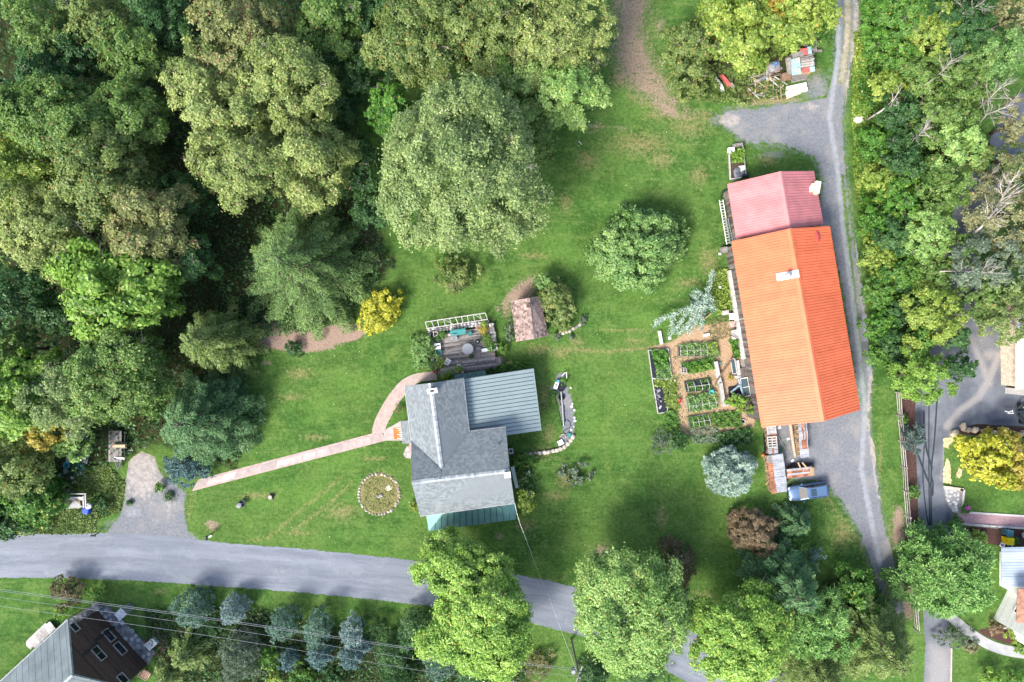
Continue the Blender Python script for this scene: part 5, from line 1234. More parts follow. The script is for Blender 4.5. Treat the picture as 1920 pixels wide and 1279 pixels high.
for j in range(3):
    for i in range(K): fs.append((j * (K + 1) + i, j * (K + 1) + i + 1, (j + 1) * (K + 1) + i + 1, (j + 1) * (K + 1) + i))
fs.append((0, K + 1, 2 * (K + 1), 3 * (K + 1), 3 * (K + 1) + K, 2 * (K + 1) + K, K + 1 + K, K))
b.add(vs, fs); b.build('vent_hood', mat('dark_red_metal', (.42, .07, .075), .5), oro)
# pink end
pe, pr = 4.0, 6.8
PNW, PRN, PNE = W(1363.2, 345.4, pe), W(1463, 321.4, pr), W(1526, 320.4, pe); PSW, PRS, PSE = W(1380.5, 448, pe), W(1481.5, 429, pr), W(1544.5, 421.8, pe)
pk = MB(); ribbed((PSW, PNW, PRN, PRS), .28, .045, .10, mb=pk); ribbed((PNE, PSE, PRS, PRN), .28, .045, .10, mb=pk)
pko = pk.build('pink_roof', PK1, barn)
d = (PRS - PRN).normalized(); sd2 = Vector((-d.y, d.x, 0)).normalized(); b = MB()
for s in (-1, 1):
    x = sd2 * s * .30 - Vector((0, 0, .17)); up = Vector((0, 0, .08)); vv = [PRN + up, PRS + up, PRS + x + up, PRN + x + up]; b.add(vv, [(0, 1, 2, 3) if s < 0 else (3, 2, 1, 0)], .5)
b.build('ridge_cap', PK1, pko)
# stepped cream chimney
_, _, _, n3 = plane_axes((PNE, PSE, PRS, PRN))
c = ray_plane(1524, 353, PRN, n3); b = MB(); d8 = math.radians(10)
b.box((c.x + .28, c.y - .02, c.z + .1), (.55, 1.35, 1.1), -d8); b.box((c.x - .05, c.y + .02, c.z + .05), (.45, .9, .5), -d8)
cho = b.build('chimney', mat('cream_plaster', (.66, .55, .40), .85, var=.14, scale=3), barn, label='cream stepped chimney at the pink eave')
b = MB(); rr = random.Random(4)
for i in range(9): b.rock((c.x - .25 + rr.uniform(-.35, .2), c.y + rr.uniform(-.5, .5), c.z + .28 + rr.uniform(-.05, .1)), rr.uniform(.14, .26), rr, .6)
b.build('foam_collar', WHITE, cho)
# walls: weathered vertical boards over a whitewashed footing
BW = mat('barn_board', (.145, .125, .11), .92, var=.25, scale=5, tintv=.5, stretch=(1, 1, .2))
def board_wall(a, c, z0, z1, w=.28, seed=1, top=None):
    b = MB(); a = Vector(a); c = Vector(c); L = (c - a).length; k = int(L / w); d = (c - a).normalized(); nn = Vector((-d.y, d.x, 0)); r = random.Random(seed)
    for i in range(k):
        f = (i + .5) / k; p = a.lerp(c, f) + nn * r.uniform(-.012, .012); zt = z1 if not top else top(f)
        b.box((p.x, p.y, (z0 + zt) / 2), (w * .95, .05, zt - z0), math.atan2(d.y, d.x), t=r.random())
    return b
def plan(p, q, d):  # pull p towards q in plan
    v = Vector((q.x - p.x, q.y - p.y, 0)).normalized(); return Vector((p.x + v.x * d, p.y + v.y * d, 0))
ov = .8
oa, ob, oc, od = plan(ONW, ONE, ov), plan(OSW, OSE, ov), plan(OSE, OSW, ov), plan(ONE, ONW, ov)
sh = (OSW - ONW).normalized() * .3; sh.z = 0
oa += sh; od += sh; ob -= sh; oc -= sh
pa, pb, pc, pd = plan(PNW, PNE, ov) + sh, plan(PSW, PSE, ov), plan(PSE, PSW, ov), plan(PNE, PNW, ov) + sh
zt = 4.75
board_wall(oa, ob, 0.05, zt, seed=1).build('west_siding', BW, barn); board_wall(oc, od, 0, zt, seed=2).build('east_siding', BW, barn)
gab = lambda z0, z1: (lambda f: z0 + (z1 - z0) * (1 - abs(2 * f - 1)))
board_wall(ob, oc, 0, 7, seed=3, top=gab(zt, zr - .25)).build('south_siding', BW, barn); board_wall(od, oa, 0, 7, seed=4, top=gab(zt, zr - .25)).build('north_siding', BW, barn)
board_wall(pa, pb, 0, pe - .05, seed=5).build('pink_end_siding', BW, barn); board_wall(pc, pd, 0, pe - .05, seed=6).build('pink_end_siding', BW, barn); board_wall(pd, pa, 0, 6, seed=7, top=gab(pe - .05, pr - .25)).build('pink_end_siding', BW, barn)
b = MB(); wnrm = Vector((-1, 0, 0)); q0, q1 = oa.lerp(ob, .02), oa.lerp(ob, .98)
LS = 9
for i in range(3, 17):
    p, q = q0.lerp(q1, i / 26), q0.lerp(q1, (i + .97) / 26); h = .9
    b.beam(p + Vector((-.10, 0, h / 2)), q + Vector((-.10, 0, h / 2)), .45 + .06 * math.sin(i * 2.1), h, t=rs.random())
b.build('footing', mat('whitewash', (.50, .485, .455), .9, var=.28, scale=2.2, tintv=.15), barn)

# ---------------------------------------------------------------- brown shed
shed = thing('garden_shed', 'small shed with mossy pinkish brown shingle roof beside the deck', 'shed', (*W(993, 602)[:2], 0))
SHB = mat('brown_shingle', (.275, .205, .180), .95, var=.2, scale=2.5, tintv=.45, bump=.4, bscale=30)
s1, s2, s3 = W(958, 564, 2.3), W(991, 558.6, 3.5), W(1011, 555, 2.3); s4, s5, s6 = W(967.6, 640.7, 2.3), W(999, 636, 3.5), W(1028.5, 629.5, 2.3)
b = MB(); b.slab((s4, s1, s2, s5), .1); b.slab((s3, s6, s5, s2), .1); ro = b.build('roof', SHB, shed)
b = MB(); shingles(b, (s1, s4, s5, s2), .24, .3, rs, .035); shingles(b, (s6, s3, s2, s5), .24, .3, rs, .035); b.build('shingle', SHB, ro, kind='stuff')
b = MB()
for i in range(16):
    p, q = s2.lerp(s5, i / 16), s2.lerp(s5, (i + .95) / 16); b.beam(p + Vector((0, 0, .03)), q + Vector((0, 0, .03)), .28, .06, t=rs.random())
b.build('ridge_cap', SHB, ro)
b = MB(); c = W(992, 573.5, 3.6)
b.box((c.x, c.y, 3.55), (.55, .42, .5), -.12); vt = b.build('cupola', BROWNW, shed); b = MB()
for s in (-1, 1): b.box((c.x + s * .13, c.y, 3.81), (.16, .26, .02), -.12)
b.build('opening', DARK, vt)
b = MB(); cc = (s1 + s6) / 2; b.prism([inset(Vector((p.x, p.y, 0)), cc, .4) for p in (s1, s3, s6, s4)], 0, 2.25); b.build('wall', BROWNW, shed)
b = MB()
for A, C2, R_ in ((s4, s6, s5), (s3, s1, s2)):
    a, e = Vector((*inset(A, cc, .35), 2.25)), Vector((*inset(C2, cc, .35), 2.25)); m_ = (a + e) / 2; gable_wall_poly(b, (a, e, Vector((m_.x, m_.y, 3.3))), .05)
b.build('gable', BROWNW, shed)
b = MB()
for i in range(170):
    f, g_ = rs.random(), rs.random() ** 1.6; p = s1.lerp(s4, f).lerp(s2.lerp(s5, f), g_) if i % 2 else s3.lerp(s6, f).lerp(s2.lerp(s5, f), g_)
    a = rs.uniform(0, 6.28); s_ = rs.uniform(.05, .11); e1 = Vector((math.cos(a), math.sin(a), 0)) * s_; e2 = Vector((-math.sin(a), math.cos(a), 0)) * s_ * .6; up = Vector((0, 0, .06))
    b.add([p - e1 + up, p - e2 + up * 1.3, p + e1 + up, p + e2 + up * 1.3], [(0, 1, 2, 3)], rs.random())
b.build('leaf_litter', mat('dark_litter', (.075, .05, .045), .95, tintv=.5), shed, kind='stuff')

# ---------------------------------------------------------------- brown gabled house, lower left
bh = thing('brown_house', 'tall house with dark brown gable wall and grey metal roof in the lower left corner', 'house', (*W(200, 1200)[:2], 0))
gA, gB = W(183, 1143.5), W(277, 1246); gd = (gB - gA).normalized(); gl = (gB - gA).length; back = Vector((gd.y, -gd.x, 0))
if back.x > 0: back = -back
gn = -back; ge, ga = 5.2, 9.1; gm_ = (gA + gB) / 2
BRN = mat('dark_brown_siding', (.072, .044, .035), .8, var=.2, scale=2, tintv=.3, stretch=(1, 1, 3))
b = MB(); topf = lambda f: ge + (ga - ge) * (1 - abs(2 * f - 1))
a0, b0 = gA + gd * .05, gB - gd * .05
gable_wall_poly(b, (a0, b0, b0 + Vector((0, 0, ge)), gm_ + Vector((0, 0, ga - .05)), a0 + Vector((0, 0, ge))), -.1)
for s in (a0, b0):
    b.beam(s + Vector((0, 0, ge / 2)) - gn * .05, s + back * 16 + Vector((0, 0, ge / 2)), .1, ge)
b.build('wall', BRN, bh)
b = MB(); clapboard(b, a0 + gn * .1, b0 + gn * .1, 0.1, ga, gn, .17, topf); b.build('siding', BRN, bh, kind='stuff')
RFM = mat('dull_grey_metal', (.165, .195, .205), .6, .0, var=.16, scale=.7, tintv=.08, stretch=(1.0, 1.0, 1.0))
ov = .85
ap = gm_ + gn * .1 + Vector((0, 0, ga + .12))
sl = (ga - ge) / (gl / 2)
eA = gA - gd * ov + gn * .1 + Vector((0, 0, ge + .12 - sl * ov)); eB = gB + gd * ov + gn * .1 + Vector((0, 0, ge + .12 - sl * ov))
b = MB(); bk = back * 22
ribbed((eA + bk, eA, ap, ap + bk), .9, .018, .05, .12, b); ribbed((eB, eB + bk, ap + bk, ap), .9, .018, .05, .12, b); b.build('roof', RFM, bh)
TRIM = mat('pale_trim', (.24, .27, .28), .6)
b = MB(); b.beam(eA + gn * .04, ap + gn * .04, .06, .22); b.beam(eB + gn * .04, ap + gn * .04, .06, .22); b.build('bargeboard', TRIM, bh)
b = MB(); b.beam(ap + Vector((0, 0, .07)), ap + bk + Vector((0, 0, .07)), .3, .06); b.build('ridge_cap', TRIM, bh)
b = MB(); b.beam(eA - gd * .06, eA + bk - gd * .06, .12, .1); b.build('gutter', TRIM, bh)
FRM = mat('pale_window_frame', (.36, .345, .32), .7)
wo = gA + gn * .12
for px_, py_, w_, h_, dv in ((139.6, 1176.3, .95, .75, (1, 1)), (204, 1191.5, 1.45, .95, (1, 1)), (225.2, 1216, 1.45, .95, (1, 1)), (185.2, 1225, 1.6, .95, (2, 1)), (230, 1273, 1.1, .95, (1, 1))):
    c = ray_plane(px_, py_, wo, gn); window(bh, c, gd, w_ if dv[0] == 1 else w_, h_, gn, FRM, dv, .09)
b = MB(); pp = [ray_plane(x, y, wo + gn * .1, gn) for x, y in ((156.5, 1227), (181.5, 1208), (182, 1198), (218, 1173))]
b.tube(pp, .085, 8); b.tube([pp[3], pp[3] + gn * .35 + Vector((0, 0, -.3)), pp[3] + gn * .5 + Vector((0, 0, -1.2))], .085, 8); b.build('drain_pipe', DARK, bh)
b = MB(); rr = random.Random(8)
pave = thing('flagstone_patio', 'grey flagstone patio along the foot of the brown gable wall', 'patio', (*W(240, 1190)[:2], 0))
b.prism([tuple(W(*q)[:2]) for q in ((184, 1143), (202, 1134), (236, 1168), (292, 1223), (278, 1246))], 0, .16); b.build('bed', mat('mortar', (.17, .17, .175), .95), pave)
def stones_in(parent, poly, z, size, rng, m, name='flagstone', n=120, seeds=1, sq=.12):
    """irregular flat stones filling a pixel outline; returns how many"""
    xs = [p[0] for p in poly]; ys = [p[1] for p in poly]; pts = []
    for _ in range(n * 30):
        x, y = rng.uniform(min(xs), max(xs)), rng.uniform(min(ys), max(ys))
        if pin(poly, x, y) and all(math.hypot(x - a, y - c) > size * 16 * .92 for a, c in pts): pts.append((x, y))
        if len(pts) >= n: break
    for x, y in pts:
        w = W(x, y); k = rng.randint(5, 7); a0 = rng.random() * 6.28; r = size * rng.uniform(.46, .58)
        ring_ = [(w.x + math.cos(a0 + 6.283 * i / k) * r * rng.uniform(.82, 1.1), w.y + math.sin(a0 + 6.283 * i / k) * r * rng.uniform(.82, 1.1)) for i in range(k)]
        b_ = MB(); b_.prism(ring_, z, z + sq * rng.uniform(.4, 1), t=rng.random()); b_.build(name, m, parent)
    return len(pts)
FLAG = mat('flagstone', (.27, .275, .28), .9, var=.25, scale=3, tintv=.6)
stones_in(pave, [(186, 1144), (202, 1136), (235, 1170), (289, 1222), (278, 1242)], .13, .55, rr, FLAG, n=110)
walk = thing('flagstone_step', 'raised grey flagstone strip at the upper corner of the brown house', 'step', (*W(160, 1150)[:2], 0))
b = MB(); b.prism([tuple(W(*q)[:2]) for q in ((125, 1163), (183, 1129), (198, 1136), (137, 1172))], 0, .5); b.build('base', mat('mortar', (.17, .17, .175)), walk)
stones_in(walk, [(128, 1163), (183, 1131), (195, 1136), (138, 1169)], .47, .55, rr, FLAG, n=50)
b = MB(); b.prism([tuple(W(*q)[:2]) for q in ((54, 1199), (90, 1165), (99, 1176), (62, 1215), (54, 1207))], 0, .45)
for i in range(7):
    a = W(57 + i * 5.6, 1199 - i * 5.3, .5); d = W(68 + i * 5.6, 1213 - i * 5.3, .5); b.beam(a, d, .478, .06, t=rs.random())
o = b.build('stone_terrace', mat('pale_stone', (.44, .42, .40), .9, tintv=.3), label='pale stone terrace along the west eave of the brown house', cat='terrace'); root_at(o, W(76, 1190))

# ---------------------------------------------------------------- white house at the right edge
wh = thing('white_house', 'white house with pale blue ribbed metal roof cut by the right edge', 'house', (*W(1900, 1130)[:2], 0))
BLM = mat('pale_blue_metal', (.36, .43, .52), .45, .1, var=.08, scale=.8)
q = (W(1878, 1100, 3.0), W(1877.5, 1027, 3.0), W(1990, 1024, 4.2), W(1990, 1100, 4.2))
b = MB(); ribbed((q[0], q[1], q[2], q[3]), .3, .035, .07, .1, b)
b.build('porch_roof', BLM, wh)
b = MB(); b.prism([tuple(W(*p)[:2]) for p in ((1874, 1034), (1874, 1098), (1990, 1098), (1990, 1034))], 0, 2.9); b.build('porch_wall', WHITE, wh)
b = MB()
w0, w1 = W(1862, 1160), W(1890, 1104)
wd = (w1 - w0).normalized(); wnn = Vector((-wd.y, wd.x, 0))
b.prism([tuple(w0[:2]), tuple(w1[:2]), tuple(W(1990, 1104)[:2]), tuple(W(1990, 1150)[:2]), tuple(W(1900, 1146)[:2])], 0, 5.0)
b.build('wall', WHITE, wh)
b = MB(); clapboard(b, w0 + wnn * .004, w1 + wnn * .004, .1, 5.0, wnn, .2); f2 = W(1900, 1146); nn2 = Vector((.36, -.93, 0)); clapboard(b, w0, f2, .1, 5.0, nn2, .2); b.build('siding', WHITE, wh, kind='stuff')
c = ray_plane(1900, 1137, w0 + wnn * .03, wnn); window(wh, Vector((c.x, c.y, 2.8)), wd, .9, 1.1, wnn, WHITE, (2, 1))
b = MB(); b.slab([W(1905, 1168, 5.1), W(1908, 1104, 5.1), W(2000, 1104, 6.6), W(2000, 1168, 6.6)], .12); b.build('main_roof', mat('rusty_roof', (.30, .16, .11), .8, var=.35, scale=2), wh)
b = MB(); b.prism([tuple(W(*p)[:2]) for p in ((1872, 1176), (1915, 1161), (1990, 1158), (1990, 1176), (1915, 1178))], 0, .5); b.build('plinth', CONC, wh)
b = MB(); b.prism([tuple(W(*p)[:2]) for p in ((1890, 1172), (1990, 1172), (1990, 1196), (1895, 1194))], 0, 2.4); b.build('bay', WHITE, wh)

# ---------------------------------------------------------------- white roofed garage at the right edge
ga_ = thing('garage', 'white metal roofed garage cut by the right picture edge', 'garage', (*W(1915, 650)[:2], 0))
WM = mat('white_metal_roof', (.72, .74, .77), .5, var=.05)
for i in range(4):
    y0, y1 = 560 + i * 42.5, 560 + (i + .985) * 42.5; b = MB(); b.slab([W(1906, y1, 3.2), W(1906, y0, 3.2), W(2020, y0, 5), W(2020, y1, 5)], .06, rs.random()); b.beam(W(1906, y0, 3.25), W(2020, y0, 5.05), .06, .06); b.build('roof_panel', WM, ga_)
b = MB(); b.prism([tuple(W(*p)[:2]) for p in ((1874, 552), (1877, 722), (1990, 722), (1990, 552))], 0, 3.1); b.build('wall', mat('cream_siding', (.62, .52, .40), .8), ga_)
b = MB(); b.beam(W(1905, 556, 3.2), W(1905, 732, 3.2), .14, .14); b.build('gutter', mat('cream_trim', (.66, .55, .42), .7), ga_)
b = MB(); b.box(W(1918, 734, 1.5), (1.9, .7, 3.0)); b.build('end_bay', OFFW, ga_)
# ---------------------------------------------------------------- small builders
def one(b, name, m, label, cat, px, py, group=None, z=0, smooth=False):
    return root_at(b.build(name, m, label=label, cat=cat, group=group, smooth=smooth), W(px, py, z))
def pbox(b, px, py, wx, wy, z0, z1, rz=0.0, t=.5):
    """box centred on a pixel, sizes in pixels on the ground, heights in metres"""
    c = W(px, py, z1); b.box((c.x, c.y, (z0 + z1) / 2), (wx / 16, wy / 16, z1 - z0), math.radians(rz), t); return b
def crop(parent, poly, n, pal, h, leaf, seed, name='crop', z0=.05, local=False):
    rng = np.random.default_rng(seed); xs = [p[0] for p in poly]; ys = [p[1] for p in poly]
    x = rng.uniform(min(xs), max(xs), n * 4); y = rng.uniform(min(ys), max(ys), n * 4); k = inside(poly, x, y); x, y = x[k][:n], y[k][:n]; n = len(x)
    cx, cy = (x - 960) / 16, (639.5 - y) / 16; lump = np.clip(np.sin(cx * 5 + seed) * np.cos(cy * 5.5) * .5 + .6, .1, 1.1)
    z = z0 + h * lump * rng.uniform(.25, 1, n); L = leaf * rng.uniform(.6, 1.4, n)
    N = unit(rng.normal(size=(n, 3)) * .45 + np.array([0, 0, .8])); o_ = MWD[parent.name].translation if parent else Vector((0, 0, 0))
    me = leaf_mesh(name, np.stack([cx - o_.x, cy - o_.y, z - o_.z], 1), N, rnd_unit(rng, n), L, L * .65, np.clip(.45 + (lump - .6) * .2 + rng.normal(size=n) * .17, 0, .9), PAL[pal])
    o = bpy.data.objects.new(name, me); link(o)
    if parent: o.parent = parent; o['kind'] = 'stuff'; MWD[o.name] = MWD[parent.name]
    return o
def pot_plant(px, py, r, label, pal='hedge', pot=None, z=0.0, h=.5, name='potted_plant', leaf=.15, n=260):
    c = W(px, py, z); root = thing(name, label, 'potted plant', c)
    b = MB(); R = r / 16; b.lathe(c, [(R * .4, 0), (R * .55, .26), (R * .58, .28)], 10); b.build('pot', pot or mat('terracotta', (.33, .14, .08), .85), root, smooth=False)
    rng = np.random.default_rng(int(px * 3 + py)); d = unit(rnd_unit(rng, n) + np.array([0, 0, .7])); P = d * np.array([R * 1.2, R * 1.2, h]) * rng.uniform(.3, 1, n)[:, None] + np.array([0, 0, .28]); L = leaf * rng.uniform(.6, 1.4, n)
    me = leaf_mesh('plant', P, unit(d + rng.normal(size=(n, 3)) * .4 + np.array([0, 0, .5])), rnd_unit(rng, n), L, L * .6, np.clip(.5 + rng.normal(size=n) * .2, 0, .9), PAL[pal])
    o = bpy.data.objects.new('plant', me); link(o); o.parent = root; o['kind'] = 'stuff'; return root
def chair(px, py, rz, label, m, z=0.0, w=.5, group=None, cat='chair', name='patio_chair'):
    c = W(px, py, z); root = thing(name, label, cat, c, math.radians(rz), group); h = w / 2
    b = MB()
    for i in range(5): b.box((0, -h + .05 + i * (w - .1) / 4, .43), (w, w / 6.2, .035))
    b.build('seat', m, root, local=True)
    b = MB()
    for i in range(5): b.beam((-h + .05 + i * (w - .1) / 4, h, .46), (-h + .05 + i * (w - .1) / 4, h + .16, .92), .07, .03)
    b.beam((-h, h + .16, .92), (h, h + .16, .92), .05, .07); b.build('backrest', m, root, local=True)
    for sx in (-1, 1):
        for sy in (-1, 1): b = MB(); b.beam((sx * h * .92, sy * h * .92, 0), (sx * h * .92, sy * h * .92, .43), .045, .045); b.build('leg', m, root, local=True)
        b = MB(); b.beam((sx * h, -h, .64), (sx * h, h + .05, .66), .06, .03); b.beam((sx * h, -h * .9, .43), (sx * h, -h * .9, .64), .04, .04); b.build('armrest', m, root, local=True)
    return root

# ---------------------------------------------------------------- walks and beds
T = NT('brick_paving'); u = T.uv(); bk = T.n('ShaderNodeTexBrick', {'Vector': u, 'Color1': (.33, .245, .215), 'Color2': (.40, .315, .28), 'Mortar': (.30, .25, .22), 'Scale': 1.0, 'Mortar Size': .012, 'Brick Width': .22, 'Row Height': .11})
nz = T.noise(2.0, 5.0, .7, T.pos()); cbr = T.mix(T.rng(nz, .35, .7), bk.outputs[0], T.mix(.5, bk.outputs[0], (.50, .43, .38)))
brick_m = T.pbr(cbr, .9, 0, T.bump(bk.outputs[1], .3, .01), .2)
strip_sheet('brick_path', [(697, 812, 722, 812), (699, 797, 722, 803), (708, 776, 731, 785), (722, 751, 740, 768), (737, 730, 756, 744), (751, 714, 768, 730), (772, 702, 784, 716), (795, 698, 800, 714), (816, 696, 820, 712)][:0] or [((697, 814), (724, 812)), ((699, 797), (722, 803)), ((708, 776), (731, 785)), ((722, 751), (740, 768)), ((737, 730), (756, 744)), ((751, 714), (768, 730)), ((772, 702), (784, 716)), ((795, 698), (800, 714)), ((816, 696), (820, 712))], .010, brick_m, 'curved pinkish brick path leading to the deck', jit=.3, ncross=6)
walkb = bpy.data.objects.new('tmp', None)
b = MB(); E0, E1, E2, E3 = W(360, 921), W(724, 826), W(716, 808), W(372, 899)
b.slab([E0 + Vector((0, 0, .015)), E1 + Vector((0, 0, .015)), E2 + Vector((0, 0, .015)), E3 + Vector((0, 0, .015))], .05)
EDG = mat('walk_edging', (.40, .30, .275), .9, var=.18, scale=1.5, tintv=.1)
cw = b.build('concrete_walk', EDG, label='straight concrete slab walk with pink brick edging', kind='structure')
rr = random.Random(21); ns = 14; bounds = [0] + [i + rr.uniform(-.1, .1) for i in range(1, ns)] + [ns]
for i in range(ns):
    f0, f1 = bounds[i] / ns, (bounds[i + 1] - .035) / ns; lo, hi = .2, .80
    p = lambda f, g: (E0.lerp(E1, f)).lerp(E3.lerp(E2, f), g) + Vector((0, 0, .035 + .006 * (i % 3)))
    b = MB(); b.slab([p(f0, lo), p(f1, lo), p(f1, hi), p(f0, hi)], .05, t=.98 if i == 2 else rr.uniform(.25, .7)); b.build('slab', mat('walk_slab', (.40, .335, .315), .9, var=.13, scale=1.6, tintv=.38, bump=.2), cw)
b = MB(); b.prism([tuple(W(*q)[:2]) for q in ((719, 808), (752, 789), (756, 826), (722, 826))], 0, .05); b.build('slab', mat('walk_slab', (.4, .33, .31)), cw)
mt = thing('porch_mat', 'orange and white weathered mat in front of the farmhouse stoop', 'mat', W(745, 813))
b = MB(); q4 = [W(*q, .075) for q in ((737, 803), (754, 801.5), (755, 824), (739, 824))]; b.slab(q4, .02); b.build('base', mat('orange_paint', (.52, .16, .045), .8, var=.25, scale=4), mt)
for i in range(6):
    f = (i + .55) / 6; a = q4[1].lerp(q4[2], f - .05); c = q4[0].lerp(q4[3], f - .02); d = q4[1].lerp(q4[2], f + .07); m_ = a.lerp(c, .35 + .4 * rr.random()); up = Vector((0, 0, .006))
    b = MB(); b.add([a + up, m_ + up, d + up], [(0, 1, 2)]); b.build('white_stripe', WHITE, mt)
b = MB(); b.prism([tuple(W(*q)[:2]) for q in ((756, 851), (763, 836), (768, 836), (771, 860), (760, 858))], 0, .12); one(b, 'stepping_stone', STONE, 'grey flat stone beside the west wall of the farmhouse', 'stone', 763, 848)
b = MB(); pbox(b, 769, 844, 5, 26, 0, .09, -2); one(b, 'brick_edging', EDG, 'pinkish brick strip between flat stone and farmhouse wall', 'edging', 769, 844)
tree('shrub', 747, 768, 9, .8, 'tan', 'dry straw-coloured plant between curved path and farmhouse', name='bush', cat='bush', spiky=1, asp=.2)
tree('shrub', 776, 950, 9, 1.0, 'ylgreen', 'yellowish plant at the south-west corner of the farmhouse', name='bush', cat='bush')

# ring bed on the front lawn
ring = thing('ring_bed', 'round stone-edged flower bed on the front lawn', 'flower bed', W(711, 927))
for i in range(40):
    a = 6.283 * i / 40 + rr.uniform(-.03, .03); R = 38 + rr.uniform(-1.2, 1.2)
    if .3 < a < .55: continue
    b = MB(); c = W(711 + R * math.cos(a), 927 - R * math.sin(a)); b.rock((c.x, c.y, .05), (rr.uniform(.12, .22), rr.uniform(.1, .16), .12), rr, t=rr.random()); b.build('stone', CREAM if i % 3 == 0 else STONE, ring)
b = MB(); c = W(711, 929)
for k in range(4): b.rock((c.x + rr.uniform(-.25, .25), c.y + rr.uniform(-.2, .2), .12), .24, rr, t=rr.random() * .6)
b.build('centre_stones', STONE, ring, kind='stuff')
crop(ring, [(680, 905), (700, 892), (735, 900), (745, 925), (735, 955), (705, 962), (682, 948)], 700, 'olive', .22, .14, 3, 'weeds')
b = MB(); c = W(729, 915); b.rock((c.x, c.y, .02), (.5, .42, .06), rr); b.build('flat_stone', CREAM, ring)

# lawn things on the left
st = thing('tree_stump', 'short cut stump alone on the front lawn', 'stump', W(509, 931)); c = W(509, 931)
b = MB(); b.lathe(c, [(.33, 0), (.27, .12), (.25, .5)], 12); b.build('bark', BARK, st); b = MB(); b.lathe(c, [(.24, .5), (.235, .53)], 12); b.build('cut_face', mat('cut_wood', (.40, .36, .33), .85, var=.2, scale=9), st)
for i in range(4): a = i * 1.57 + .4; b = MB(); b.beam(c + Vector((.2 * math.cos(a), .2 * math.sin(a), .1)), c + Vector((.5 * math.cos(a), .5 * math.sin(a), -.02)), .14, .12); b.build('root', BARK, st)
gr = thing('fire_bowl', 'black fire bowl on a tripod stand standing on the front lawn', 'fire bowl', W(457, 942)); c = W(457, 942)
b = MB(); b.lathe(c, [(.06, .35), (.36, .5), (.42, .62), (.38, .62), (.3, .52), (.04, .42)], 14); b.build('bowl', DARK, gr)
for i in range(3): a = i * 2.094 + .6; b = MB(); b.tube([c + Vector((.5 * math.cos(a), .5 * math.sin(a), 0)), c + Vector((.1 * math.cos(a), .1 * math.sin(a), .75))], .03, 6); b.build('leg', GREYM, gr)
b = MB(); b.rock((c.x - .25, c.y - .18, .72), (.36, .3, .10), rr); b.build('cover', TARP, gr)
b = MB(); d = W(448, 948); b.box((d.x, d.y, .2), (.3, .35, .4), .5); one(b, 'bucket_stone', STONE, 'small grey block beside the fire bowl', 'block', 448, 948)
mb_ = thing('mailbox', 'black mailbox with white flag side by the road corner of the lawn', 'mailbox', W(395, 1003)); c = W(395, 1003)
b = MB(); b.beam(c, c + Vector((0, 0, 1.05)), .1, .1); b.build('post', GREYW, mb_); b = MB(); b.box((c.x, c.y - .03, 1.14), (.2, .5, .16)); b.tube([(c.x, c.y - .28, 1.22), (c.x, c.y + .22, 1.22)], .1, 10); b.build('box', DARK, mb_)
b = MB(); b.box((c.x + .42, c.y + .12, .95), (.36, .18, .3), .5); b.beam((c.x + .1, c.y, .95), (c.x + .4, c.y + .1, .95), .06, .06); b.build('newspaper_tube', WHITE, mb_)
mb2 = thing('mailbox', 'dark mailbox lying at the road edge near the pull-in', 'mailbox', W(184, 1000)); c = W(184, 1000)
b = MB(); b.beam(c, c + Vector((0, 0, .9)), .1, .1); b.build('post', GREYW, mb2); b = MB(); b.box((c.x, c.y, .98), (.55, .2, .16)); b.tube([(c.x - .27, c.y, 1.05), (c.x + .27, c.y, 1.05)], .1, 10); b.build('box', DARK, mb2)
b = MB(); b.box((c.x - .3, c.y + .05, .9), (.2, .12, .12)); b.build('flag', WHITE, mb2)
for px, py, rz, lb in ((990.5, 886, 92, 'upper white slatted bench beside the farmhouse east gable'), (992.5, 928, 104, 'lower white slatted bench next to the yellow-green porch bush')):
    c = W(px, py); root = thing('garden_bench', lb, 'bench', c, math.radians(rz))
    for i in range(3): b = MB(); b.box((0, -.14 + i * .14, .44), (.75, .12, .035)); b.build('seat_slat', OFFW, root, local=True)
    for s in (-1, 1): b = MB(); b.box((s * .3, 0, .21), (.06, .38, .42)); b.build('leg', OFFW, root, local=True)
b = MB(); c = W(980, 898); b.box((c.x, c.y, .3), (.3, .1, .04), -.6); b.beam((c.x, c.y, 0), (c.x, c.y, .3), .04, .04); one(b, 'garden_sign', WHITE, 'tiny white marker board between the two white benches', 'sign', 980, 898)
ac = thing('air_conditioner', 'grey outdoor cooling unit by the east wall of the farmhouse', 'air conditioner', W(958, 846)); b = MB(); pbox(b, 958, 846, 8, 10, 0, .75, 8); b.build('casing', GREYM, ac); b = MB(); c = W(958, 846, .77); b.lathe((c.x, c.y, .752), [(.2, 0), (.2, .02), (.05, .03)], 12); b.build('fan_grille', DARK, ac)

# ---------------------------------------------------------------- deck
dk = thing('wooden_deck', 'weathered wooden deck with stone border north of the farmhouse', 'deck', W(868, 660))
ZD = .5; du, dv = Vector((math.cos(math.radians(7.5)), math.sin(math.radians(7.5)), 0)), Vector((math.sin(math.radians(7.5)), -math.cos(math.radians(7.5)), 0))
D0 = W(811.5, 627, ZD); DL, DN = 6.85, 33
DKW = mat('deck_board', (.225, .205, .188), .92, var=.28, scale=5, tintv=.6, stretch=(1, 1, 1), bump=.3)
for i in range(DN):
    y0 = i * .147; sp = rr.uniform(1.5, 5.2); Lr = DL - (.0 if i < 24 else .0); x0 = 0 if i < 27 else .25
    for a, e in ((x0, sp), (sp + .012, Lr)):
        b = MB(); c = D0 + du * ((a + e) / 2) + dv * (y0 + .07); b.box((c.x, c.y, ZD - .02), (e - a, .137, .04), math.radians(7.5), t=rr.random()); b.build('board', DKW, dk)
b = MB()
for x in (.1, 2.3, 4.5, 6.7): b.beam(D0 + du * x + Vector((0, 0, -.17)), D0 + du * x + dv * 4.8 + Vector((0, 0, -.17)), .1, .2)
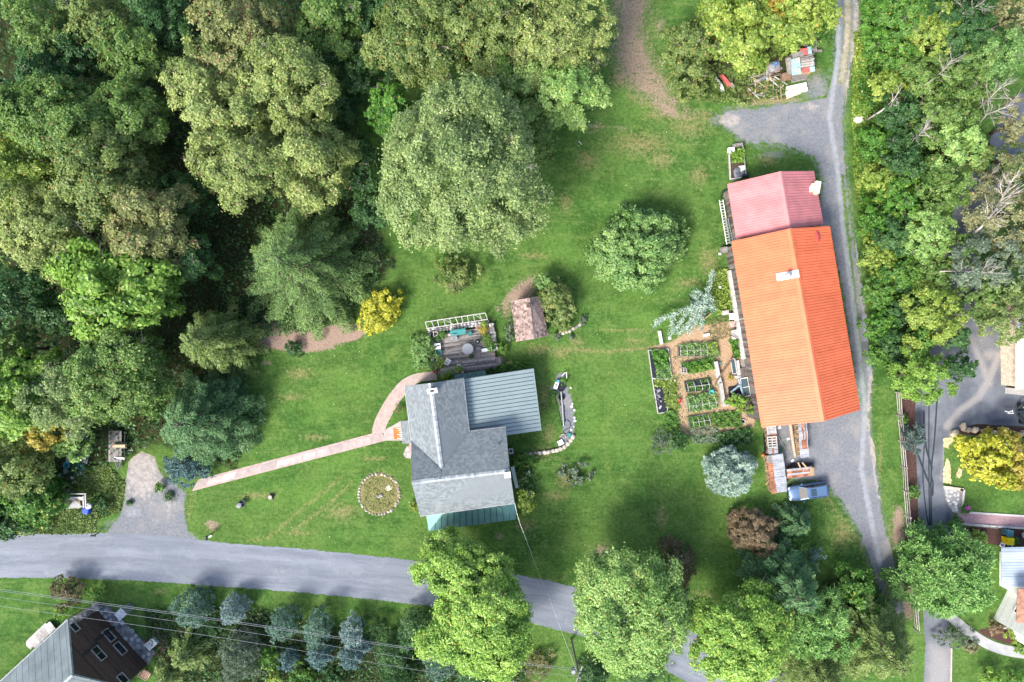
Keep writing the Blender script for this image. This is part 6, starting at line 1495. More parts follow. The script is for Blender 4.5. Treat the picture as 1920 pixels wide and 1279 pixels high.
b.build('joist', GREYW, dk, kind='stuff')
for i in range(3):
    b = MB(); c = D0 + du * (DL + .17 + i * .3) + dv * 4.1; b.box((c.x, c.y, ZD - .06 - .15 * i), (.29, 1.0, .05), math.radians(7.5), t=rr.random()); b.build('step', DKW, dk)
def stone_run(name, label, cat, pts, wpx, hgt, size, m=STONE, seed=1, pname='stone', rows=2):
    r = random.Random(seed); root = thing(name, label, cat, W(*pts[0]))
    q = [W(*p) for p in pts]; b = MB()
    for a, e in zip(q, q[1:]): b.beam(a + Vector((0, 0, hgt * .45)), e + Vector((0, 0, hgt * .45)), wpx / 16 * .8, hgt * .9)
    b.build('core', mat('mortar', (.17, .17, .175)), root)
    for a, e in zip(q, q[1:]):
        L = (e - a).length; k = max(1, int(L / size)); d = (e - a).normalized(); nn = Vector((-d.y, d.x, 0))
        for i in range(k):
            for j in range(rows):
                c = a + d * (L * (i + .5 + r.uniform(-.2, .2)) / k) + nn * ((j - (rows - 1) / 2) * wpx / 16 / rows + r.uniform(-.03, .03)); c.z = hgt * .93
                b = MB(); b.rock(c, (size * .56, wpx / 16 / rows * .55, .11), r, t=r.random()); b.build(pname, m, root)
    return root
stone_run('stone_wall', 'low stone wall along the north edge of the deck', 'stone wall', [(803, 621), (917, 605)], 9, .62, .42, seed=31)
stone_run('stone_wall', 'low stone wall along the west edge of the deck', 'stone wall', [(804, 626), (811, 660), (818, 692)], 9, .62, .42, seed=32)
stone_run('stone_wall', 'low stone wall along the east edge of the deck', 'stone wall', [(921, 606), (926, 634), (930, 658)], 10, .62, .42, seed=33)
tr = thing('trellis', 'white lath trellis frame above the north deck wall', 'trellis', W(855, 606))
ta, tb = W(797.5, 604, 1.9), W(910, 587, 1.9); tc, td = W(800, 616, 1.6), W(914, 599, 1.6)
for a, e in ((ta, tb), (tc, td)):
    b = MB(); b.beam(a, e, .09, .06); b.build('rail', OFFW, tr)
for i in range(11):
    f = i / 10; b = MB(); b.beam(ta.lerp(tb, f), tc.lerp(td, min(1, max(0, f + rr.uniform(-.02, .02)))), .06, .05, t=rr.random()); b.build('rung', OFFW, tr)
for f0, f1 in ((.3, .45), (.82, .93)):
    b = MB(); b.beam(ta.lerp(tb, f0) + Vector((0, 0, .05)), tc.lerp(td, f1) + Vector((0, 0, .05)), .05, .05); b.build('brace', OFFW, tr)
for p in (ta, tb, tc, td, ta.lerp(tb, .5), tc.lerp(td, .5)):
    b = MB(); b.beam((p.x, p.y, 0), p, .08, .08); b.build('post', OFFW, tr)
crop(tr, [(800, 606), (912, 590), (914, 598), (802, 614)], 260, 'hedge', 1.0, .16, 5, 'climbing_plant', .6)
def table_rect(px, py, wx, wy, rz, z0, h, label, m, name='table', top=.05, cat='table', slats=1):
    c = W(px, py, z0 + h); c.z = z0; root = thing(name, label, cat, c, math.radians(rz)); w, d = wx / 16, wy / 16
    for i in range(slats):
        b = MB(); b.box((0, -d / 2 + d * (i + .5) / slats, h - top / 2), (w, d / slats - (.012 if slats > 1 else 0), top), t=rr.random()); b.build('top' if slats == 1 else 'top_board', m, root, local=True)
    for sx in (-1, 1):
        for sy in (-1, 1): b = MB(); b.box((sx * (w / 2 - .07), sy * (d / 2 - .07), (h - top) / 2), (.06, .06, h - top)); b.build('leg', m, root, local=True)
    return root
table_rect(858.5, 623, 29, 11, 8, ZD, .72, 'long teal painted table on the deck by the north wall', TEALP, slats=4)
table_rect(881, 625.5, 8, 7, 32, ZD, .45, 'small tilted teal stool right of the long teal table', TEALP, 'stool', cat='stool')
table_rect(819.8, 649.5, 12, 11, 4, ZD, .6, 'white square side table at the west deck edge', WHITE, 'side_table')
b = MB(); c = W(820, 650, ZD + .63); b.box((c.x - .1, c.y, ZD + .66), (.3, .12, .1), .7); b.box((c.x + .14, c.y + .1, ZD + .64), (.2, .16, .07), .2); one(b, 'tool_tray', DARK, 'dark tools lying on the white square side table', 'tool', 820, 650)
rt = thing('round_table', 'round pale grey patio table in the middle of the deck', 'table', W(877, 654, ZD)); c = W(877, 654.5, ZD + .74); c.z = ZD
b = MB(); b.lathe(c, [(.62, .70), (.645, .715), (.645, .745), (.62, .755)], 28); b.build('top', mat('grey_table', (.33, .34, .355), .5, var=.06), rt)
b = MB(); b.lathe(c, [(.06, .03), (.05, .7)], 10); b.build('pedestal', DARK, rt); b = MB(); b.lathe(c, [(.34, 0), (.3, .03)], 16); b.build('foot', DARK, rt)
chair(853, 634, 10, 'grey mesh chair in front of the long teal table', GREYM, ZD)
chair(825, 661, 95, 'teal chair below the white side table on the deck', TEALP, ZD)
chair(841, 677, 150, 'white moulded chair at the lower left of the deck', WHITE, ZD, .52)
chair(816, 627, 40, 'black chair with pale frame in the upper left deck corner', DARK, ZD, .5)
b = MB(); c = [W(*q, ZD + 1.0) for q in ((812, 622), (821, 623), (820, 628), (814, 632))]; b.tube(c + [c[0]], .035, 6); one(b, 'cane_hoop', mat('pale_cane', (.62, .55, .42), .7), 'pale cane frame standing over the black chair', 'frame', 816, 627, z=ZD)
kg = thing('kettle_grill', 'black kettle grill with shiny lid beside the round table', 'grill', W(896, 641, ZD)); c = W(896.5, 640.5, ZD)
b = MB(); b.lathe(c, [(.08, .5), (.26, .62), (.29, .75), (.25, .9), (.08, 1.0), (.02, 1.01)], 16); b.build('bowl', DARK, kg, smooth=True)
for i in range(3): a = i * 2.094; b = MB(); b.tube([c + Vector((.3 * math.cos(a), .3 * math.sin(a), 0)), c + Vector((.14 * math.cos(a), .14 * math.sin(a), .6))], .02, 5); b.build('leg', GREYM, kg)
b = MB(); b.box((c.x, c.y, 1.02 + ZD), (.16, .05, .05), .7); b.build('lid_handle', WHITE, kg)
b = MB(); pbox(b, 897, 654, 9, 7, ZD, ZD + .42, 6); o = one(b, 'storage_box', mat('slate_box', (.12, .13, .15), .6), 'slate grey storage box right of the round table', 'box', 897, 654, z=ZD)
tb2 = thing('white_lounger', 'white folding lounger lying by the east deck wall', 'lounger', W(911, 656, ZD), math.radians(10)); b = MB()
b.box((0, 0, .35), (.95, .38, .05)); b.build('seat', WHITE, tb2, local=True); b = MB(); b.beam((.42, 0, .36), (.72, 0, .62), .38, .04); b.build('backrest', WHITE, tb2, local=True)
for s in (-1, 1): b = MB(); b.box((s * .38, 0, .17), (.05, .36, .34)); b.build('leg', WHITE, tb2, local=True)
b = MB(); pbox(b, 860, 685.5, 7, 4.5, ZD, ZD + .3, 0); one(b, 'white_box', WHITE, 'small white box at the south edge of the deck', 'box', 860, 685, z=ZD)
b = MB(); pbox(b, 867, 698, 4, 3, ZD, ZD + .35, 0); one(b, 'pink_pot', mat('pink_plastic', (.55, .35, .36), .6), 'small pink pot between plants below the white box', 'pot', 867, 698, z=ZD)
cr = thing('wooden_crate', 'wooden crate with red cushion in the upper right deck corner', 'crate', W(897, 614.5, ZD)); c = W(897, 614.5, ZD + .3)
for dx, dy, sx, sy in ((-.26, 0, .05, .5), (.26, 0, .05, .5), (0, -.25, .5, .05), (0, .25, .5, .05)): b = MB(); b.box((c.x + dx, c.y + dy, ZD + .17), (sx, sy, .34)); b.build('side', OFFW, cr)
b = MB(); b.box((c.x, c.y, ZD + .22), (.44, .42, .12)); b.build('cushion', mat('faded_red', (.30, .13, .11), .9), cr)
b = MB(); b.lathe(W(842.5, 628.5, ZD), [(.13, 0), (.16, .3), (.13, .3), (.11, .26)], 12); one(b, 'white_pot', mat('pinkish_pot', (.55, .42, .38), .7), 'pale round pot at the left end of the long teal table', 'pot', 842.5, 628.5, z=ZD)
for px, py, r, lb, pal in ((829, 628, 9, 'leafy pot plant right of the black deck chair', 'hedge'), (823, 634, 6, 'small dark pot plant under the black deck chair', 'deep'), (830, 680, 12, 'big yellow-green pot plant at the lower left deck corner', 'ylgreen'), (822, 686, 8, 'bushy pot plant by the deck corner post', 'olive'), (906, 619, 10, 'pot of orange flowers in the upper right deck corner', 'gold'), (912, 633, 11, 'tall green pot plant by the east deck wall', 'hedge'), (917, 643, 12, 'spreading green pot plant below the tall one, east deck wall', 'hedge'), (921, 653, 8, 'small green pot plant beside the white folding lounger', 'bright'), (860, 692, 8, 'lime leaved plant right of the small white box', 'lime'), (846, 698, 9, 'lime hosta in the strip between deck and house, middle one', 'lime'), (835, 704, 9, 'lime hosta in the strip between deck and house, left one', 'lime'), (908, 608, 7, 'yellowish pot plant on the north deck wall', 'ylgreen'), (884, 668, 4, 'tiny dark pot below the round table', 'deep')):
    pot_plant(px, py, r, lb, pal, z=ZD if py < 695 else 0)
b = MB(); c = W(926, 664, .5); b.lathe((c.x, c.y, .1), [(.18, 0), (.22, .3), (.1, .32)], 10); one(b, 'red_pot', mat('red_plastic', (.50, .04, .05), .5), 'red pot at the end of the east deck wall', 'pot', 926, 664)
b = MB(); c = W(816, 697, .3); b.box((c.x, c.y, .2), (.45, .3, .4), .3); one(b, 'red_crate', mat('dark_red_plastic', (.26, .035, .045), .6), 'dark red crate at the foot of the west deck wall', 'crate', 816, 697)
tree('shrub', 941, 652, 12, 1.1, 'hedge', 'dark leafy bush outside the east deck wall', name='bush', cat='bush')
tree('shrub', 955, 620, 10, .8, 'greygreen', 'pale grey-green plant along the west side of the brown shed', name='bush', cat='bush', ry=22)
tree('shrub', 963, 688, 34, .9, 'hedge', 'long row of leafy plants in front of the metal roofed wing', name='bush', cat='bush', ry=9, rot=-.12)
tree('shrub', 925, 696, 14, .8, 'deep', 'dark plants at the left end of the wing plant row', name='bush', cat='bush', ry=8)
b = MB(); pbox(b, 955, 680, 10, 4, .3, .5, 20); one(b, 'driftwood', TANW, 'pale driftwood piece on the wing plant row', 'wood', 955, 680)
stone_run('stone_edging', 'pale stone edging at the foot of the olive-green shed bush', 'edging', [(1045, 628), (1065, 622), (1080, 614), (1090, 607)], 6, .2, .4, CREAM, 41, rows=1)
for px, py, r, lb, pal in ((1094, 600, 9, 'grey-green plant at the right end of the shed bush edging', 'greygreen'), (1045, 630, 8, 'grey-green plant at the left end of the shed bush edging', 'greygreen'), (1072, 632, 5, 'tiny grey-green plant in front of the shed bush edging', 'greygreen')): tree('shrub', px, py, r, .5, pal, lb, name='bush', cat='bush', leaf=.16)
b = MB(); b.rock(W(1118.5, 515), (.2, .2, .12), rr); one(b, 'lawn_stone', mat('reddish_stone', (.34, .22, .18), .9), 'single reddish stone in a bare spot of the lawn', 'stone', 1118, 515)
b = MB(); b.beam(W(1085, 265, .05), W(1091, 271, .05), .1, .06); one(b, 'stick', OFFW, 'short pale stick lying on the upper lawn', 'stick', 1088, 268)

# ---------------------------------------------------------------- gravel bed with hoses
tri_sheet('gravel_bed', [(1040, 697), (1064, 697), (1064, 722), (1074, 745), (1079, 770), (1081, 795), (1078, 815), (1066, 832), (1052, 842), (1040, 843), (1048, 825), (1053, 808), (1052, 790), (1045, 760), (1041, 738), (1030, 733), (1030, 722), (1040, 722)], .006, gravel_m, 'dark grey gravel bed curving beside the metal roofed wing', 6, {'grassy': lambda x, y: x * 0, 'pale': lambda x, y: x * 0, 'wheel': lambda x, y: x * 0}, jit=1.2, seed=14, cell=.2)
stone_run('stone_edging', 'curved stone edging round the foot of the gravel bed', 'edging', [(962, 856), (990, 852), (1015, 849), (1040, 845), (1056, 840), (1068, 829), (1076, 815)], 8, .28, .5, CREAM, 42, rows=1)
for i, (x, y) in enumerate(((1070, 727), (1073, 757), (1077, 769), (1077, 783), (1078, 789), (1072, 762), (1076, 800), (1071, 806))):
    b = MB(); b.rock(W(x, y, .05), rr.uniform(.1, .2), rr, t=.8); one(b, 'white_stone', mat('white_stone', (.62, .60, .57), .9, tintv=.2), ('first', 'second', 'third', 'fourth', 'fifth', 'sixth', 'seventh', 'eighth')[i] + ' white stone along the right side of the gravel bed', 'stone', x, y, group='white stones of the gravel bed')
b = MB(); b.tube([W(1052, 734, .12), W(1055, 765, .12), W(1057, 799, .12)], .09, 8); one(b, 'grey_pipe', GREYM, 'long grey pipe lying on the gravel bed', 'pipe', 1055, 766)
HOSE = mat('black_hose', (.03, .035, .04), .5)
for lb, pts, z_ in (('black hose looping off the lower end of the grey pipe', [(1058, 797), (1061, 786), (1068, 790), (1071, 797), (1066, 804), (1058, 806), (1056, 812), (1063, 814), (1068, 806)], .05), ('black hose running along the left of the grey pipe', [(1036, 731), (1041, 745), (1046, 765), (1051, 785), (1054, 800)], .05), ('second black hose beside the grey pipe, inner line', [(1048, 735), (1049, 752), (1052, 762), (1059, 760), (1058, 775), (1060, 790)], .06)):
    b = MB(); q = chaikin(pts, 2); b.tube([W(*p, z_) for p in q], .035, 5); one(b, 'garden_hose', HOSE, lb, 'hose', *pts[0])
b = MB(); b.lathe(W(1053, 744, .0), [(.36, .02), (.42, .1), (.36, .18), (.28, .1), (.36, .02)], 18); one(b, 'hose_coil', HOSE, 'coiled black hose ring on the grey pipe', 'hose', 1053, 744)
wc = thing('water_container', 'white container with blue lid at the head of the gravel bed', 'container', W(1043, 722)); b = MB(); pbox(b, 1043, 723, 7, 13, 0, .55, -18); b.build('body', WHITE, wc); b = MB(); pbox(b, 1046, 715.5, 5, 5, 0, .45, -18); b.build('lid', mat('sky_blue_plastic', (.12, .40, .62), .5), wc); b = MB(); pbox(b, 1043, 722, 3, 3, .55, .58, 20); b.build('handle', DARK, wc)
b = MB(); b.lathe(W(1052, 727), [(.4, 0), (.45, .35), (.38, .35), (.34, .2)], 14); one(b, 'black_tub', BLACKP, 'black tub next to the white container', 'tub', 1052, 727)
b = MB(); pbox(b, 1051, 830, 10, 9, 0, .3, 28); one(b, 'white_panel_box', WHITE, 'white square box at the foot of the gravel bed', 'box', 1051, 830)
b = MB(); pbox(b, 1067, 816.5, 6, 8, 0, .25, -28); one(b, 'teal_crate', TEALP, 'teal crate at the lower bend of the gravel bed', 'crate', 1067, 816)
b = MB(); b.tube([W(*q, .5) for q in ((1053, 706), (1059, 699), (1062, 698), (1062.5, 709))], .05, 6); one(b, 'white_hoop', WHITE, 'white bent hoop standing over the gravel bed head', 'hoop', 1058, 702)
tree('shrub', 1057, 713, 8, .5, 'bright', 'small green plant under the white bent hoop', name='bush', cat='bush', leaf=.16)
tree('shrub', 1040, 737, 6, .5, 'deep', 'dark small plant below the white container', name='bush', cat='bush', leaf=.16)
for i, (x, y) in enumerate(((1055, 815), (1051, 818), (1060, 820), (1056, 822))): b = MB(); pbox(b, x, y, 5, 2.2, 0, .1, 30 * i); one(b, 'broken_brick', mat('pink_brick', (.42, .33, .30), .9), ('pinkish broken brick nearest the hose loop', 'pinkish broken brick left of the teal crate', 'pinkish broken brick touching the teal crate', 'pinkish broken brick just above the white square box')[i], 'brick', x, y)
# ---------------------------------------------------------------- vegetable garden
def bed(label, quad, hgt=.28, fill='soil', frame=GREYW, hoops=0, hoop_h=.55, hoop_f=(0.05, .95), ridge=True, plants=(), grp='raised beds of the vegetable garden', frame_w=.07, rail=.5, cat='raised bed'):
    q = [W(*p) for p in quad]; root = thing('raised_bed', label, cat, (q[0] + q[2]) / 2, 0, grp)
    for i in range(4):
        a, e = q[i], q[(i + 1) % 4]; b = MB(); z = Vector((0, 0, hgt / 2 + .003 * i)); b.beam(a + z, e + z, frame_w, hgt, t=rr.random()); b.build('frame_board', frame, root)
    b = MB(); b.prism([tuple(p[:2]) for p in q], 0, hgt * .8); b.build('black_sheet' if fill == 'plastic' else 'soil', BLACKP if fill == 'plastic' else SOIL, root)
    tops = []
    for i in range(hoops):
        f = hoop_f[0] + (hoop_f[1] - hoop_f[0]) * i / max(1, hoops - 1); a, e = q[0].lerp(q[1], f), q[3].lerp(q[2], f); pts = []
        for k in range(9):
            t = math.pi * k / 8; p = a.lerp(e, .5 - .5 * math.cos(t)); p.z = .1 + hoop_h * math.sin(t); pts.append(p)
        tops.append(a.lerp(e, rail) + Vector((0, 0, .1 + hoop_h))); b = MB(); b.tube(pts, .024, 6); b.build('hoop', OFFW, root)
    if hoops and ridge: b = MB(); b.tube([tops[0] + (tops[0] - tops[1]) * .1, tops[-1] + (tops[-1] - tops[0]) * .05], .022, 6); b.build('ridge_pole', OFFW, root)
    for j, (poly, n, pal, h, leaf) in enumerate(plants): o = crop(root, poly, int(n * 1.5), pal, h * 1.15, leaf, int(quad[0][0]) + j, z0=hgt * .8)
    return root
bed('framed garden bed of squash leaves at the lawn edge, upper one', [(1215, 657), (1252, 654), (1259, 711), (1222, 709)], .3, 'plastic', frame=OFFW, plants=(([(1219, 657), (1250, 655), (1254, 690), (1228, 690)], 420, 'bright', .5, .26), ([(1228, 685), (1254, 685), (1258, 710), (1230, 708)], 260, 'round', .4, .2)))
bed('framed bed with torn black plastic at the lawn edge, lower one', [(1222, 710), (1258, 712), (1250, 772), (1233, 775)], .28, 'plastic', frame=OFFW, plants=(([(1226, 710), (1256, 712), (1256, 724), (1226, 724)], 200, 'ylgreen', .4, .2), ([(1240, 722), (1262, 715), (1268, 760), (1248, 765)], 480, 'ylgreen', .5, .16)))
b = MB()
for i in range(14):
    c = W(1226 + rr.uniform(0, 14), 728 + rr.uniform(0, 36), .27); b.box(c, (rr.uniform(.2, .6), rr.uniform(.1, .3), .03), rr.uniform(0, 3), t=rr.random())
one(b, 'torn_sheeting', mat('torn_plastic', (.22, .21, .24), .5, tintv=.7), 'torn grey sheeting on the lower lawn-edge bed', 'sheeting', 1235, 745)
bed('hooped bed of greens at the top of the garden', [(1271, 668), (1347, 669), (1342, 642), (1270, 648)], .25, 'soil', hoops=5, hoop_f=(.05, .72), hoop_h=.5, plants=(([(1272, 645), (1342, 640), (1347, 667), (1275, 666)], 620, 'round', .45, .18), ([(1322, 642), (1342, 640), (1346, 666), (1328, 664)], 200, 'ylgreen', .5, .18)))
bed('bed of lush carrot tops without hoops in the garden', [(1278, 700), (1338, 692), (1334, 672), (1276, 682)], .22, 'soil', plants=(([(1276, 682), (1334, 668), (1342, 690), (1290, 702)], 1200, 'bright', .5, .15), ([(1290, 688), (1335, 680), (1336, 692), (1295, 700)], 400, 'lime', .5, .17)))
b = MB()
for a, e in (((1277, 690), (1287, 690)), ((1277, 699), (1288, 699)), ((1277, 690), (1277, 699)), ((1287, 690), (1288, 699)), ((1282, 690), (1282, 699)), ((1277, 694), (1288, 694))): b.beam(W(*a, .5), W(*e, .5), .05, .05)
for p in ((1277, 690), (1287, 690), (1277, 699), (1288, 699)): b.beam(W(*p, 0), W(*p, .5), .05, .05)
one(b, 'plant_frame', OFFW, 'small white grid frame at the left end of the carrot bed', 'frame', 1282, 695)
bed('hooped bed on black plastic with young lettuces', [(1287, 735), (1335, 730), (1330, 709), (1283, 716)], .2, 'plastic', frame=DARK, hoops=4, hoop_f=(.05, .88), hoop_h=.5, plants=(([(1288, 716), (1300, 714), (1304, 733), (1290, 735)], 90, 'hedge', .2, .17), ([(1303, 724), (1332, 718), (1334, 730), (1306, 733)], 90, 'bright', .22, .17), ([(1310, 710), (1328, 709), (1330, 716), (1312, 718)], 50, 'hedge', .2, .16)))
bed('hooped bed of dark cabbage leaves in the garden', [(1289, 772), (1343, 764), (1338, 738), (1285, 746)], .22, 'soil', hoops=5, hoop_f=(.06, .98), hoop_h=.5, rail=.4, plants=(([(1284, 742), (1340, 734), (1346, 764), (1292, 774)], 560, 'round', .45, .26), ([(1315, 738), (1335, 736), (1340, 752), (1318, 756)], 160, 'olive', .4, .18)))
bed('hooped bed of feathery greens at the garden foot', [(1292, 803), (1332, 797), (1326, 776), (1288, 782)], .22, 'soil', hoops=4, hoop_f=(.2, .98), hoop_h=.5, plants=(([(1288, 782), (1328, 776), (1334, 797), (1294, 803)], 700, 'hedge', .4, .14), ))
crop(None, [(1330, 775), (1385, 768), (1392, 800), (1340, 802)], 1200, 'hedge', .6, .2, 77, 'bean_plants'); meta(bpy.data.objects['bean_plants'], 'leafy bean plants right of the feathery hooped bed', kind='stuff')
crop(None, [(1340, 812), (1405, 800), (1408, 830), (1350, 835)], 1100, 'deep', .7, .26, 78, 'potato_plants'); meta(bpy.data.objects['potato_plants'], 'dark leafy plants at the foot of the garden', kind='stuff')
crop(None, [(1285, 805), (1345, 798), (1350, 830), (1300, 832)], 600, 'greygreen', .45, .2, 79, 'herb_plants'); meta(bpy.data.objects['herb_plants'], 'mixed weedy herbs at the garden foot', kind='stuff')
crop(None, [(1240, 775), (1265, 765), (1275, 800), (1272, 815), (1250, 805)], 700, 'hedge', .7, .22, 80, 'flower_plants'); meta(bpy.data.objects['flower_plants'], 'leafy flowering plants below the lower lawn-edge bed', kind='stuff')
crop(None, [(1258, 700), (1268, 710), (1273, 770), (1262, 775), (1254, 735)], 500, 'ylgreen', .6, .16, 81, 'hedge_plants'); meta(bpy.data.objects['hedge_plants'], 'yellow-green plants lining the garden path', kind='stuff')
crop(None, [(1340, 505), (1368, 505), (1372, 580), (1345, 590), (1330, 560)], 1500, 'ylgreen', .6, .2, 82, 'tall_weeds'); meta(bpy.data.objects['tall_weeds'], 'tall yellow-green weeds between cedar and barn', kind='stuff')
crop(None, [(1325, 600), (1368, 590), (1372, 632), (1330, 640)], 500, 'tan', .3, .16, 83, 'dry_weeds'); meta(bpy.data.objects['dry_weeds'], 'dry brown weeds above the garden path', kind='stuff')
crop(None, [(1366, 636), (1384, 636), (1388, 672), (1376, 672)], 420, 'bright', .6, .22, 84, 'tomato_plants'); meta(bpy.data.objects['tomato_plants'], 'green plants along the barn footing', kind='stuff')
# cold frame yard beside the barn
cf = thing('plank_wall', 'long white-painted double plank edging right of the garden beds', 'edging', W(1347, 720))
for a, e in (((1341, 678), (1349, 718)), ((1350, 716), (1357, 762))):
    b = MB(); b.beam(W(*a, .3), W(*e, .3), .4, .6, t=rr.random()); b.build('plank', mat('chalky_white', (.46, .44, .41), .85, var=.15), cf)
b = MB(); b.beam(W(1357, 760, .2), W(1378, 757, .2), .15, .4); b.build('plank', OFFW, cf)
b = MB(); b.tube([W(1374, 671, .5), W(1341, 719, .7)], .11, 8); one(b, 'wooden_pole', BROWNW, 'long brown pole leaning across the white plank edging', 'pole', 1357, 696)
def sash(px, py, wx, wy, rz, z, label, m=OFFW, dx=1, dy=3, tilt=0.0, name='window_sash', gl=True):
    c = W(px, py, z); root = thing(name, label, 'window frame', c, math.radians(rz)); w, d = wx / 16, wy / 16
    for a, e in (((-w / 2, -d / 2), (w / 2, -d / 2)), ((-w / 2, d / 2), (w / 2, d / 2)), ((-w / 2, -d / 2), (-w / 2, d / 2)), ((w / 2, -d / 2), (w / 2, d / 2))): b = MB(); b.beam((*a, .03), (*e, .03), .09, .06); b.build('rail', m, root, local=True)
    for i in range(1, dx): b = MB(); x = -w / 2 + w * i / dx; b.beam((x, -d / 2, .03), (x, d / 2, .03), .05, .05); b.build('bar', m, root, local=True)
    for i in range(1, dy): b = MB(); y = -d / 2 + d * i / dy; b.beam((-w / 2, y, .03), (w / 2, y, .03), .05, .05); b.build('bar', m, root, local=True)
    if gl: b = MB(); b.box((0, 0, .02), (w, d, .012)); b.build('pane', glass_mat('cold_frame_glass', (.06, .10, .11), .15), root, local=True)
    return root
sash(1375.5, 687, 8, 28, 9, .45, 'white window frame propped over seedlings beside the barn', OFFW, 1, 1)
sash(1397.5, 726, 14, 34, 10, .5, 'white window sash with teal glass near the lime plant', WHITE, 1, 2)
for px, py, wx, wy, rz, z, lb in ((1384, 690, 7, 28, 8, .35, 'white board lying right of the propped window frame'), (1396.5, 693, 10, 42, 8, .3, 'wide weathered grey board along the barn footing'), (1406, 734, 5, 36, 9, .25, 'narrow weathered board right of the teal-glass sash'), (1380, 707, 22, 4, -6, .4, 'short pale board across the top of the cold frame yard')):
    b = MB(); pbox(b, px, py, wx, wy, z - .06, z, rz); one(b, 'board', GREYW if 'weather' in lb else OFFW, lb, 'board', px, py)
PIPEB = mat('blue_grey_pipe', (.22, .31, .37), .5)
for a, e, lb in (((1370, 736), (1387, 722), 'short blue-grey pipe crossing below the plank edging'), ((1385, 711), (1394, 742), 'long blue-grey pipe leaning beside the teal-glass sash')): b = MB(); b.tube([W(*a, .5), W(*e, .6)], .13, 10); one(b, 'pvc_pipe', PIPEB, lb, 'pipe', *a)
b = MB(); pbox(b, 1380, 736, 26, 24, 0, .12, 8); one(b, 'pond_liner', BLACKP, 'dark pond liner under the pipes of the cold frame yard', 'pond liner', 1380, 736)
b = MB(); b.tube([W(*q, .35) for q in ((1375, 745), (1384, 738), (1389, 741), (1386, 748), (1379, 749))], .05, 6); one(b, 'white_hose', WHITE, 'white hose loop on the dark pond liner', 'hose', 1382, 744)
tree('shrub', 1388, 757, 22, 1.4, 'lime', 'bright lime-yellow big-leaved plant beside the barn', name='bush', cat='bush', ry=15, rot=.5, leaf=.34, dens=30)
tree('shrub', 1371, 706, 6, .6, 'gold', 'small golden tuft in the cold frame yard', name='bush', cat='bush', leaf=.16)
b = MB(); pbox(b, 1350, 682, 6, 6, 0, .2, 8); one(b, 'teal_tray', mat('dull_teal', (.10, .19, .19), .6), 'dull teal tray inside the upper white plank edging', 'tray', 1350, 682)
b = MB(); b.lathe(W(1273, 751), [(.2, 0), (.26, .34), (.2, .34), (.18, .1)], 14); one(b, 'red_bucket', mat('bright_red', (.62, .025, .07), .4), 'bright red bucket on the garden path', 'bucket', 1273, 751)
b = MB(); b.lathe(W(1331.5, 735), [(.24, .3), (.3, .62), (.24, .62), (.2, .4)], 14); one(b, 'teal_bucket', mat('turquoise', (.06, .42, .43), .4), 'turquoise bucket at the corner of the cabbage bed', 'bucket', 1331.5, 735)
b = MB(); b.rock(W(1265.5, 714, .2), (.17, .17, .17), rr, 1); one(b, 'pale_ball', mat('pale_yellow', (.66, .58, .30), .6), 'pale yellow ball at the edge of the garden path', 'ball', 1265, 714)
b = MB(); b.lathe(W(1393, 790), [(.24, .05), (.3, .14), (.24, .22), (.17, .14), (.24, .05)], 16); one(b, 'planter_ring', OFFW, 'small pale planter ring below the lime-yellow plant', 'planter', 1393, 790)
undergrowth('garden_weeds', [(1262, 645), (1350, 635), (1352, 800), (1290, 810), (1258, 760)], 1500, 'hedge', 'small weeds creeping between the garden beds', 86, .16, .13)
pw_ = thing('plank_walk', 'weathered plank walk along the lower west wall of the barn', 'walkway', W(1408, 740))
for i in range(6): b = MB(); b.beam(W(1389 + i * 4.3, 690 - i * .6, .4), W(1402 + i * 4.3, 782 + i * 1.4, .4), .25, .06, t=rr.random()); b.build('plank', BW, pw_)
# items north of the beds
for px, py, wx, wy, z1, rz, lb, m, nm in ((1239, 633, 5, 25, .35, 10, 'upright white plank at the upper left corner of the garden', WHITE, 'white_plank'), (1256, 634, 5, 5, .3, 0, 'small white bag under the weeping cedar', WHITE, 'white_bag'), (1325, 628, 11, 5, .3, 14, 'white and green sack lying above the hooped bed', WHITE, 'white_sack'), (1361, 586, 11, 8, .6, 10, 'white and dark garden machine by the barn footing', OFFW, 'garden_cart'), (1376, 593, 12, 12, .6, 8, 'white box against the barn footing, upper one', WHITE, 'white_box'), (1374, 608, 9, 11, .4, 6, 'beige box against the barn footing, middle one', mat('beige_box', (.48, .38, .33), .8), 'beige_box'), (1380, 627, 13, 17, .5, 8, 'white box against the barn footing, lower one', OFFW, 'white_box'), (1388, 647, 6, 10, .4, 6, 'narrow grey planter box beside tomato plants', GREYW, 'planter_box'), (1391, 661, 7, 10, .35, 6, 'second grey planter box nearest the cold frame yard', GREYW, 'planter_box')):
    b = MB(); pbox(b, px, py, wx, wy, 0, z1, rz); pbox(b, px, py, wx * .7, wy * .7, z1 + .002, z1 + .05, rz, .2); one(b, nm, m, lb, 'box' if 'box' in nm else 'garden item', px, py)
b = MB(); b.lathe(W(1379, 612), [(.24, 0), (.3, .4), (.24, .4), (.22, .2)], 12); one(b, 'black_bucket', BLACKP, 'black bucket right of the beige box', 'bucket', 1379, 612)
b = MB(); b.tube([W(*q, .8) for q in ((1371, 628), (1383, 635), (1393, 641), (1398, 650), (1401, 665))], .05, 6); one(b, 'drain_hose', DARK, 'dark hose curving along the barn wall', 'hose', 1385, 636)
b = MB(); b.tube([W(*q, 3) for q in ((1386, 599), (1396, 597))], .05, 6); one(b, 'bracket_pole', OFFW, 'short white bracket pole sticking out under the orange eave', 'bracket', 1390, 598, z=3)
b = MB(); b.beam(W(1333, 588, .3), W(1318, 600, .3), .12, .3); one(b, 'edging_plank', TANW, 'tan edging plank below the weeping cedar', 'plank', 1325, 594)
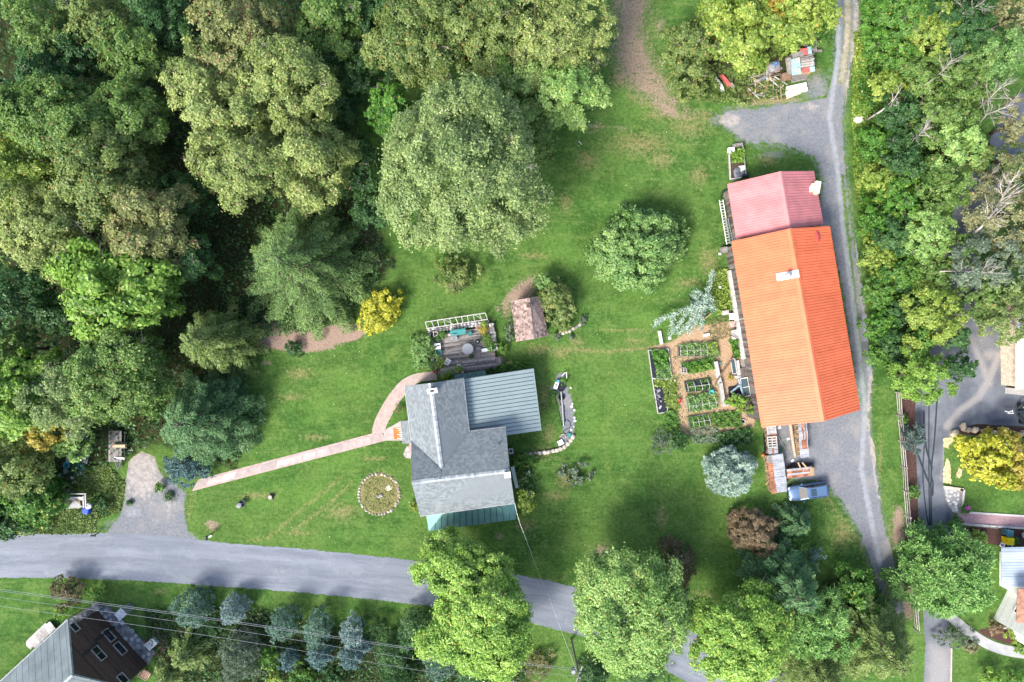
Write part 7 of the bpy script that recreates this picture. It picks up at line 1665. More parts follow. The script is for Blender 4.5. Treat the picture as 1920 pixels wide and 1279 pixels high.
b = MB(); b.lathe(W(1349, 539, .0), [(.14, 0), (.17, .25), (.02, .28)], 10); one(b, 'white_pot', WHITE, 'small white pot in tall weeds by the barn', 'pot', 1349, 539)
# weeping blue cedar
wr = thing('weeping_cedar', 'weeping blue cedar with trailing limbs above the vegetable garden', 'tree', W(1318, 575)); limbs = [
 [(1320, 572, 2.0), (1326, 550, 2.3), (1334, 522, 2.2), (1338, 508, 2.0)], [(1318, 573, 2.1), (1300, 572, 2.3), (1270, 588, 2.2), (1245, 596, 2.0), (1228, 604, 1.5)], [(1305, 575, 2.1), (1285, 590, 2.1), (1272, 612, 1.4), (1254, 630, .6)], [(1306, 576, 2.0), (1297, 600, 1.6), (1283, 622, .7)], [(1310, 578, 2.0), (1303, 605, 1.4), (1290, 628, .5)], [(1315, 578, 2.0), (1308, 600, 1.4), (1300, 612, .9)], [(1316, 578, 1.9), (1304, 592, 1.5), (1284, 615, .8), (1270, 628, .5)], [(1318, 576, 1.9), (1316, 600, 1.2), (1314, 620, .5)], [(1320, 574, 1.9), (1330, 575, 1.7), (1342, 578, 1.3)], [(1312, 570, 2.1), (1306, 556, 2.0), (1296, 555, 1.6)], [(1245, 596, 2.0), (1233, 605, 1.2), (1226, 614, .6)], [(1262, 590, 2.1), (1262, 606, 1.2), (1258, 618, .6)], [(1322, 566, 2.1), (1314, 548, 2.0), (1300, 546, 1.5)], [(1324, 558, 2.2), (1336, 556, 1.8), (1334, 574, 1.0)]]
b = MB(); P_, N_, D_, L_ = [], [], [], []; rg = np.random.default_rng(9)
for l in limbs:
    q = [W(*p) for p in chaikin(l, 2)]; b.tube(q, .07, 5, .02)
    for a, e in zip(q, q[1:]):
        n = max(4, int((e - a).length * 75)); t = rg.uniform(0, 1, (n, 1)); A = np.array(a); E = np.array(e); off = rg.normal(size=(n, 3)) * np.array([.16, .16, .10]); pp = A + (E - A) * t + off
        P_.append(pp); D_.append(off * 3 + (E - A) / np.linalg.norm(E - A) * .6 + rg.normal(size=(n, 3)) * .2); N_.append(rg.normal(size=(n, 3)) * .4 + np.array([0, 0, .8])); L_.append(rg.uniform(.16, .34, n))
b.tube([W(1318, 575, 0), W(1319, 574, 2.1)], .12, 7, .09); b.build('limbs', BARK, wr); P_ = np.concatenate(P_); n = len(P_); L_ = np.concatenate(L_); o_ = np.array(wr.location)
me = leaf_mesh('needles', P_ - o_, unit(np.concatenate(N_)), np.concatenate(D_), L_, L_ * .24, np.clip(.5 + rg.normal(size=n) * .2, 0, .9), PAL['blue']); o = bpy.data.objects.new('needles', me); link(o); o.parent = wr
crop(None, [(1290, 560), (1330, 550), (1340, 585), (1300, 600)], 400, 'blue2', .3, .2, 85, 'juniper_mat'); meta(bpy.data.objects['juniper_mat'], 'low bluish growth under the weeping cedar', kind='stuff')

# ---------------------------------------------------------------- along the pink barn end
def ladder(a, e, w, n, label, m):
    a, e = W(*a), W(*e); root = thing('ladder', label, 'ladder', (a.x, a.y, 0)); d = (e - a).normalized(); s = d.cross(Vector((0, 0, 1))).normalized() * w / 2
    for k in (-1, 1): b = MB(); b.beam(a + s * k, e + s * k, .07, .1); b.build('rail', m, root)
    for i in range(n): f = (i + .5) / n; p = a.lerp(e, f); b = MB(); b.beam(p - s, p + s, .05, .04); b.build('rung', m, root)
ladder((1352, 375, .5), (1366, 458, .6), .42, 16, 'long white ladder lying on edge along the pink barn end', WHITE)
ladder((1362, 410, .9), (1372, 456, 1.0), .35, 9, 'shorter grey ladder between long ladder and pink barn wall', GREYM)
rw = thing('rubble_row', 'row of cream rubble stones along the pink barn wall', 'stones', W(1372, 400))
for i in range(26): c = W(1364 + i * .48 + rr.uniform(-1.5, 1.5), 362 + i * 3.3, .3); b = MB(); b.rock((c.x, c.y, rr.uniform(.15, .5)), rr.uniform(.22, .36), rr, t=rr.random()); b.build('stone', CREAM, rw)
b = MB(); b.tube([W(*q, .3) for q in ((1368, 352), (1354, 360), (1352, 372))], .06, 6); one(b, 'black_pipe', HOSE, 'black pipe bending round the pink barn corner', 'pipe', 1356, 358)
b = MB(); pbox(b, 1361, 468, 14, 10, 0, .8, 4); one(b, 'rain_barrel_stand', GREYW, 'grey wooden stand where pink and orange barn parts meet', 'stand', 1361, 468)
b = MB(); b.rock(W(1350, 476, .1), (.22, .16, .14), rr); one(b, 'white_rock', WHITE, 'white lump left of the grey wooden stand', 'rock', 1350, 476)
pb = bed('long planter with yellow-green plant and tarp beyond the pink barn end', [(1368, 337), (1397, 333), (1393, 290), (1366, 290)], .4, 'soil', frame=OFFW, grp=None, plants=(([(1368, 284), (1392, 280), (1393, 305), (1370, 308)], 260, 'lime', .6, .26),), cat='planter')
b = MB(); pbox(b, 1372, 280.5, 11, 9, 0, .55, 4); one(b, 'white_crate', WHITE, 'white crate at the head of the long planter', 'crate', 1372, 280)
pt = thing('wooden_bench', 'weathered wooden bench behind the white crate', 'bench', W(1383, 273))
for i in range(3): b = MB(); b.beam(W(1375, 271 + i * 2.4, .5), W(1392, 268 + i * 2.4, .5), .12, .05, t=rr.random()); b.build('slat', GREYW, pt)
for x, y in ((1376, 273), (1390.5, 271)): b = MB(); pbox(b, x, y, 2, 6, 0, .47, 8); b.build('leg', GREYW, pt)
b = MB(); b.beam(W(1391, 268, .7), W(1393.5, 280, .7), .08, .3); b.build('arm', GREYW, pt)
tp = thing('tarp_heap', 'grey tarp heap with white sheet at the foot of the long planter', 'tarp', W(1386, 322)); vs = []
def sheet(parent, name, quad, z0, amp, m, seed, nx=9, ny=9):
    r = random.Random(seed); q = [W(*p) for p in quad]; b = MB(); vs = []; fs = []
    for j in range(ny + 1):
        for i in range(nx + 1):
            u_, v_ = i / nx, j / ny; p = q[0].lerp(q[1], u_).lerp(q[3].lerp(q[2], u_), v_); e = min(u_, 1 - u_, v_, 1 - v_)
            p.z = z0 * min(1, .15 + e * 4) + amp * (math.sin(u_ * 9 + seed) * math.cos(v_ * 7 + seed * 2) + r.uniform(-.6, .6)) * .5 + .06; vs.append(p)
    for j in range(ny):
        for i in range(nx): a = j * (nx + 1) + i; fs.append((a, a + 1, a + nx + 2, a + nx + 1))
    if (vs[1] - vs[0]).cross(vs[nx + 1] - vs[0]).z < 0: fs = [f[::-1] for f in fs]
    b.add(vs, fs); return b.build(name, m, parent)
sheet(tp, 'tarp', [(1371, 314), (1396, 308), (1400, 332), (1373, 340)], .45, .14, TARP, 3); sheet(tp, 'white_sheet', [(1382, 312), (1396, 309), (1398, 322), (1386, 326)], .62, .08, WHITE, 5, 5, 5)
sheet(tp, 'dark_fold', [(1385, 328), (1404, 326), (1404, 334), (1386, 336)], .5, .1, DARK, 6, 5, 5)

# ---------------------------------------------------------------- wood piles
RUST = mat('rusty_sheet', (.34, .15, .085), .7, .2, var=.3, scale=3, tintv=.3); SHW = mat('white_sheet_metal', (.36, .375, .40), .5, .2, var=.2, scale=2.5, tintv=.15); LOGM = mat('split_log', (.33, .23, .14), .9, var=.3, scale=8, tintv=.5)
def wood_pile(label, quad, h, sheets, tarp=None, seed=1):
    """stack of split logs under metal sheets; sheets = (f0, f1, g0, g1, material) along and across the pile"""
    r = random.Random(seed); q = [W(*p, h) for p in quad]; q = [Vector((p.x, p.y, 0)) for p in q]; root = thing('wood_pile', label, 'wood pile', (q[0] + q[2]) / 2)
    L = (q[3] - q[0]).length; Wd = (q[1] - q[0]).length; d = (q[3] - q[0]).normalized(); s = (q[1] - q[0]).normalized(); b = MB()
    z = .1
    while z < h - .1:
        x = .08
        while x < L - .05:
            for g in (0, .5):
                rad = r.uniform(.07, .11); c = q[0] + d * x + s * (Wd * g + .04); c.z = z; b.tube([c + s * r.uniform(-.05, .05), c + s * (Wd * .48)], rad, 6, t=r.random())
            x += .2
        z += .19
    b.build('log', LOGM, root, kind='stuff')
    for f0, f1, g0, g1, m, dz in sheets:
        P = [q[0] + d * L * f + s * Wd * g for f, g in ((f0, g0), (f0, g1), (f1, g1), (f1, g0))]
        tilt = r.uniform(-.03, .03); P = [Vector((p.x, p.y, h + dz + (tilt if i < 2 else -tilt))) for i, p in enumerate(P)]
        if (P[1] - P[0]).cross(P[3] - P[0]).z < 0: P = [P[0], P[3], P[2], P[1]]
        b = MB(); ribbed((P[0], P[1], P[2], P[3]), .2, .025, .09, .02, b); b.build('cover_sheet', m, root)
    return root
wp = wood_pile('long wood pile under white and rusty sheets beside the blue spruce', [(1438, 856), (1467, 852), (1470, 919), (1446, 924)], 1.3, [(-.02, .22, .28, 1.03, SHW, .05), (.2, .42, .28, 1.04, SHW, .09), (.4, .62, .3, 1.03, SHW, .05), (.6, .82, .3, 1.04, SHW, .09), (.8, 1.02, .28, 1.02, SHW, .05), (.18, .46, -.02, .3, RUST, .12), (.44, .72, -.02, .3, RUST, .07), (.7, 1.03, -.02, .32, RUST, .12), (-.02, .2, -.04, .28, GREYW, .08)], seed=51)
wp = wood_pile('wood pile topped with white pallets at the barn corner', [(1436, 801), (1455, 799), (1460, 851), (1440, 853)], 1.1, [(.0, .3, .05, 1, SHW, .05), (.25, .5, .25, .95, RUST, .08), (.68, 1.02, .05, 1, SHW, .06), (.7, 1.0, .4, .6, RUST, .1)], seed=52)
for px, py, wx, wy, rz, lb in ((1446.5, 806, 17, 13, 8, 'upper white pallet on the barn-corner wood pile'), (1448, 829, 18, 21, 4, 'lower white pallet on the barn-corner wood pile')):
    c = W(px, py, 1.32); root = thing('pallet', lb, 'pallet', c, math.radians(rz)); w, d_ = wx / 16, wy / 16
    for i in range(3): b = MB(); b.box((-w / 2 + .05 + i * (w - .1) / 2, 0, 0), (.09, d_, .09)); b.build('bearer', OFFW, root, local=True)
    for i in range(5): b = MB(); b.box((0, -d_ / 2 + .06 + i * (d_ - .12) / 4, .065), (w, .11, .03), t=rr.random()); b.build('slat', OFFW, root, local=True)
o = thing('black_tarp', 'black tarp draped on the left side of the barn-corner wood pile', 'tarp', W(1434, 830)); sheet(o, 'sheet', [(1430, 803), (1440, 801), (1443, 852), (1431, 850)], .9, .15, BLACKP, 7, 4, 9)
wood_pile('wood pile under white and rust striped sheets left of the drive', [(1494, 794), (1512, 792), (1517, 853), (1498, 857)], 1.3, [(-.02, .26, .1, 1.02, SHW, .05), (.24, .5, .1, 1.04, SHW, .1), (.48, .78, .1, 1.0, SHW, .05), (.76, 1.03, .1, 1.04, SHW, .1), (-.02, .24, .42, .58, RUST, .12), (-.02, .24, .74, .86, RUST, .12), (.25, .5, .48, .6, RUST, .16), (.25, .5, .76, .88, RUST, .16), (.5, .78, .34, .86, RUST, .12)], seed=53)
o = thing('black_tarp', 'dark crumpled tarp between split log and striped wood pile', 'tarp', W(1492, 830)); sheet(o, 'sheet', [(1486, 796), (1496, 794), (1499, 857), (1489, 856)], .8, .18, TARP, 8, 4, 9)
b = MB(); b.tube([W(1482, 796, .5), W(1486, 825, .5), W(1491, 857, .5)], .2, 9, .15); one(b, 'long_log', mat('peeled_log', (.42, .33, .24), .9, var=.3, scale=6), 'long peeled log lying beside the dark crumpled tarp', 'log', 1486, 826)
wood_pile('low wood pile under brown striped sheets beside the parked car', [(1475, 898), (1475, 880), (1526, 876), (1526, 892)], 1.0, [(-.0, .92, .04, .36, RUST, .05), (.0, .92, .34, .52, SHW, .09), (.0, .9, .5, .8, RUST, .05), (.0, .9, .78, 1.0, SHW, .09), (.84, 1.0, .1, .9, TANW, .13)], seed=54)
o = thing('black_tarp', 'black tarp with planks thrown on top, above the brown striped pile', 'tarp', W(1500, 872)); sheet(o, 'sheet', [(1472, 878), (1484, 868), (1524, 867), (1526, 878)], .7, .16, BLACKP, 9, 10, 4); sheet(o, 'flap', [(1467, 882), (1476, 880), (1476, 900), (1468, 902)], .3, .1, BLACKP, 12, 4, 5)
for a, e, lb in (((1496, 867), (1502, 880), 'short split plank on the black tarp, left one'), ((1504, 867), (1512, 877), 'short split plank on the black tarp, right one')): b = MB(); b.beam(W(*a, 1.0), W(*e, 1.1), .16, .08); one(b, 'split_plank', TANW, lb, 'plank', *a, z=1)
for a, e, lb in (((1456, 814), (1476, 848), 'grey timber lying between the two upper wood piles'), ((1480, 828), (1480.5, 843), 'thin pale stick on the gravel between the piles')): b = MB(); b.beam(W(*a, .08), W(*e, .08), .12, .1); one(b, 'timber', GREYW, lb, 'timber', *a)
for px, py, s, lb in ((1478, 823, 5, 'small white scrap between the wood piles, upper one'), (1486, 864, 6, 'small white scrap above the black tarp'), (1461, 802, 7, 'pale panel scrap at the barn foot')): b = MB(); pbox(b, px, py, s, s * .7, 0, .1, 25); one(b, 'white_scrap', WHITE, lb, 'scrap', px, py)
b = MB(); b.lathe(W(1430, 853), [(.2, 0), (.2, .3), (.08, .36), (.06, .42)], 10); one(b, 'orange_can', mat('orange_plastic', (.70, .15, .02), .4), 'orange fuel can at the corner of the long wood pile', 'fuel can', 1430, 853)
for i, (x, y) in enumerate(((1439, 905), (1444, 912), (1437, 870))): b = MB(); b.beam(W(x - 3, y + 4, .2), W(x + 2, y - 3, .8), .1, .05); one(b, 'leaning_board', TANW, ('tan board leaning low on the long wood pile', 'second tan board leaning at the foot of the long wood pile', 'tan board leaning high on the long wood pile')[i], 'board', x, y)

# ---------------------------------------------------------------- parked car
car = thing('parked_car', 'silver blue estate car with open sunroof glass parked by the wood piles', 'car', W(1510.5, 919), math.radians(8))
PAINT = mat('car_paint', (.115, .195, .32), .25, .4, var=.02, tintv=0, spec=.6); CG = glass_mat('car_glass', (.012, .018, .022), .06); TYRE = mat('tyre_rubber', (.02, .02, .022), .85)
def loft(secs, closed=True):
    b = MB(); n = len(secs[0]); vs = [p for s in secs for p in s]; fs = []
    for i in range(len(secs) - 1):
        for k in range(n - (0 if closed else 1)): fs.append((i * n + k, i * n + (k + 1) % n, (i + 1) * n + (k + 1) % n, (i + 1) * n + k))
    fs.append(tuple(range(n))[::-1]); fs.append(tuple((len(secs) - 1) * n + k for k in range(n)))
    return b.add(vs, fs)
def sec(x, w, zb, zt, cr=.03): return [(x, -w * .92, zb), (x, -w, zb + .14), (x, -w, zt - .16), (x, -w * .94, zt - .03), (x, -w * .5, zt + cr * .7), (x, 0, zt + cr), (x, w * .5, zt + cr * .7), (x, w * .94, zt - .03), (x, w, zt - .16), (x, w, zb + .14), (x, w * .92, zb)]
body = loft([sec(-2.30, .58, .28, .60), sec(-2.24, .72, .24, .68), sec(-2.08, .84, .2, .76), sec(-1.7, .89, .2, .86), sec(-1.05, .91, .2, .97), sec(-.2, .91, .2, 1.0), sec(1.0, .91, .2, 1.01), sec(1.9, .90, .2, 1.02), sec(2.18, .86, .24, 1.0), sec(2.28, .78, .3, .9)])
bo = body.build('body', PAINT, car, local=True, smooth=True)
def ringp(x0, x1, w0, w1, z): return [(x0, -w0, z), (x0 + .12, -w0 - .05, z), (x1 - .2, -w1, z), (x1, -w1 * .92, z), (x1, w1 * .92, z), (x1 - .2, w1, z), (x0 + .12, w0 + .05, z), (x0, w0, z)]
loft([ringp(-1.12, 2.12, .70, .80, .99), ringp(-.36, 1.86, .56, .66, 1.44)]).build('windows', CG, car, local=True)
loft([ringp(-.40, 1.90, .58, .68, 1.438), ringp(-.36, 1.88, .57, .66, 1.48), ringp(-.22, 1.74, .46, .56, 1.505)]).build('roof', PAINT, car, local=True, smooth=False)
b = MB(); b.box((.32, 0, 1.508), (.66, .84, .02)); b.build('sunroof', glass_mat('sunroof_glass', (.03, .06, .085), .1), car, local=True)
for s in (-1, 1):
    b = MB(); b.tube([(-.05, s * .58, 1.5), (.0, s * .58, 1.56), (1.65, s * .62, 1.56), (1.72, s * .62, 1.5)], .022, 6); b.build('roof_rail', DARK, car, local=True)
    for a, e in (((-1.1, s * .73, .99), (-.37, s * .58, 1.46)), ((.62, s * .83, .99), (.66, s * .655, 1.46)), ((2.05, s * .79, .99), (1.82, s * .655, 1.46))): b = MB(); b.beam(a, e, .07, .05); b.build('pillar', PAINT, car, local=True)
    b = MB(); b.box((-.78, s * 1.0, 1.02), (.14, .2, .13)); b.build('mirror', PAINT, car, local=True)
    b = MB(); b.box((-2.14, s * .62, .68), (.22, .28, .1), s * -.5); b.build('headlight', mat('lamp_lens', (.75, .78, .8), .1), car, local=True)
    b = MB(); b.box((2.22, s * .68, .84), (.12, .22, .16)); b.build('tail_light', mat('red_lens', (.45, .02, .02), .2), car, local=True)
    for x in (-.3, .75): b = MB(); b.box((x + .35, s * .918, .82), (.18, .02, .03)); b.build('door_handle', DARK, car, local=True)
    for x in (-1.42, 1.36):
        b = MB(); b.lathe((x, s * .80, .32), [(.2, -.11), (.31, -.11), (.325, 0), (.31, .11), (.2, .11)], 18, M=Matrix.Rotation(math.radians(90), 3, 'X')); wh_ = b.build('wheel', TYRE, car, local=True); MWD[wh_.name] = MWD[car.name]
        b = MB(); b.lathe((x, s * .83, .32), [(.2, -.09), (.2, .09), (.04, .1)], 10, M=Matrix.Rotation(math.radians(90), 3, 'X')); b.build('rim', GREYM, wh_, local=True)
b = MB(); b.beam((-1.0, -.2, 1.05), (-.75, -.62, 1.16), .025, .02); b.beam((-1.0, .35, 1.05), (-.72, -.1, 1.2), .025, .02); b.build('wiper', DARK, car, local=True)
b = MB(); b.box((-.78, -.2, 1.14), (.16, .36, .02), M=Matrix.Rotation(-.53, 3, 'Y')); b.build('windscreen_reflection', OFFW, car, local=True)  # off-white plate on the windscreen, imitating a white reflection in the glass
for x, w in ((-1.06, 1.5), (2.10, 1.4)): b = MB(); b.box((x, 0, 1.0 if x < 0 else 1.035), (.025, w, .02)); b.build('panel_gap', DARK, car, local=True)
b = MB(); b.box((-2.29, 0, .32), (.1, 1.3, .14)); b.build('bumper', DARK, car, local=True)
for s in (-1, 1):
    b = MB(); b.beam((-2.05, s * .42, .80), (-1.1, s * .62, 1.0), .04, .03); b.build('bonnet_crease', PAINT, car, local=True)
    for x in (-.62, .64, 1.62): b = MB(); b.box((x, s * .912, .72), (.02, .02, .5)); b.build('panel_gap', DARK, car, local=True)
b = MB(); b.box((2.30, 0, .62), (.03, .5, .12)); b.build('number_plate', WHITE, car, local=True)
b = MB(); b.box((-2.29, 0, .5), (.04, .8, .16)); b.build('grille', DARK, car, local=True)

# ---------------------------------------------------------------- junk yard at the top
jh = thing('junk_hut', 'small grey plank hut with teal roof sheet in the junk yard', 'hut', W(1487, 124)); b = MB(); b.prism([tuple(W(*q)[:2]) for q in ((1476, 108), (1496, 106), (1498, 136), (1479, 138))], 0, 1.5); b.build('wall', GREYW, jh)
for i in range(4): b = MB(); a = W(1473.5 + i * 2.8, 109 - i * .4, 1.55); e = W(1477.5 + i * 2.8, 139 - i * .4, 1.55); b.beam(a, e, .17, .05, t=rr.random()); b.build('roof_board', GREYW, jh)
b = MB(); b.slab([W(1485, 141, 1.7), W(1503, 138, 1.7), W(1499, 108, 1.7), W(1484, 111, 1.7)], .04); b.build('roof_sheet', mat('pale_teal_sheet', (.30, .52, .50), .6, var=.25, scale=3), jh)
for px, py, lb in ((1496.5, 112, 'upper pinkish block on the teal junk hut roof'), (1497, 131, 'lower pinkish block on the teal junk hut roof')): b = MB(); c = W(px, py, 1.8); b.box(c, (.32, .45, .16), .1); one(b, 'roof_weight', mat('pinkish_block', (.55, .42, .38), .9), lb, 'block', px, py, z=1.7)
RSH = mat('faded_red_sheet', (.52, .115, .105), .6, var=.2, scale=2)
wood_pile('junk yard log stack with red and teal scrap sheets, right of the hut', [(1500, 101), (1521, 98), (1524, 134), (1504, 137)], 1.4, [(-.25, .1, .0, .7, RSH, .06), (-.3, .1, .7, 1.05, mat('pale_teal_sheet', (.3, .5, .5)), .03), (.74, 1.0, .05, .7, RSH, .06), (.45, 1.0, .7, 1.15, mat('pale_teal_sheet', (.3, .5, .5)), .03)], seed=61)
for i in range(9): a = W(1501 + rr.uniform(-2, 3), 108 + i * 2.4, 1.6 + .1 * (i % 2)); e = W(1525 + rr.uniform(-3, 2), 104 + i * 2.6 + rr.uniform(-1.5, 1.5), 1.6); b = MB(); b.tube([a, e], rr.uniform(.06, .12), 6, t=rr.random()); one(b, 'grey_log', mat('grey_log', (.34, .31, .29), .9, tintv=.5), ('topmost', 'second', 'third', 'fourth', 'fifth', 'sixth', 'seventh', 'eighth', 'lowest')[i] + ' weathered grey log from the top on the junk yard stack', 'log', 1512, 108 + i * 2.4, group='grey logs on the junk stack', z=1.5)
b = MB(); b.slab([W(1465, 152, .7), W(1483, 150, .7), W(1484, 132, .9), W(1467, 138, .9)], .5); one(b, 'brown_box', BROWNW, 'brown wooden box left of the junk hut', 'box', 1474, 143)
cr = thing('wooden_crate', 'long grey slatted crate in front of the teal roofed hut', 'crate', W(1497, 148))
for i in range(4): b = MB(); b.beam(W(1481 + i, 142 + i * 4.2, .6), W(1512 + i * .2, 138 + i * 3.2, .6), .15, .05, t=rr.random()); b.build('slat', GREYW, cr)
b = MB(); b.prism([tuple(W(*q)[:2]) for q in ((1482, 142), (1512, 138), (1510, 149), (1484, 155))], 0, .5); b.build('body', GREYW, cr)
WB = thing('board_stack', 'stack of long white boards on the grass below the junk hut', 'boards', W(1494, 168))
for q in (((1475, 162), (1512, 154), (1513, 162), (1475, 169)), ((1474, 171), (1514, 163), (1515, 170), (1475, 177)), ((1474, 178), (1500, 172), (1502, 175), (1476, 185))): b = MB(); z = rr.uniform(.15, .4); b.slab([W(*p, z) for p in q[::-1]], z - .02, t=rr.random()); b.build('board', mat('cream_board', (.62, .57, .48), .8, var=.15, stretch=(1, 6, 1)), WB)
for q, m, lb, nm in ((((1347, 142), (1354, 139), (1372, 164), (1364, 168)), RSH, 'long faded red sheet under the yellow-green tree', 'red_sheet'), (((1339, 146), (1347, 150), (1358, 172), (1352, 176)), WHITE, 'long white tarp strip left of the red sheet', 'white_tarp'), (((1331, 132), (1339, 138), (1344, 152), (1338, 152)), OFFW, 'dirty white tarp strip at the upper end of the white one', 'white_tarp'), (((1364, 152), (1374, 160), (1378, 168), (1370, 168)), GREYW, 'grey plank bundle right of the red sheet', 'plank_bundle'), (((1412, 152), (1440, 140), (1443, 146), (1414, 160)), GREYM, 'dull grey sheet metal in the middle of the junk heap', 'scrap_sheet'), (((1436, 120), (1460, 112), (1466, 130), (1440, 142)), mat('grey_scrap', (.24, .24, .25), .8, var=.4, scale=5), 'dark grey scrap heap left of the brown box', 'scrap_heap'), (((1445, 122), (1455, 118), (1457, 126), (1448, 129)), mat('blue_sheet', (.08, .20, .42), .5), 'small blue sheet on the grey scrap heap', 'blue_sheet')):
    o = thing(nm, lb, 'scrap', W(*q[0])); sheet(o, 'sheet', q, .5 if 'blue' not in nm else .8, .12, m, int(q[0][0]), 5, 7)
hp = thing('scrap_pile', 'jumbled pile of bare sticks and scrap boards in the junk yard', 'scrap pile', W(1440, 160))
for i in range(46):
    x, y = rr.uniform(1405, 1470), rr.uniform(130, 185); a = rr.uniform(0, 3.14); L = rr.uniform(.5, 2.2); c = W(x, y, rr.uniform(.1, .5)); dd = Vector((math.cos(a), math.sin(a), rr.uniform(-.1, .1))) * L / 2
    b = MB(); b.beam(c - dd, c + dd, rr.uniform(.05, .16), .05, t=rr.random()); b.build('scrap_board', (GREYW, TANW, OFFW, BROWNW)[i % 4], hp)
lg = thing('log_heap', 'heap of grey rotten logs at the drive edge above the junk hut', 'log heap', W(1522, 82))
for i in range(18): c = W(rr.uniform(1506, 1532), rr.uniform(64, 96), rr.uniform(.2, .8)); a = rr.uniform(0, 3.14); dd = Vector((math.cos(a), math.sin(a), .1)) * rr.uniform(.3, .8); b = MB(); b.tube([c - dd, c + dd], rr.uniform(.1, .2), 7, t=rr.random()); b.build('log', mat('rotten_log', (.22, .19, .18), .95, tintv=.5), lg)
b = MB(); b.rock(W(1612, 226, .15), (.75, .5, .3), rr); one(b, 'pale_rock', mat('pale_sandstone', (.80, .70, .58), .8, var=.08), 'big pale rock glowing at the drive verge', 'rock', 1612, 226)
for px, py, sx, sy, z, rz, lb, m in ((1737, 45, 8, 6, .6, 20, 'white scrap box half hidden in the upper strip', WHITE), (1728, 77, 12, 5, .4, -10, 'rusty scrap lump with yellow spot in the strip', RUST), (1779, 163, 18, 9, .5, -12, 'grey sheet metal half hidden in the strip', GREYM), (1770, 168, 10, 8, .4, 10, 'brown scrap board left of the hidden sheet metal', BROWNW), (1643, 84, 4, 12, .3, 35, 'pale plank lying in weeds at the drive verge', OFFW)):
    b = MB(); pbox(b, px, py, sx, sy, 0, z + 1.2, rz); pbox(b, px + 3, py + 3, sx * .6, sy * .6, 0, z + .9, -rz); one(b, 'scrap_piece', m, lb, 'scrap', px, py)

# ---------------------------------------------------------------- trailer and junk on the left
tl = thing('flatbed_trailer', 'grey wooden flatbed trailer parked by the pull-in', 'trailer', W(219, 838)); zt_ = .75
for i in range(7):
    f = i / 7; x0 = 203.5 + 24.5 * f * 1.0; b = MB(); b.beam(W(x0 + 1.8, 808, zt_), W(x0 + 1.8, 866, zt_), .21, .05, t=rr.random()); b.build('plank', mat('trailer_plank', (.30, .275, .27), .9, var=.2, scale=4, tintv=.4), tl)
b = MB(); b.beam(W(222.5, 808, zt_ + .015), W(222.5, 866, zt_ + .015), .06, .05); b.build('seam_bar', DARK, tl)
b = MB(); b.beam(W(234, 809, zt_ + .2), W(234, 866, zt_ + .2), .06, .06); b.build('side_rail', DARK, tl)
for i in range(6): b = MB(); p = W(234, 811 + i * 10.5, zt_); b.beam(p - Vector((0, 0, .3)), p + Vector((0, 0, .2)), .06, .06); b.build('stake', DARK, tl)
b = MB(); b.beam(W(216, 866, .6), W(221, 880, .5), .1, .1); b.beam(W(228, 866, .6), W(221.5, 880, .5), .1, .1); b.beam(W(221.5, 862, .58), W(221.5, 882, .5), .08, .08); b.build('tongue', DARK, tl)
for s, x in ((-1, 205), (1, 235)):
    for y in (832, 846): c = W(x, y, .35); b = MB(); b.lathe((c.x, c.y, .33), [(.18, -.1), (.31, -.1), (.33, 0), (.31, .1), (.18, .1)], 16, M=Matrix.Rotation(math.radians(90), 3, 'Y')); b.build('wheel', TYRE, tl)
b = MB(); b.tube([W(212, 835.5, 1.05), W(236, 835.5, 1.05)], .22, 10); one(b, 'peeled_log', mat('peeled_tan_log', (.52, .39, .25), .85, var=.15, scale=5), 'tan peeled log lying across the flatbed trailer', 'log', 224, 835, z=.8)
for y, lb in ((830.5, 'thin grey batten above the log on the trailer'), (840, 'thin grey batten below the log on the trailer')): b = MB(); b.beam(W(210, y, .85), W(238, y, .85), .08, .06); one(b, 'batten', GREYW, lb, 'batten', 224, y, z=.8)
b = MB(); b.beam(W(213.5, 858, .85), W(234, 860, .85), .2, .05); one(b, 'white_board', WHITE, 'white board across the front end of the trailer', 'board', 224, 859, z=.8)
b = MB(); b.beam(W(239, 845, .3), W(249, 844.5, .3), .1, .05); one(b, 'pale_batten', OFFW, 'short pale batten right of the trailer wheel', 'batten', 244, 845)
gp = thing('slatted_panel', 'broken white slatted panel leaning in the junk heap', 'panel', W(148, 840))
for i in range(13): f = i / 12; b = MB(); b.beam(W(127 + 28 * f, 848 - 6 * f, .5), W(124 + 34 * f, 868, .4), .07, .04, t=rr.random()); b.build('slat', OFFW, gp)
for i in range(8): f = i / 7; b = MB(); b.beam(W(140 + 14 * f, 834 + 2 * f, .6), W(136 + 16 * f, 850, .5), .06, .04, t=rr.random()); b.build('slat', GREYW, gp)
for a, e in (((124, 850), (160, 846)), ((123, 862), (162, 862))): b = MB(); b.beam(W(*a, .45), W(*e, .45), .07, .04); b.build('rail', OFFW, gp)
for a, e, w, lb in (((173, 812), (162, 870), .14, 'long pale plank on edge right of the slatted panel'), ((166, 838), (158, 868), .2, 'white plank between panel and long pale plank')): b = MB(); b.beam(W(*a, .5), W(*e, .5), w, .1); one(b, 'plank', OFFW, lb, 'plank', *a)
TUB = mat('aqua_plastic', (.10, .42, .50), .4)
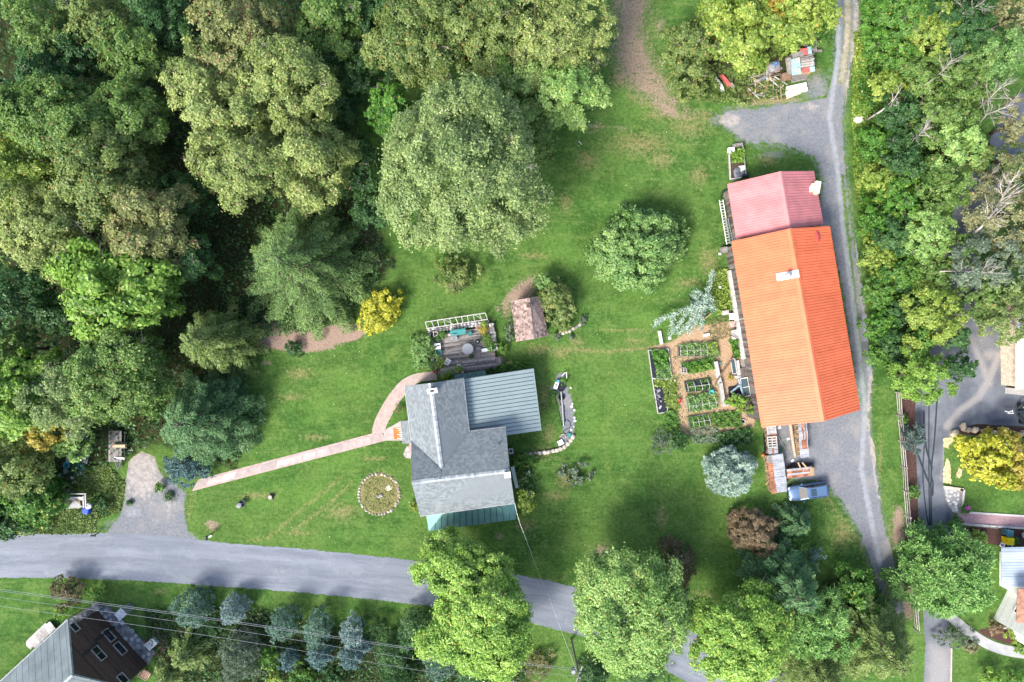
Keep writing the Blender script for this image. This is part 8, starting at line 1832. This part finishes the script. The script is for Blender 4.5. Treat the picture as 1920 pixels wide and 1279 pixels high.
for px, py, wx, wy, rz, lb in ((153, 874, 13, 9, -12, 'aqua plastic tub with pale rim in the junk heap'), (128, 871, 10, 8, 5, 'second aqua tub left of the rimmed one')):
    c = W(px, py); root = thing('plastic_tub', lb, 'tub', c, math.radians(rz)); w, d_ = wx / 16, wy / 16
    for dx, dy, sx, sy in ((-w / 2, 0, .05, d_), (w / 2, 0, .05, d_), (0, -d_ / 2, w, .05), (0, d_ / 2, w, .05)): b = MB(); b.box((dx, dy, .22), (sx + .03, sy + .03, .36)); b.build('side', TUB, root, local=True)
    b = MB(); b.box((0, 0, .06), (w, d_, .05)); b.build('base', TUB, root, local=True)
for px, py, wx, wy, z, rz, lb, m, nm in ((148, 888, 9, 6, .35, 10, 'white bucket-sized box below the aqua tub', WHITE, 'white_box'), (134, 896, 6, 4, .3, -15, 'small white bag left of the bottom junk', WHITE, 'white_bag'), (138, 904, 8, 4, .25, 20, 'white jug lying at the junk heap foot', OFFW, 'white_jug'), (122, 884, 6, 10, .6, 5, 'grey post box at the junk heap left side', GREYM, 'grey_box'), (114, 892, 9, 6, .4, -10, 'pale blue drum lying left of the junk heap', mat('pale_blue', (.30, .42, .55), .5), 'blue_drum'), (132, 886, 12, 8, .4, 12, 'dark grey machine in the junk heap middle', DARK, 'old_machine'), (143, 877, 6, 5, .5, 30, 'grey can between the aqua tubs', GREYM, 'grey_can'), (126, 920, 9, 7, .3, 0, 'grey plastic tray above the wooden booth', GREYM, 'grey_tray'), (163, 823, 8, 7, .4, 0, 'dark blue sack under the leaning pale tree', mat('navy', (.03, .05, .12), .6), 'blue_sack')):
    b = MB(); pbox(b, px, py, wx, wy, 0, z, rz); pbox(b, px, py, wx * .6, wy * .6, z + .002, z + .06, rz + 8, .8); one(b, nm, m, lb, 'junk', px, py)
b = MB(); b.beam(W(121, 880, .3), W(121, 910, .3), .2, .5); b.beam(W(136, 872, .4), W(145, 900, .4), .15, .1); one(b, 'dark_beam', mat('dark_beam', (.05, .04, .035), .9), 'dark beams crossing the junk heap', 'beam', 130, 892)
bo = thing('wooden_booth', 'little wooden roadside booth with grey felt roof and white frame', 'booth', W(144, 942))
b = MB(); b.slab([W(124, 954, 1.6), W(149, 951, 1.9), W(154, 950, 1.9), W(140, 937, 2.0)], .06); b.build('felt_roof', mat('grey_felt', (.29, .30, .31), .9), bo)
b = MB(); b.slab([W(127, 938, 1.7), W(155, 938, 1.7), W(155, 932, 1.9), W(127, 932, 1.9)], .08); b.build('roof_board', OFFW, bo)
for a, e in (((133, 926), (162, 926)), ((160, 926), (161, 953)), ((156, 930), (157, 952))): b = MB(); b.beam(W(*a, 1.8), W(*e, 1.8), .13, .13); b.build('frame', OFFW, bo)
for a in ((129, 938), (160, 928), (160, 951), (127, 952)): b = MB(); b.beam(W(*a, 0), W(*a, 1.7), .1, .1); b.build('post', OFFW, bo)
b = MB(); b.prism([tuple(W(*q)[:2]) for q in ((140, 936), (156, 935), (157, 950), (148, 951))], .2, .6); b.build('shelf', TANW, bo)
bb = thing('blue_barrel', 'bright blue barrel with white lid beside the booth', 'barrel', W(168, 954)); c = W(168, 955)
b = MB(); b.lathe(c, [(.36, 0), (.42, .25), (.42, .6), (.38, .85), (.30, .88)], 16); b.build('drum', mat('royal_blue', (.012, .07, .62), .35), bb); b = MB(); c2 = W(166, 949, .9); b.lathe((c2.x, c2.y, .7), [(.34, 0), (.34, .3), (.25, .36), (.05, .38)], 14); b.build('lid', WHITE, bb)
for px, py, lb in ((171, 964, 'dark spool lying below the blue barrel, left one'), (177, 960, 'dark spool leaning below the blue barrel, right one')): root = thing('cart_spool', lb, 'spool', W(px, py)); c = W(px, py); b = MB(); b.lathe((c.x, c.y, .05), [(.18, 0), (.30, .02), (.31, .12), (.2, .16)], 16); b.build('tyre', TYRE, root); b = MB(); b.lathe((c.x, c.y, .06), [(.17, 0), (.16, .08), (.05, .1)], 10); b.build('hub', GREYM, root)
pot_plant(319, 929, 14, 'dark leafy plant in a black pot at the lawn corner', 'deep', BLACKP, 0, .6)
pot_plant(245, 942, 6, 'tiny dark plant pot at the edge of the pull-in', 'deep', BLACKP, 0, .3)

# ---------------------------------------------------------------- rail fence
fx = [(1678, 735), (1681, 778), (1685, 826), (1689, 874), (1692, 919), (1696, 966), (1699, 1004), (1702, 1041), (1705, 1085), (1709, 1130), (1713, 1178)]
fe = thing('rail_fence', 'grey three-rail wooden fence along the neighbour mulch strip', 'fence', W(*fx[0])); FW = mat('fence_rail', (.30, .275, .25), .9, var=.2, scale=3, tintv=.35)
for x, y in fx: b = MB(); p = W(x, y); b.tube([p, p + Vector((0, 0, 1.35))], .10, 7, .09, t=rr.random()); b.build('post', FW, fe)
for (x0, y0), (x1, y1) in zip(fx, fx[1:]):
    for k, z in enumerate((.32, .74, 1.16)): a, e = W(x0, y0), W(x1, y1); dz = rr.uniform(-.04, .04); b = MB(); b.tube([a + Vector((.02, .06, z + dz)), e + Vector((.02, -.06, z - dz))], .055, 6, .05, t=rr.random()); b.build('rail', FW, fe)

# ---------------------------------------------------------------- neighbour's garden
ordn = ('first', 'second', 'third', 'fourth', 'fifth', 'sixth', 'seventh', 'eighth', 'ninth', 'tenth', 'eleventh', 'twelfth')
BOUL = mat('cream_boulder', (.60, .50, .37), .9, var=.15, scale=1.6, tintv=.25, bump=.4, bscale=5)
for i, (x, y, rx, ry) in enumerate(((1789, 812, 11, 7), (1806, 801, 10, 6), (1815, 806, 6, 5), (1828, 806, 10, 6), (1843, 808, 5, 4), (1862, 811, 6, 5), (1883, 808, 11, 6), (1900, 812, 6, 5), (1912, 815, 5, 4), (1920, 812, 6, 6))):
    b = MB(); b.rock(W(x, y, .25), (rx / 16, ry / 16, .5), rr, t=rr.random()); one(b, 'boulder', BOUL, ordn[i] + ' cream boulder from the left in the row edging the neighbour lawn', 'boulder', x, y, group='cream boulders edging the neighbour lawn')
tri_sheet('neighbour_lawn', [(1770, 822), (1790, 818), (1925, 822), (1990, 830), (1990, 965), (1925, 968), (1822, 962), (1808, 945), (1806, 915), (1770, 905)], .010, gm, 'deep green lawn of the neighbouring house', 9, {**{k: (lambda x, y: x * 0) for k in ('dirt', 'gravel', 'dry', 'litter', 'mulch', 'chips')}, 'lush': lambda x, y: m_ell(1860, 930, 80, 50, x, y, .8) * .6}, jit=1.2, seed=17)
STRAW = mat('straw', (.62, .49, .28), .95, var=.25, scale=3, bump=.5)
for i, (pl, lb) in enumerate((([(1768, 822), (1787, 820), (1788, 828), (1780, 834), (1779, 842), (1769, 838)], 'upper patch of pale straw at the neighbour lawn edge'), ([(1768, 905), (1769, 880), (1776, 859), (1781, 870), (1783, 895), (1784, 907)], 'lower long patch of pale straw at the neighbour lawn edge'), ([(1793, 893), (1798, 876), (1803, 880), (1804, 890), (1798, 896)], 'small tan straw patch under the yellow tree'))):
    rg = random.Random(i); pts = smooth_poly(pl, 4, 1.5, rg); b = MB(); c = W(sum(p[0] for p in pts) / len(pts), sum(p[1] for p in pts) / len(pts), .05); w_ = [W(*p, .016) for p in pts]
    b.add([c] + w_, [((0, k + 1, (k + 1) % len(w_) + 1)) if (w_[k] - c).cross(w_[(k + 1) % len(w_)] - c).z > 0 else ((0, (k + 1) % len(w_) + 1, k + 1)) for k in range(len(w_))])
    for _ in range(60):
        x, y = rg.uniform(min(p[0] for p in pl), max(p[0] for p in pl)), rg.uniform(min(p[1] for p in pl), max(p[1] for p in pl))
        if pin(pl, x, y): p = W(x, y, .06); a = rg.uniform(0, 3.1); dd = Vector((math.cos(a), math.sin(a), .05)) * .16; b.beam(p - dd, p + dd, .03, .02, t=rg.random())
    b.build('straw_patch', STRAW, label=lb, kind='stuff')
pd = thing('stone_landing', 'rounded pale flagstone landing at the neighbour driveway', 'landing', W(1788, 935)); b = MB(); lp = [(1769, 914), (1802, 917), (1797, 962), (1787, 960), (1778, 950), (1772, 935)]; b.prism([tuple(W(*q)[:2]) for q in lp], 0, .14); b.build('base', mat('mortar_light', (.30, .30, .30), .95), pd)
stones_in(pd, [(1771, 916), (1800, 919), (1796, 960), (1787, 958), (1779, 948), (1773, 934)], .12, .34, rr, mat('pale_flagstone', (.52, .51, .49), .9, tintv=.4), n=90, name='stone')
for a, e, m in (((1769, 913), (1806, 918), CREAM), ((1806, 918), (1803, 950), OFFW), ((1802, 916), (1796, 975), GREYW)): b = MB(); b.beam(W(*a, .12), W(*e, .12), .3, .26); b.build('edging', m, pd)
bw = [((1798, 962), (1795, 981)), ((1830, 963), (1830, 983)), ((1870, 966), (1870, 986)), ((1930, 970), (1930, 991)), ((1990, 973), (1990, 994))]
T2 = NT('pink_brick_paving'); u = T2.uv(); bk = T2.n('ShaderNodeTexBrick', {'Vector': u, 'Color1': (.30, .17, .19), 'Color2': (.40, .25, .27), 'Mortar': (.30, .25, .25), 'Scale': 1.0, 'Mortar Size': .012, 'Brick Width': .22, 'Row Height': .11})
strip_sheet('brick_path', bw, .03, T2.pbr(bk.outputs[0], .9, 0, T2.bump(bk.outputs[1], .3, .01), .2), 'pinkish red brick walk of the neighbouring house', jit=.1, ncross=6)
for a, e, lb in (((1817, 961), (1925, 968), 'pale kerb between brick walk and neighbour lawn'), ((1795, 982), (1925, 991), 'pale kerb along the lower side of the brick walk')): b = MB(); b.beam(W(*a, .06), W(*e, .06), .22, .14); one(b, 'kerb', OFFW, lb, 'kerb', *a)
pot_plant(1808, 952, 14, 'pot of magenta flowers at the brick walk corner', 'hedge', DARK, 0, .4); fl_ = foliage('petal_magenta', (.35, .03, .30), (.45, .05, .42), (.55, .12, .5))
rg = np.random.default_rng(5); n = 60; c = W(1809, 950); P = np.stack([rg.normal(size=n) * .14 + c.x, rg.normal(size=n) * .14 + c.y, rg.uniform(.55, .75, n)], 1); me = leaf_mesh('magenta_blossoms', P, unit(rg.normal(size=(n, 3)) * .3 + np.array([0, 0, 1])), rnd_unit(rg, n), np.full(n, .12), np.full(n, .11), rg.random(n) * .9, fl_); o = bpy.data.objects.new('magenta_blossoms', me); link(o); meta(o, 'magenta blossoms over the brick walk pot', 'flowers')
def bin_(px, py, wx, wy, z, label, m, rz=-3):
    c = W(px, py); root = thing('wheeled_bin', label, 'bin', c, math.radians(rz)); w, d_ = wx / 16, wy / 16
    b = MB(); b.box((0, 0, z / 2), (w * .88, d_ * .88, z)); b.build('body', m, root, local=True); b = MB(); b.box((0, 0, z + .03), (w, d_, .06)); b.box((0, -d_ * .3, z + .08), (w * .8, d_ * .2, .04)); b.build('lid', m, root, local=True)
    for s in (-1, 1): b = MB(); b.lathe((s * w * .36, d_ * .45, .12), [(.12, -.03), (.12, .03)], 10, M=Matrix.Rotation(math.radians(90), 3, 'Y')); b.build('wheel', TYRE, root, local=True)
bin_(1883, 996, 12, 12, .95, 'teal wheeled bin beside the neighbour brick walk', mat('petrol_plastic', (.05, .16, .20), .5)); bin_(1883.5, 1011, 13, 13, .95, 'yellow wheeled bin behind the pale blue porch roof', mat('bright_yellow', (.85, .62, .01), .4))
for px, py, lb in ((1880, 1021, 'white and blue sack left, against the porch wall'), (1894, 1022, 'white and blue sack right, against the porch wall')): root = thing('salt_sack', lb, 'sack', W(px, py)); b = MB(); b.rock(W(px, py, .3), (.38, .22, .3), rr); b.build('bag', WHITE, root); b = MB(); b.rock(W(px, py + 1.5, .42), (.22, .14, .2), rr); b.build('blue_print', mat('royal_blue', (.02, .07, .5)), root)
b = MB(); b.lathe(W(1916, 1001), [(.35, .5), (.42, .55), (.42, .6), (.2, .62)], 18); b.lathe(W(1916, 1001), [(.1, 0), (.08, .52)], 8); one(b, 'bird_bath', STONE, 'round grey bird bath right of the teal bin', 'bird bath', 1916, 1001)
b = MB(); b.beam(W(1800, 984, .5), W(1872, 991, .5), .06, .06)
for i in range(6): b.beam(W(1800 + i * 14, 984 + i * 1.4, 0), W(1800 + i * 14, 984 + i * 1.4, .5), .06, .06)
one(b, 'low_railing', GREYW, 'low grey wooden railing behind the big pine top', 'railing', 1835, 988)
cp = [((1788, 1150), (1776, 1162)), ((1806, 1165), (1796, 1180)), ((1830, 1184), (1820, 1200)), ((1860, 1202), (1852, 1219)), ((1890, 1211), (1885, 1230)), ((1930, 1216), (1928, 1236)), ((1980, 1218), (1980, 1238))]
strip_sheet('concrete_path', cp, .03, mat('grey_concrete', (.36, .36, .36), .9, var=.12, scale=1.2), 'curved grey concrete path of the white house', jit=.15, ncross=5)
b = MB(); b.beam(W(1784, 1215, .06), W(1782, 1320, .06), .14, .12); one(b, 'kerb', CONC, 'thin pale kerb between lower driveway and lawn', 'kerb', 1783, 1250)
fp = thing('planter', 'round white-rimmed planter with orange flower beside the garage wall', 'planter', W(1898, 680)); c = W(1904, 680, .8); b = MB(); b.lathe((c.x, c.y, 0), [(.3, 0), (.42, .75), (.46, .8), (.38, .82)], 18); b.build('pot', OFFW, fp); b = MB(); b.lathe((c.x, c.y, .74), [(.37, 0), (.1, .06)], 14); b.build('gravel_top', mat('pinkish_gravel', (.50, .38, .35), .9), fp); b = MB(); b.rock((c.x, c.y, .86), .07, rr); b.build('flower', mat('orange_red', (.75, .12, .03), .5), fp)
mo = thing('mower', 'lime green and black riding mower at the right edge', 'mower', W(1912, 770)); LIME = mat('lime_paint', (.17, .72, .02), .35)
b = MB(); b.prism([tuple(W(*q)[:2]) for q in ((1906, 762), (1940, 745), (1940, 800), (1912, 795), (1906, 782))], .25, .5); b.build('deck', DARK, mo)
for q in (((1912, 762), (1930, 752), (1930, 768), (1916, 770)), ((1915, 776), (1930, 774), (1930, 792), (1920, 790))): b = MB(); b.prism([tuple(W(*p)[:2]) for p in q], .5, .72); b.build('panel', LIME, mo)
for a, e in (((1906, 768), (1922, 752)), ((1906, 776), (1924, 796)), ((1904, 772), (1926, 772))): b = MB(); b.beam(W(*a, .78), W(*e, .85), .16, .1); b.build('arm', DARK, mo)
b = MB(); b.tube([W(*q, .8) for q in ((1884, 771), (1892, 773), (1898, 770), (1900, 775), (1890, 775))], .06, 6); b.build('handle', WHITE, mo)
for q in ((1908, 758), (1911, 790)): c = W(*q); b = MB(); b.lathe((c.x, c.y, .25), [(.12, -.1), (.25, -.1), (.25, .1), (.12, .1)], 14, M=Matrix.Rotation(1.57, 3, 'Y')); b.build('wheel', TYRE, mo)
b = MB(); b.lathe(W(1820, 691), [(.1, 0), (.12, .25), (.05, .3)], 10); one(b, 'white_bucket', WHITE, 'small white object standing alone on the asphalt turning area', 'bucket', 1820, 691)

# brown house surroundings
ht = thing('outdoor_boiler', 'grey ribbed metal cabinet on the flagstone patio', 'cabinet', W(224, 1146), 0); P = [W(*q, 1.8) for q in ((214, 1152), (226, 1140), (238, 1152), (224, 1164))]
b = MB(); b.prism([tuple(p[:2]) for p in P], 0, 1.7); b.build('casing', GREYM, ht)
for i in range(6): f0, f1 = i / 6, (i + .85) / 6; b = MB(); b.slab([P[0].lerp(P[1], f0), P[3].lerp(P[2], f0), P[3].lerp(P[2], f1), P[0].lerp(P[1], f1)], .1, t=.8); b.build('top_slat', mat('pale_slat', (.50, .52, .54), .6, tintv=.1), ht)
bp = MB(); bp.prism([tuple(W(*q)[:2]) for q in ((268, 1204), (292, 1178), (318, 1208), (296, 1232))], 0, .12); one(bp, 'brick_pad', mat('dark_brick_pad', (.14, .075, .06), .9), 'dark reddish pad under the white garden bench', 'paving', 290, 1204)
wb = thing('white_bench', 'white moulded garden bench on the dark reddish pad', 'bench', W(289, 1204), math.radians(42))
b = MB(); b.box((0, 0, .42), (1.1, .8, .08)); b.build('seat', WHITE, wb, local=True); b = MB(); b.box((.1, .44, .7), (1.2, .1, .6)); b.build('backrest', OFFW, wb, local=True)
for s in (-1, 1): b = MB(); b.box((s * .55, 0, .4), (.1, .8, .6)); b.build('side', WHITE, wb, local=True)
chair(277, 1262, 60, 'pinkish slatted wooden chair below the brown gable wall', mat('pinkish_wood', (.45, .27, .22), .8), .0, .9)
b = MB(); pbox(b, 311, 1234, 9, 8, 0, .5, 40); one(b, 'tan_box', TANW, 'tan wooden box right of the dark reddish pad', 'box', 311, 1234)
b = MB(); c = W(253, 1179); b.lathe((c.x, c.y, .3), [(.15, 0), (.3, .4), (.26, .42)], 12); one(b, 'metal_tub', GREYM, 'small metal tub on the flagstone patio', 'tub', 244, 1192)

# ---------------------------------------------------------------- utility pole and wires
up_ = thing('utility_pole', 'wooden utility pole with crossarm between the two road maples', 'utility pole', W(1071, 1198)); pb_ = W(1071, 1198)
b = MB(); b.tube([pb_, pb_ + Vector((.1, -.05, 9.2))], .13, 9, .09); b.build('pole', GREYW, up_)
b = MB(); b.beam(pb_ + Vector((-.35, -1.0, 8.6)), pb_ + Vector((.45, 1.0, 8.6)), .12, .12); b.build('crossarm', GREYW, up_)
for i in range(4): p = pb_ + Vector((-.3 + .22 * i, -.9 + .6 * i, 8.66)); b = MB(); b.lathe(p, [(.05, 0), (.07, .08), (.04, .18)], 8); b.build('insulator', mat('ceramic', (.5, .48, .45), .3), up_)
b = MB(); p = pb_ + Vector((-.45, .05, 7.4)); b.lathe(p, [(.22, 0), (.25, .1), (.25, .75), (.18, .82)], 12); b.build('transformer', GREYM, up_)
WIRE = mat('wire', (.36, .38, .40), .4, .5, tintv=0)
for lb, pts, r in (('upper power line of the close pair over the lower left', [(-160, 1083), (0, 1105, ), (400, 1158.5), (755, 1213), (955, 1240), (1080, 1254)], .016), ('lower power line of the close pair over the lower left', [(-160, 1086), (0, 1108), (400, 1161.5), (755, 1216), (955, 1243), (1082, 1258)], .016), ('middle single power line over the blue spruce row', [(-160, 1100), (0, 1120), (400, 1174), (780, 1238), (960, 1258), (1083, 1268)], .014), ('lowest single power line over the brown house', [(-160, 1113), (0, 1136.5), (400, 1192), (780, 1257), (900, 1272), (1086, 1290)], .014)):
    b = MB(); q = chaikin(pts, 2); b.tube([W(x, y, 8.4) for x, y in q], r, 5); one(b, 'power_line', WIRE, lb, 'power line', 400, pts[2][1], z=8.4)
b = MB(); q = chaikin([(1081, 1258, 8.3), (1055, 1190, 7.2), (1024, 1106, 6.0), (1010, 1077, 5.7), (990, 1020, 5.2), (972, 975, 5.3), (965, 944, 5.5)], 2); b.tube([W(*p) for p in q], .014, 5); one(b, 'service_cable', WIRE, 'service cable running from the utility pole to the farmhouse corner', 'cable', 1010, 1077, z=5.7)
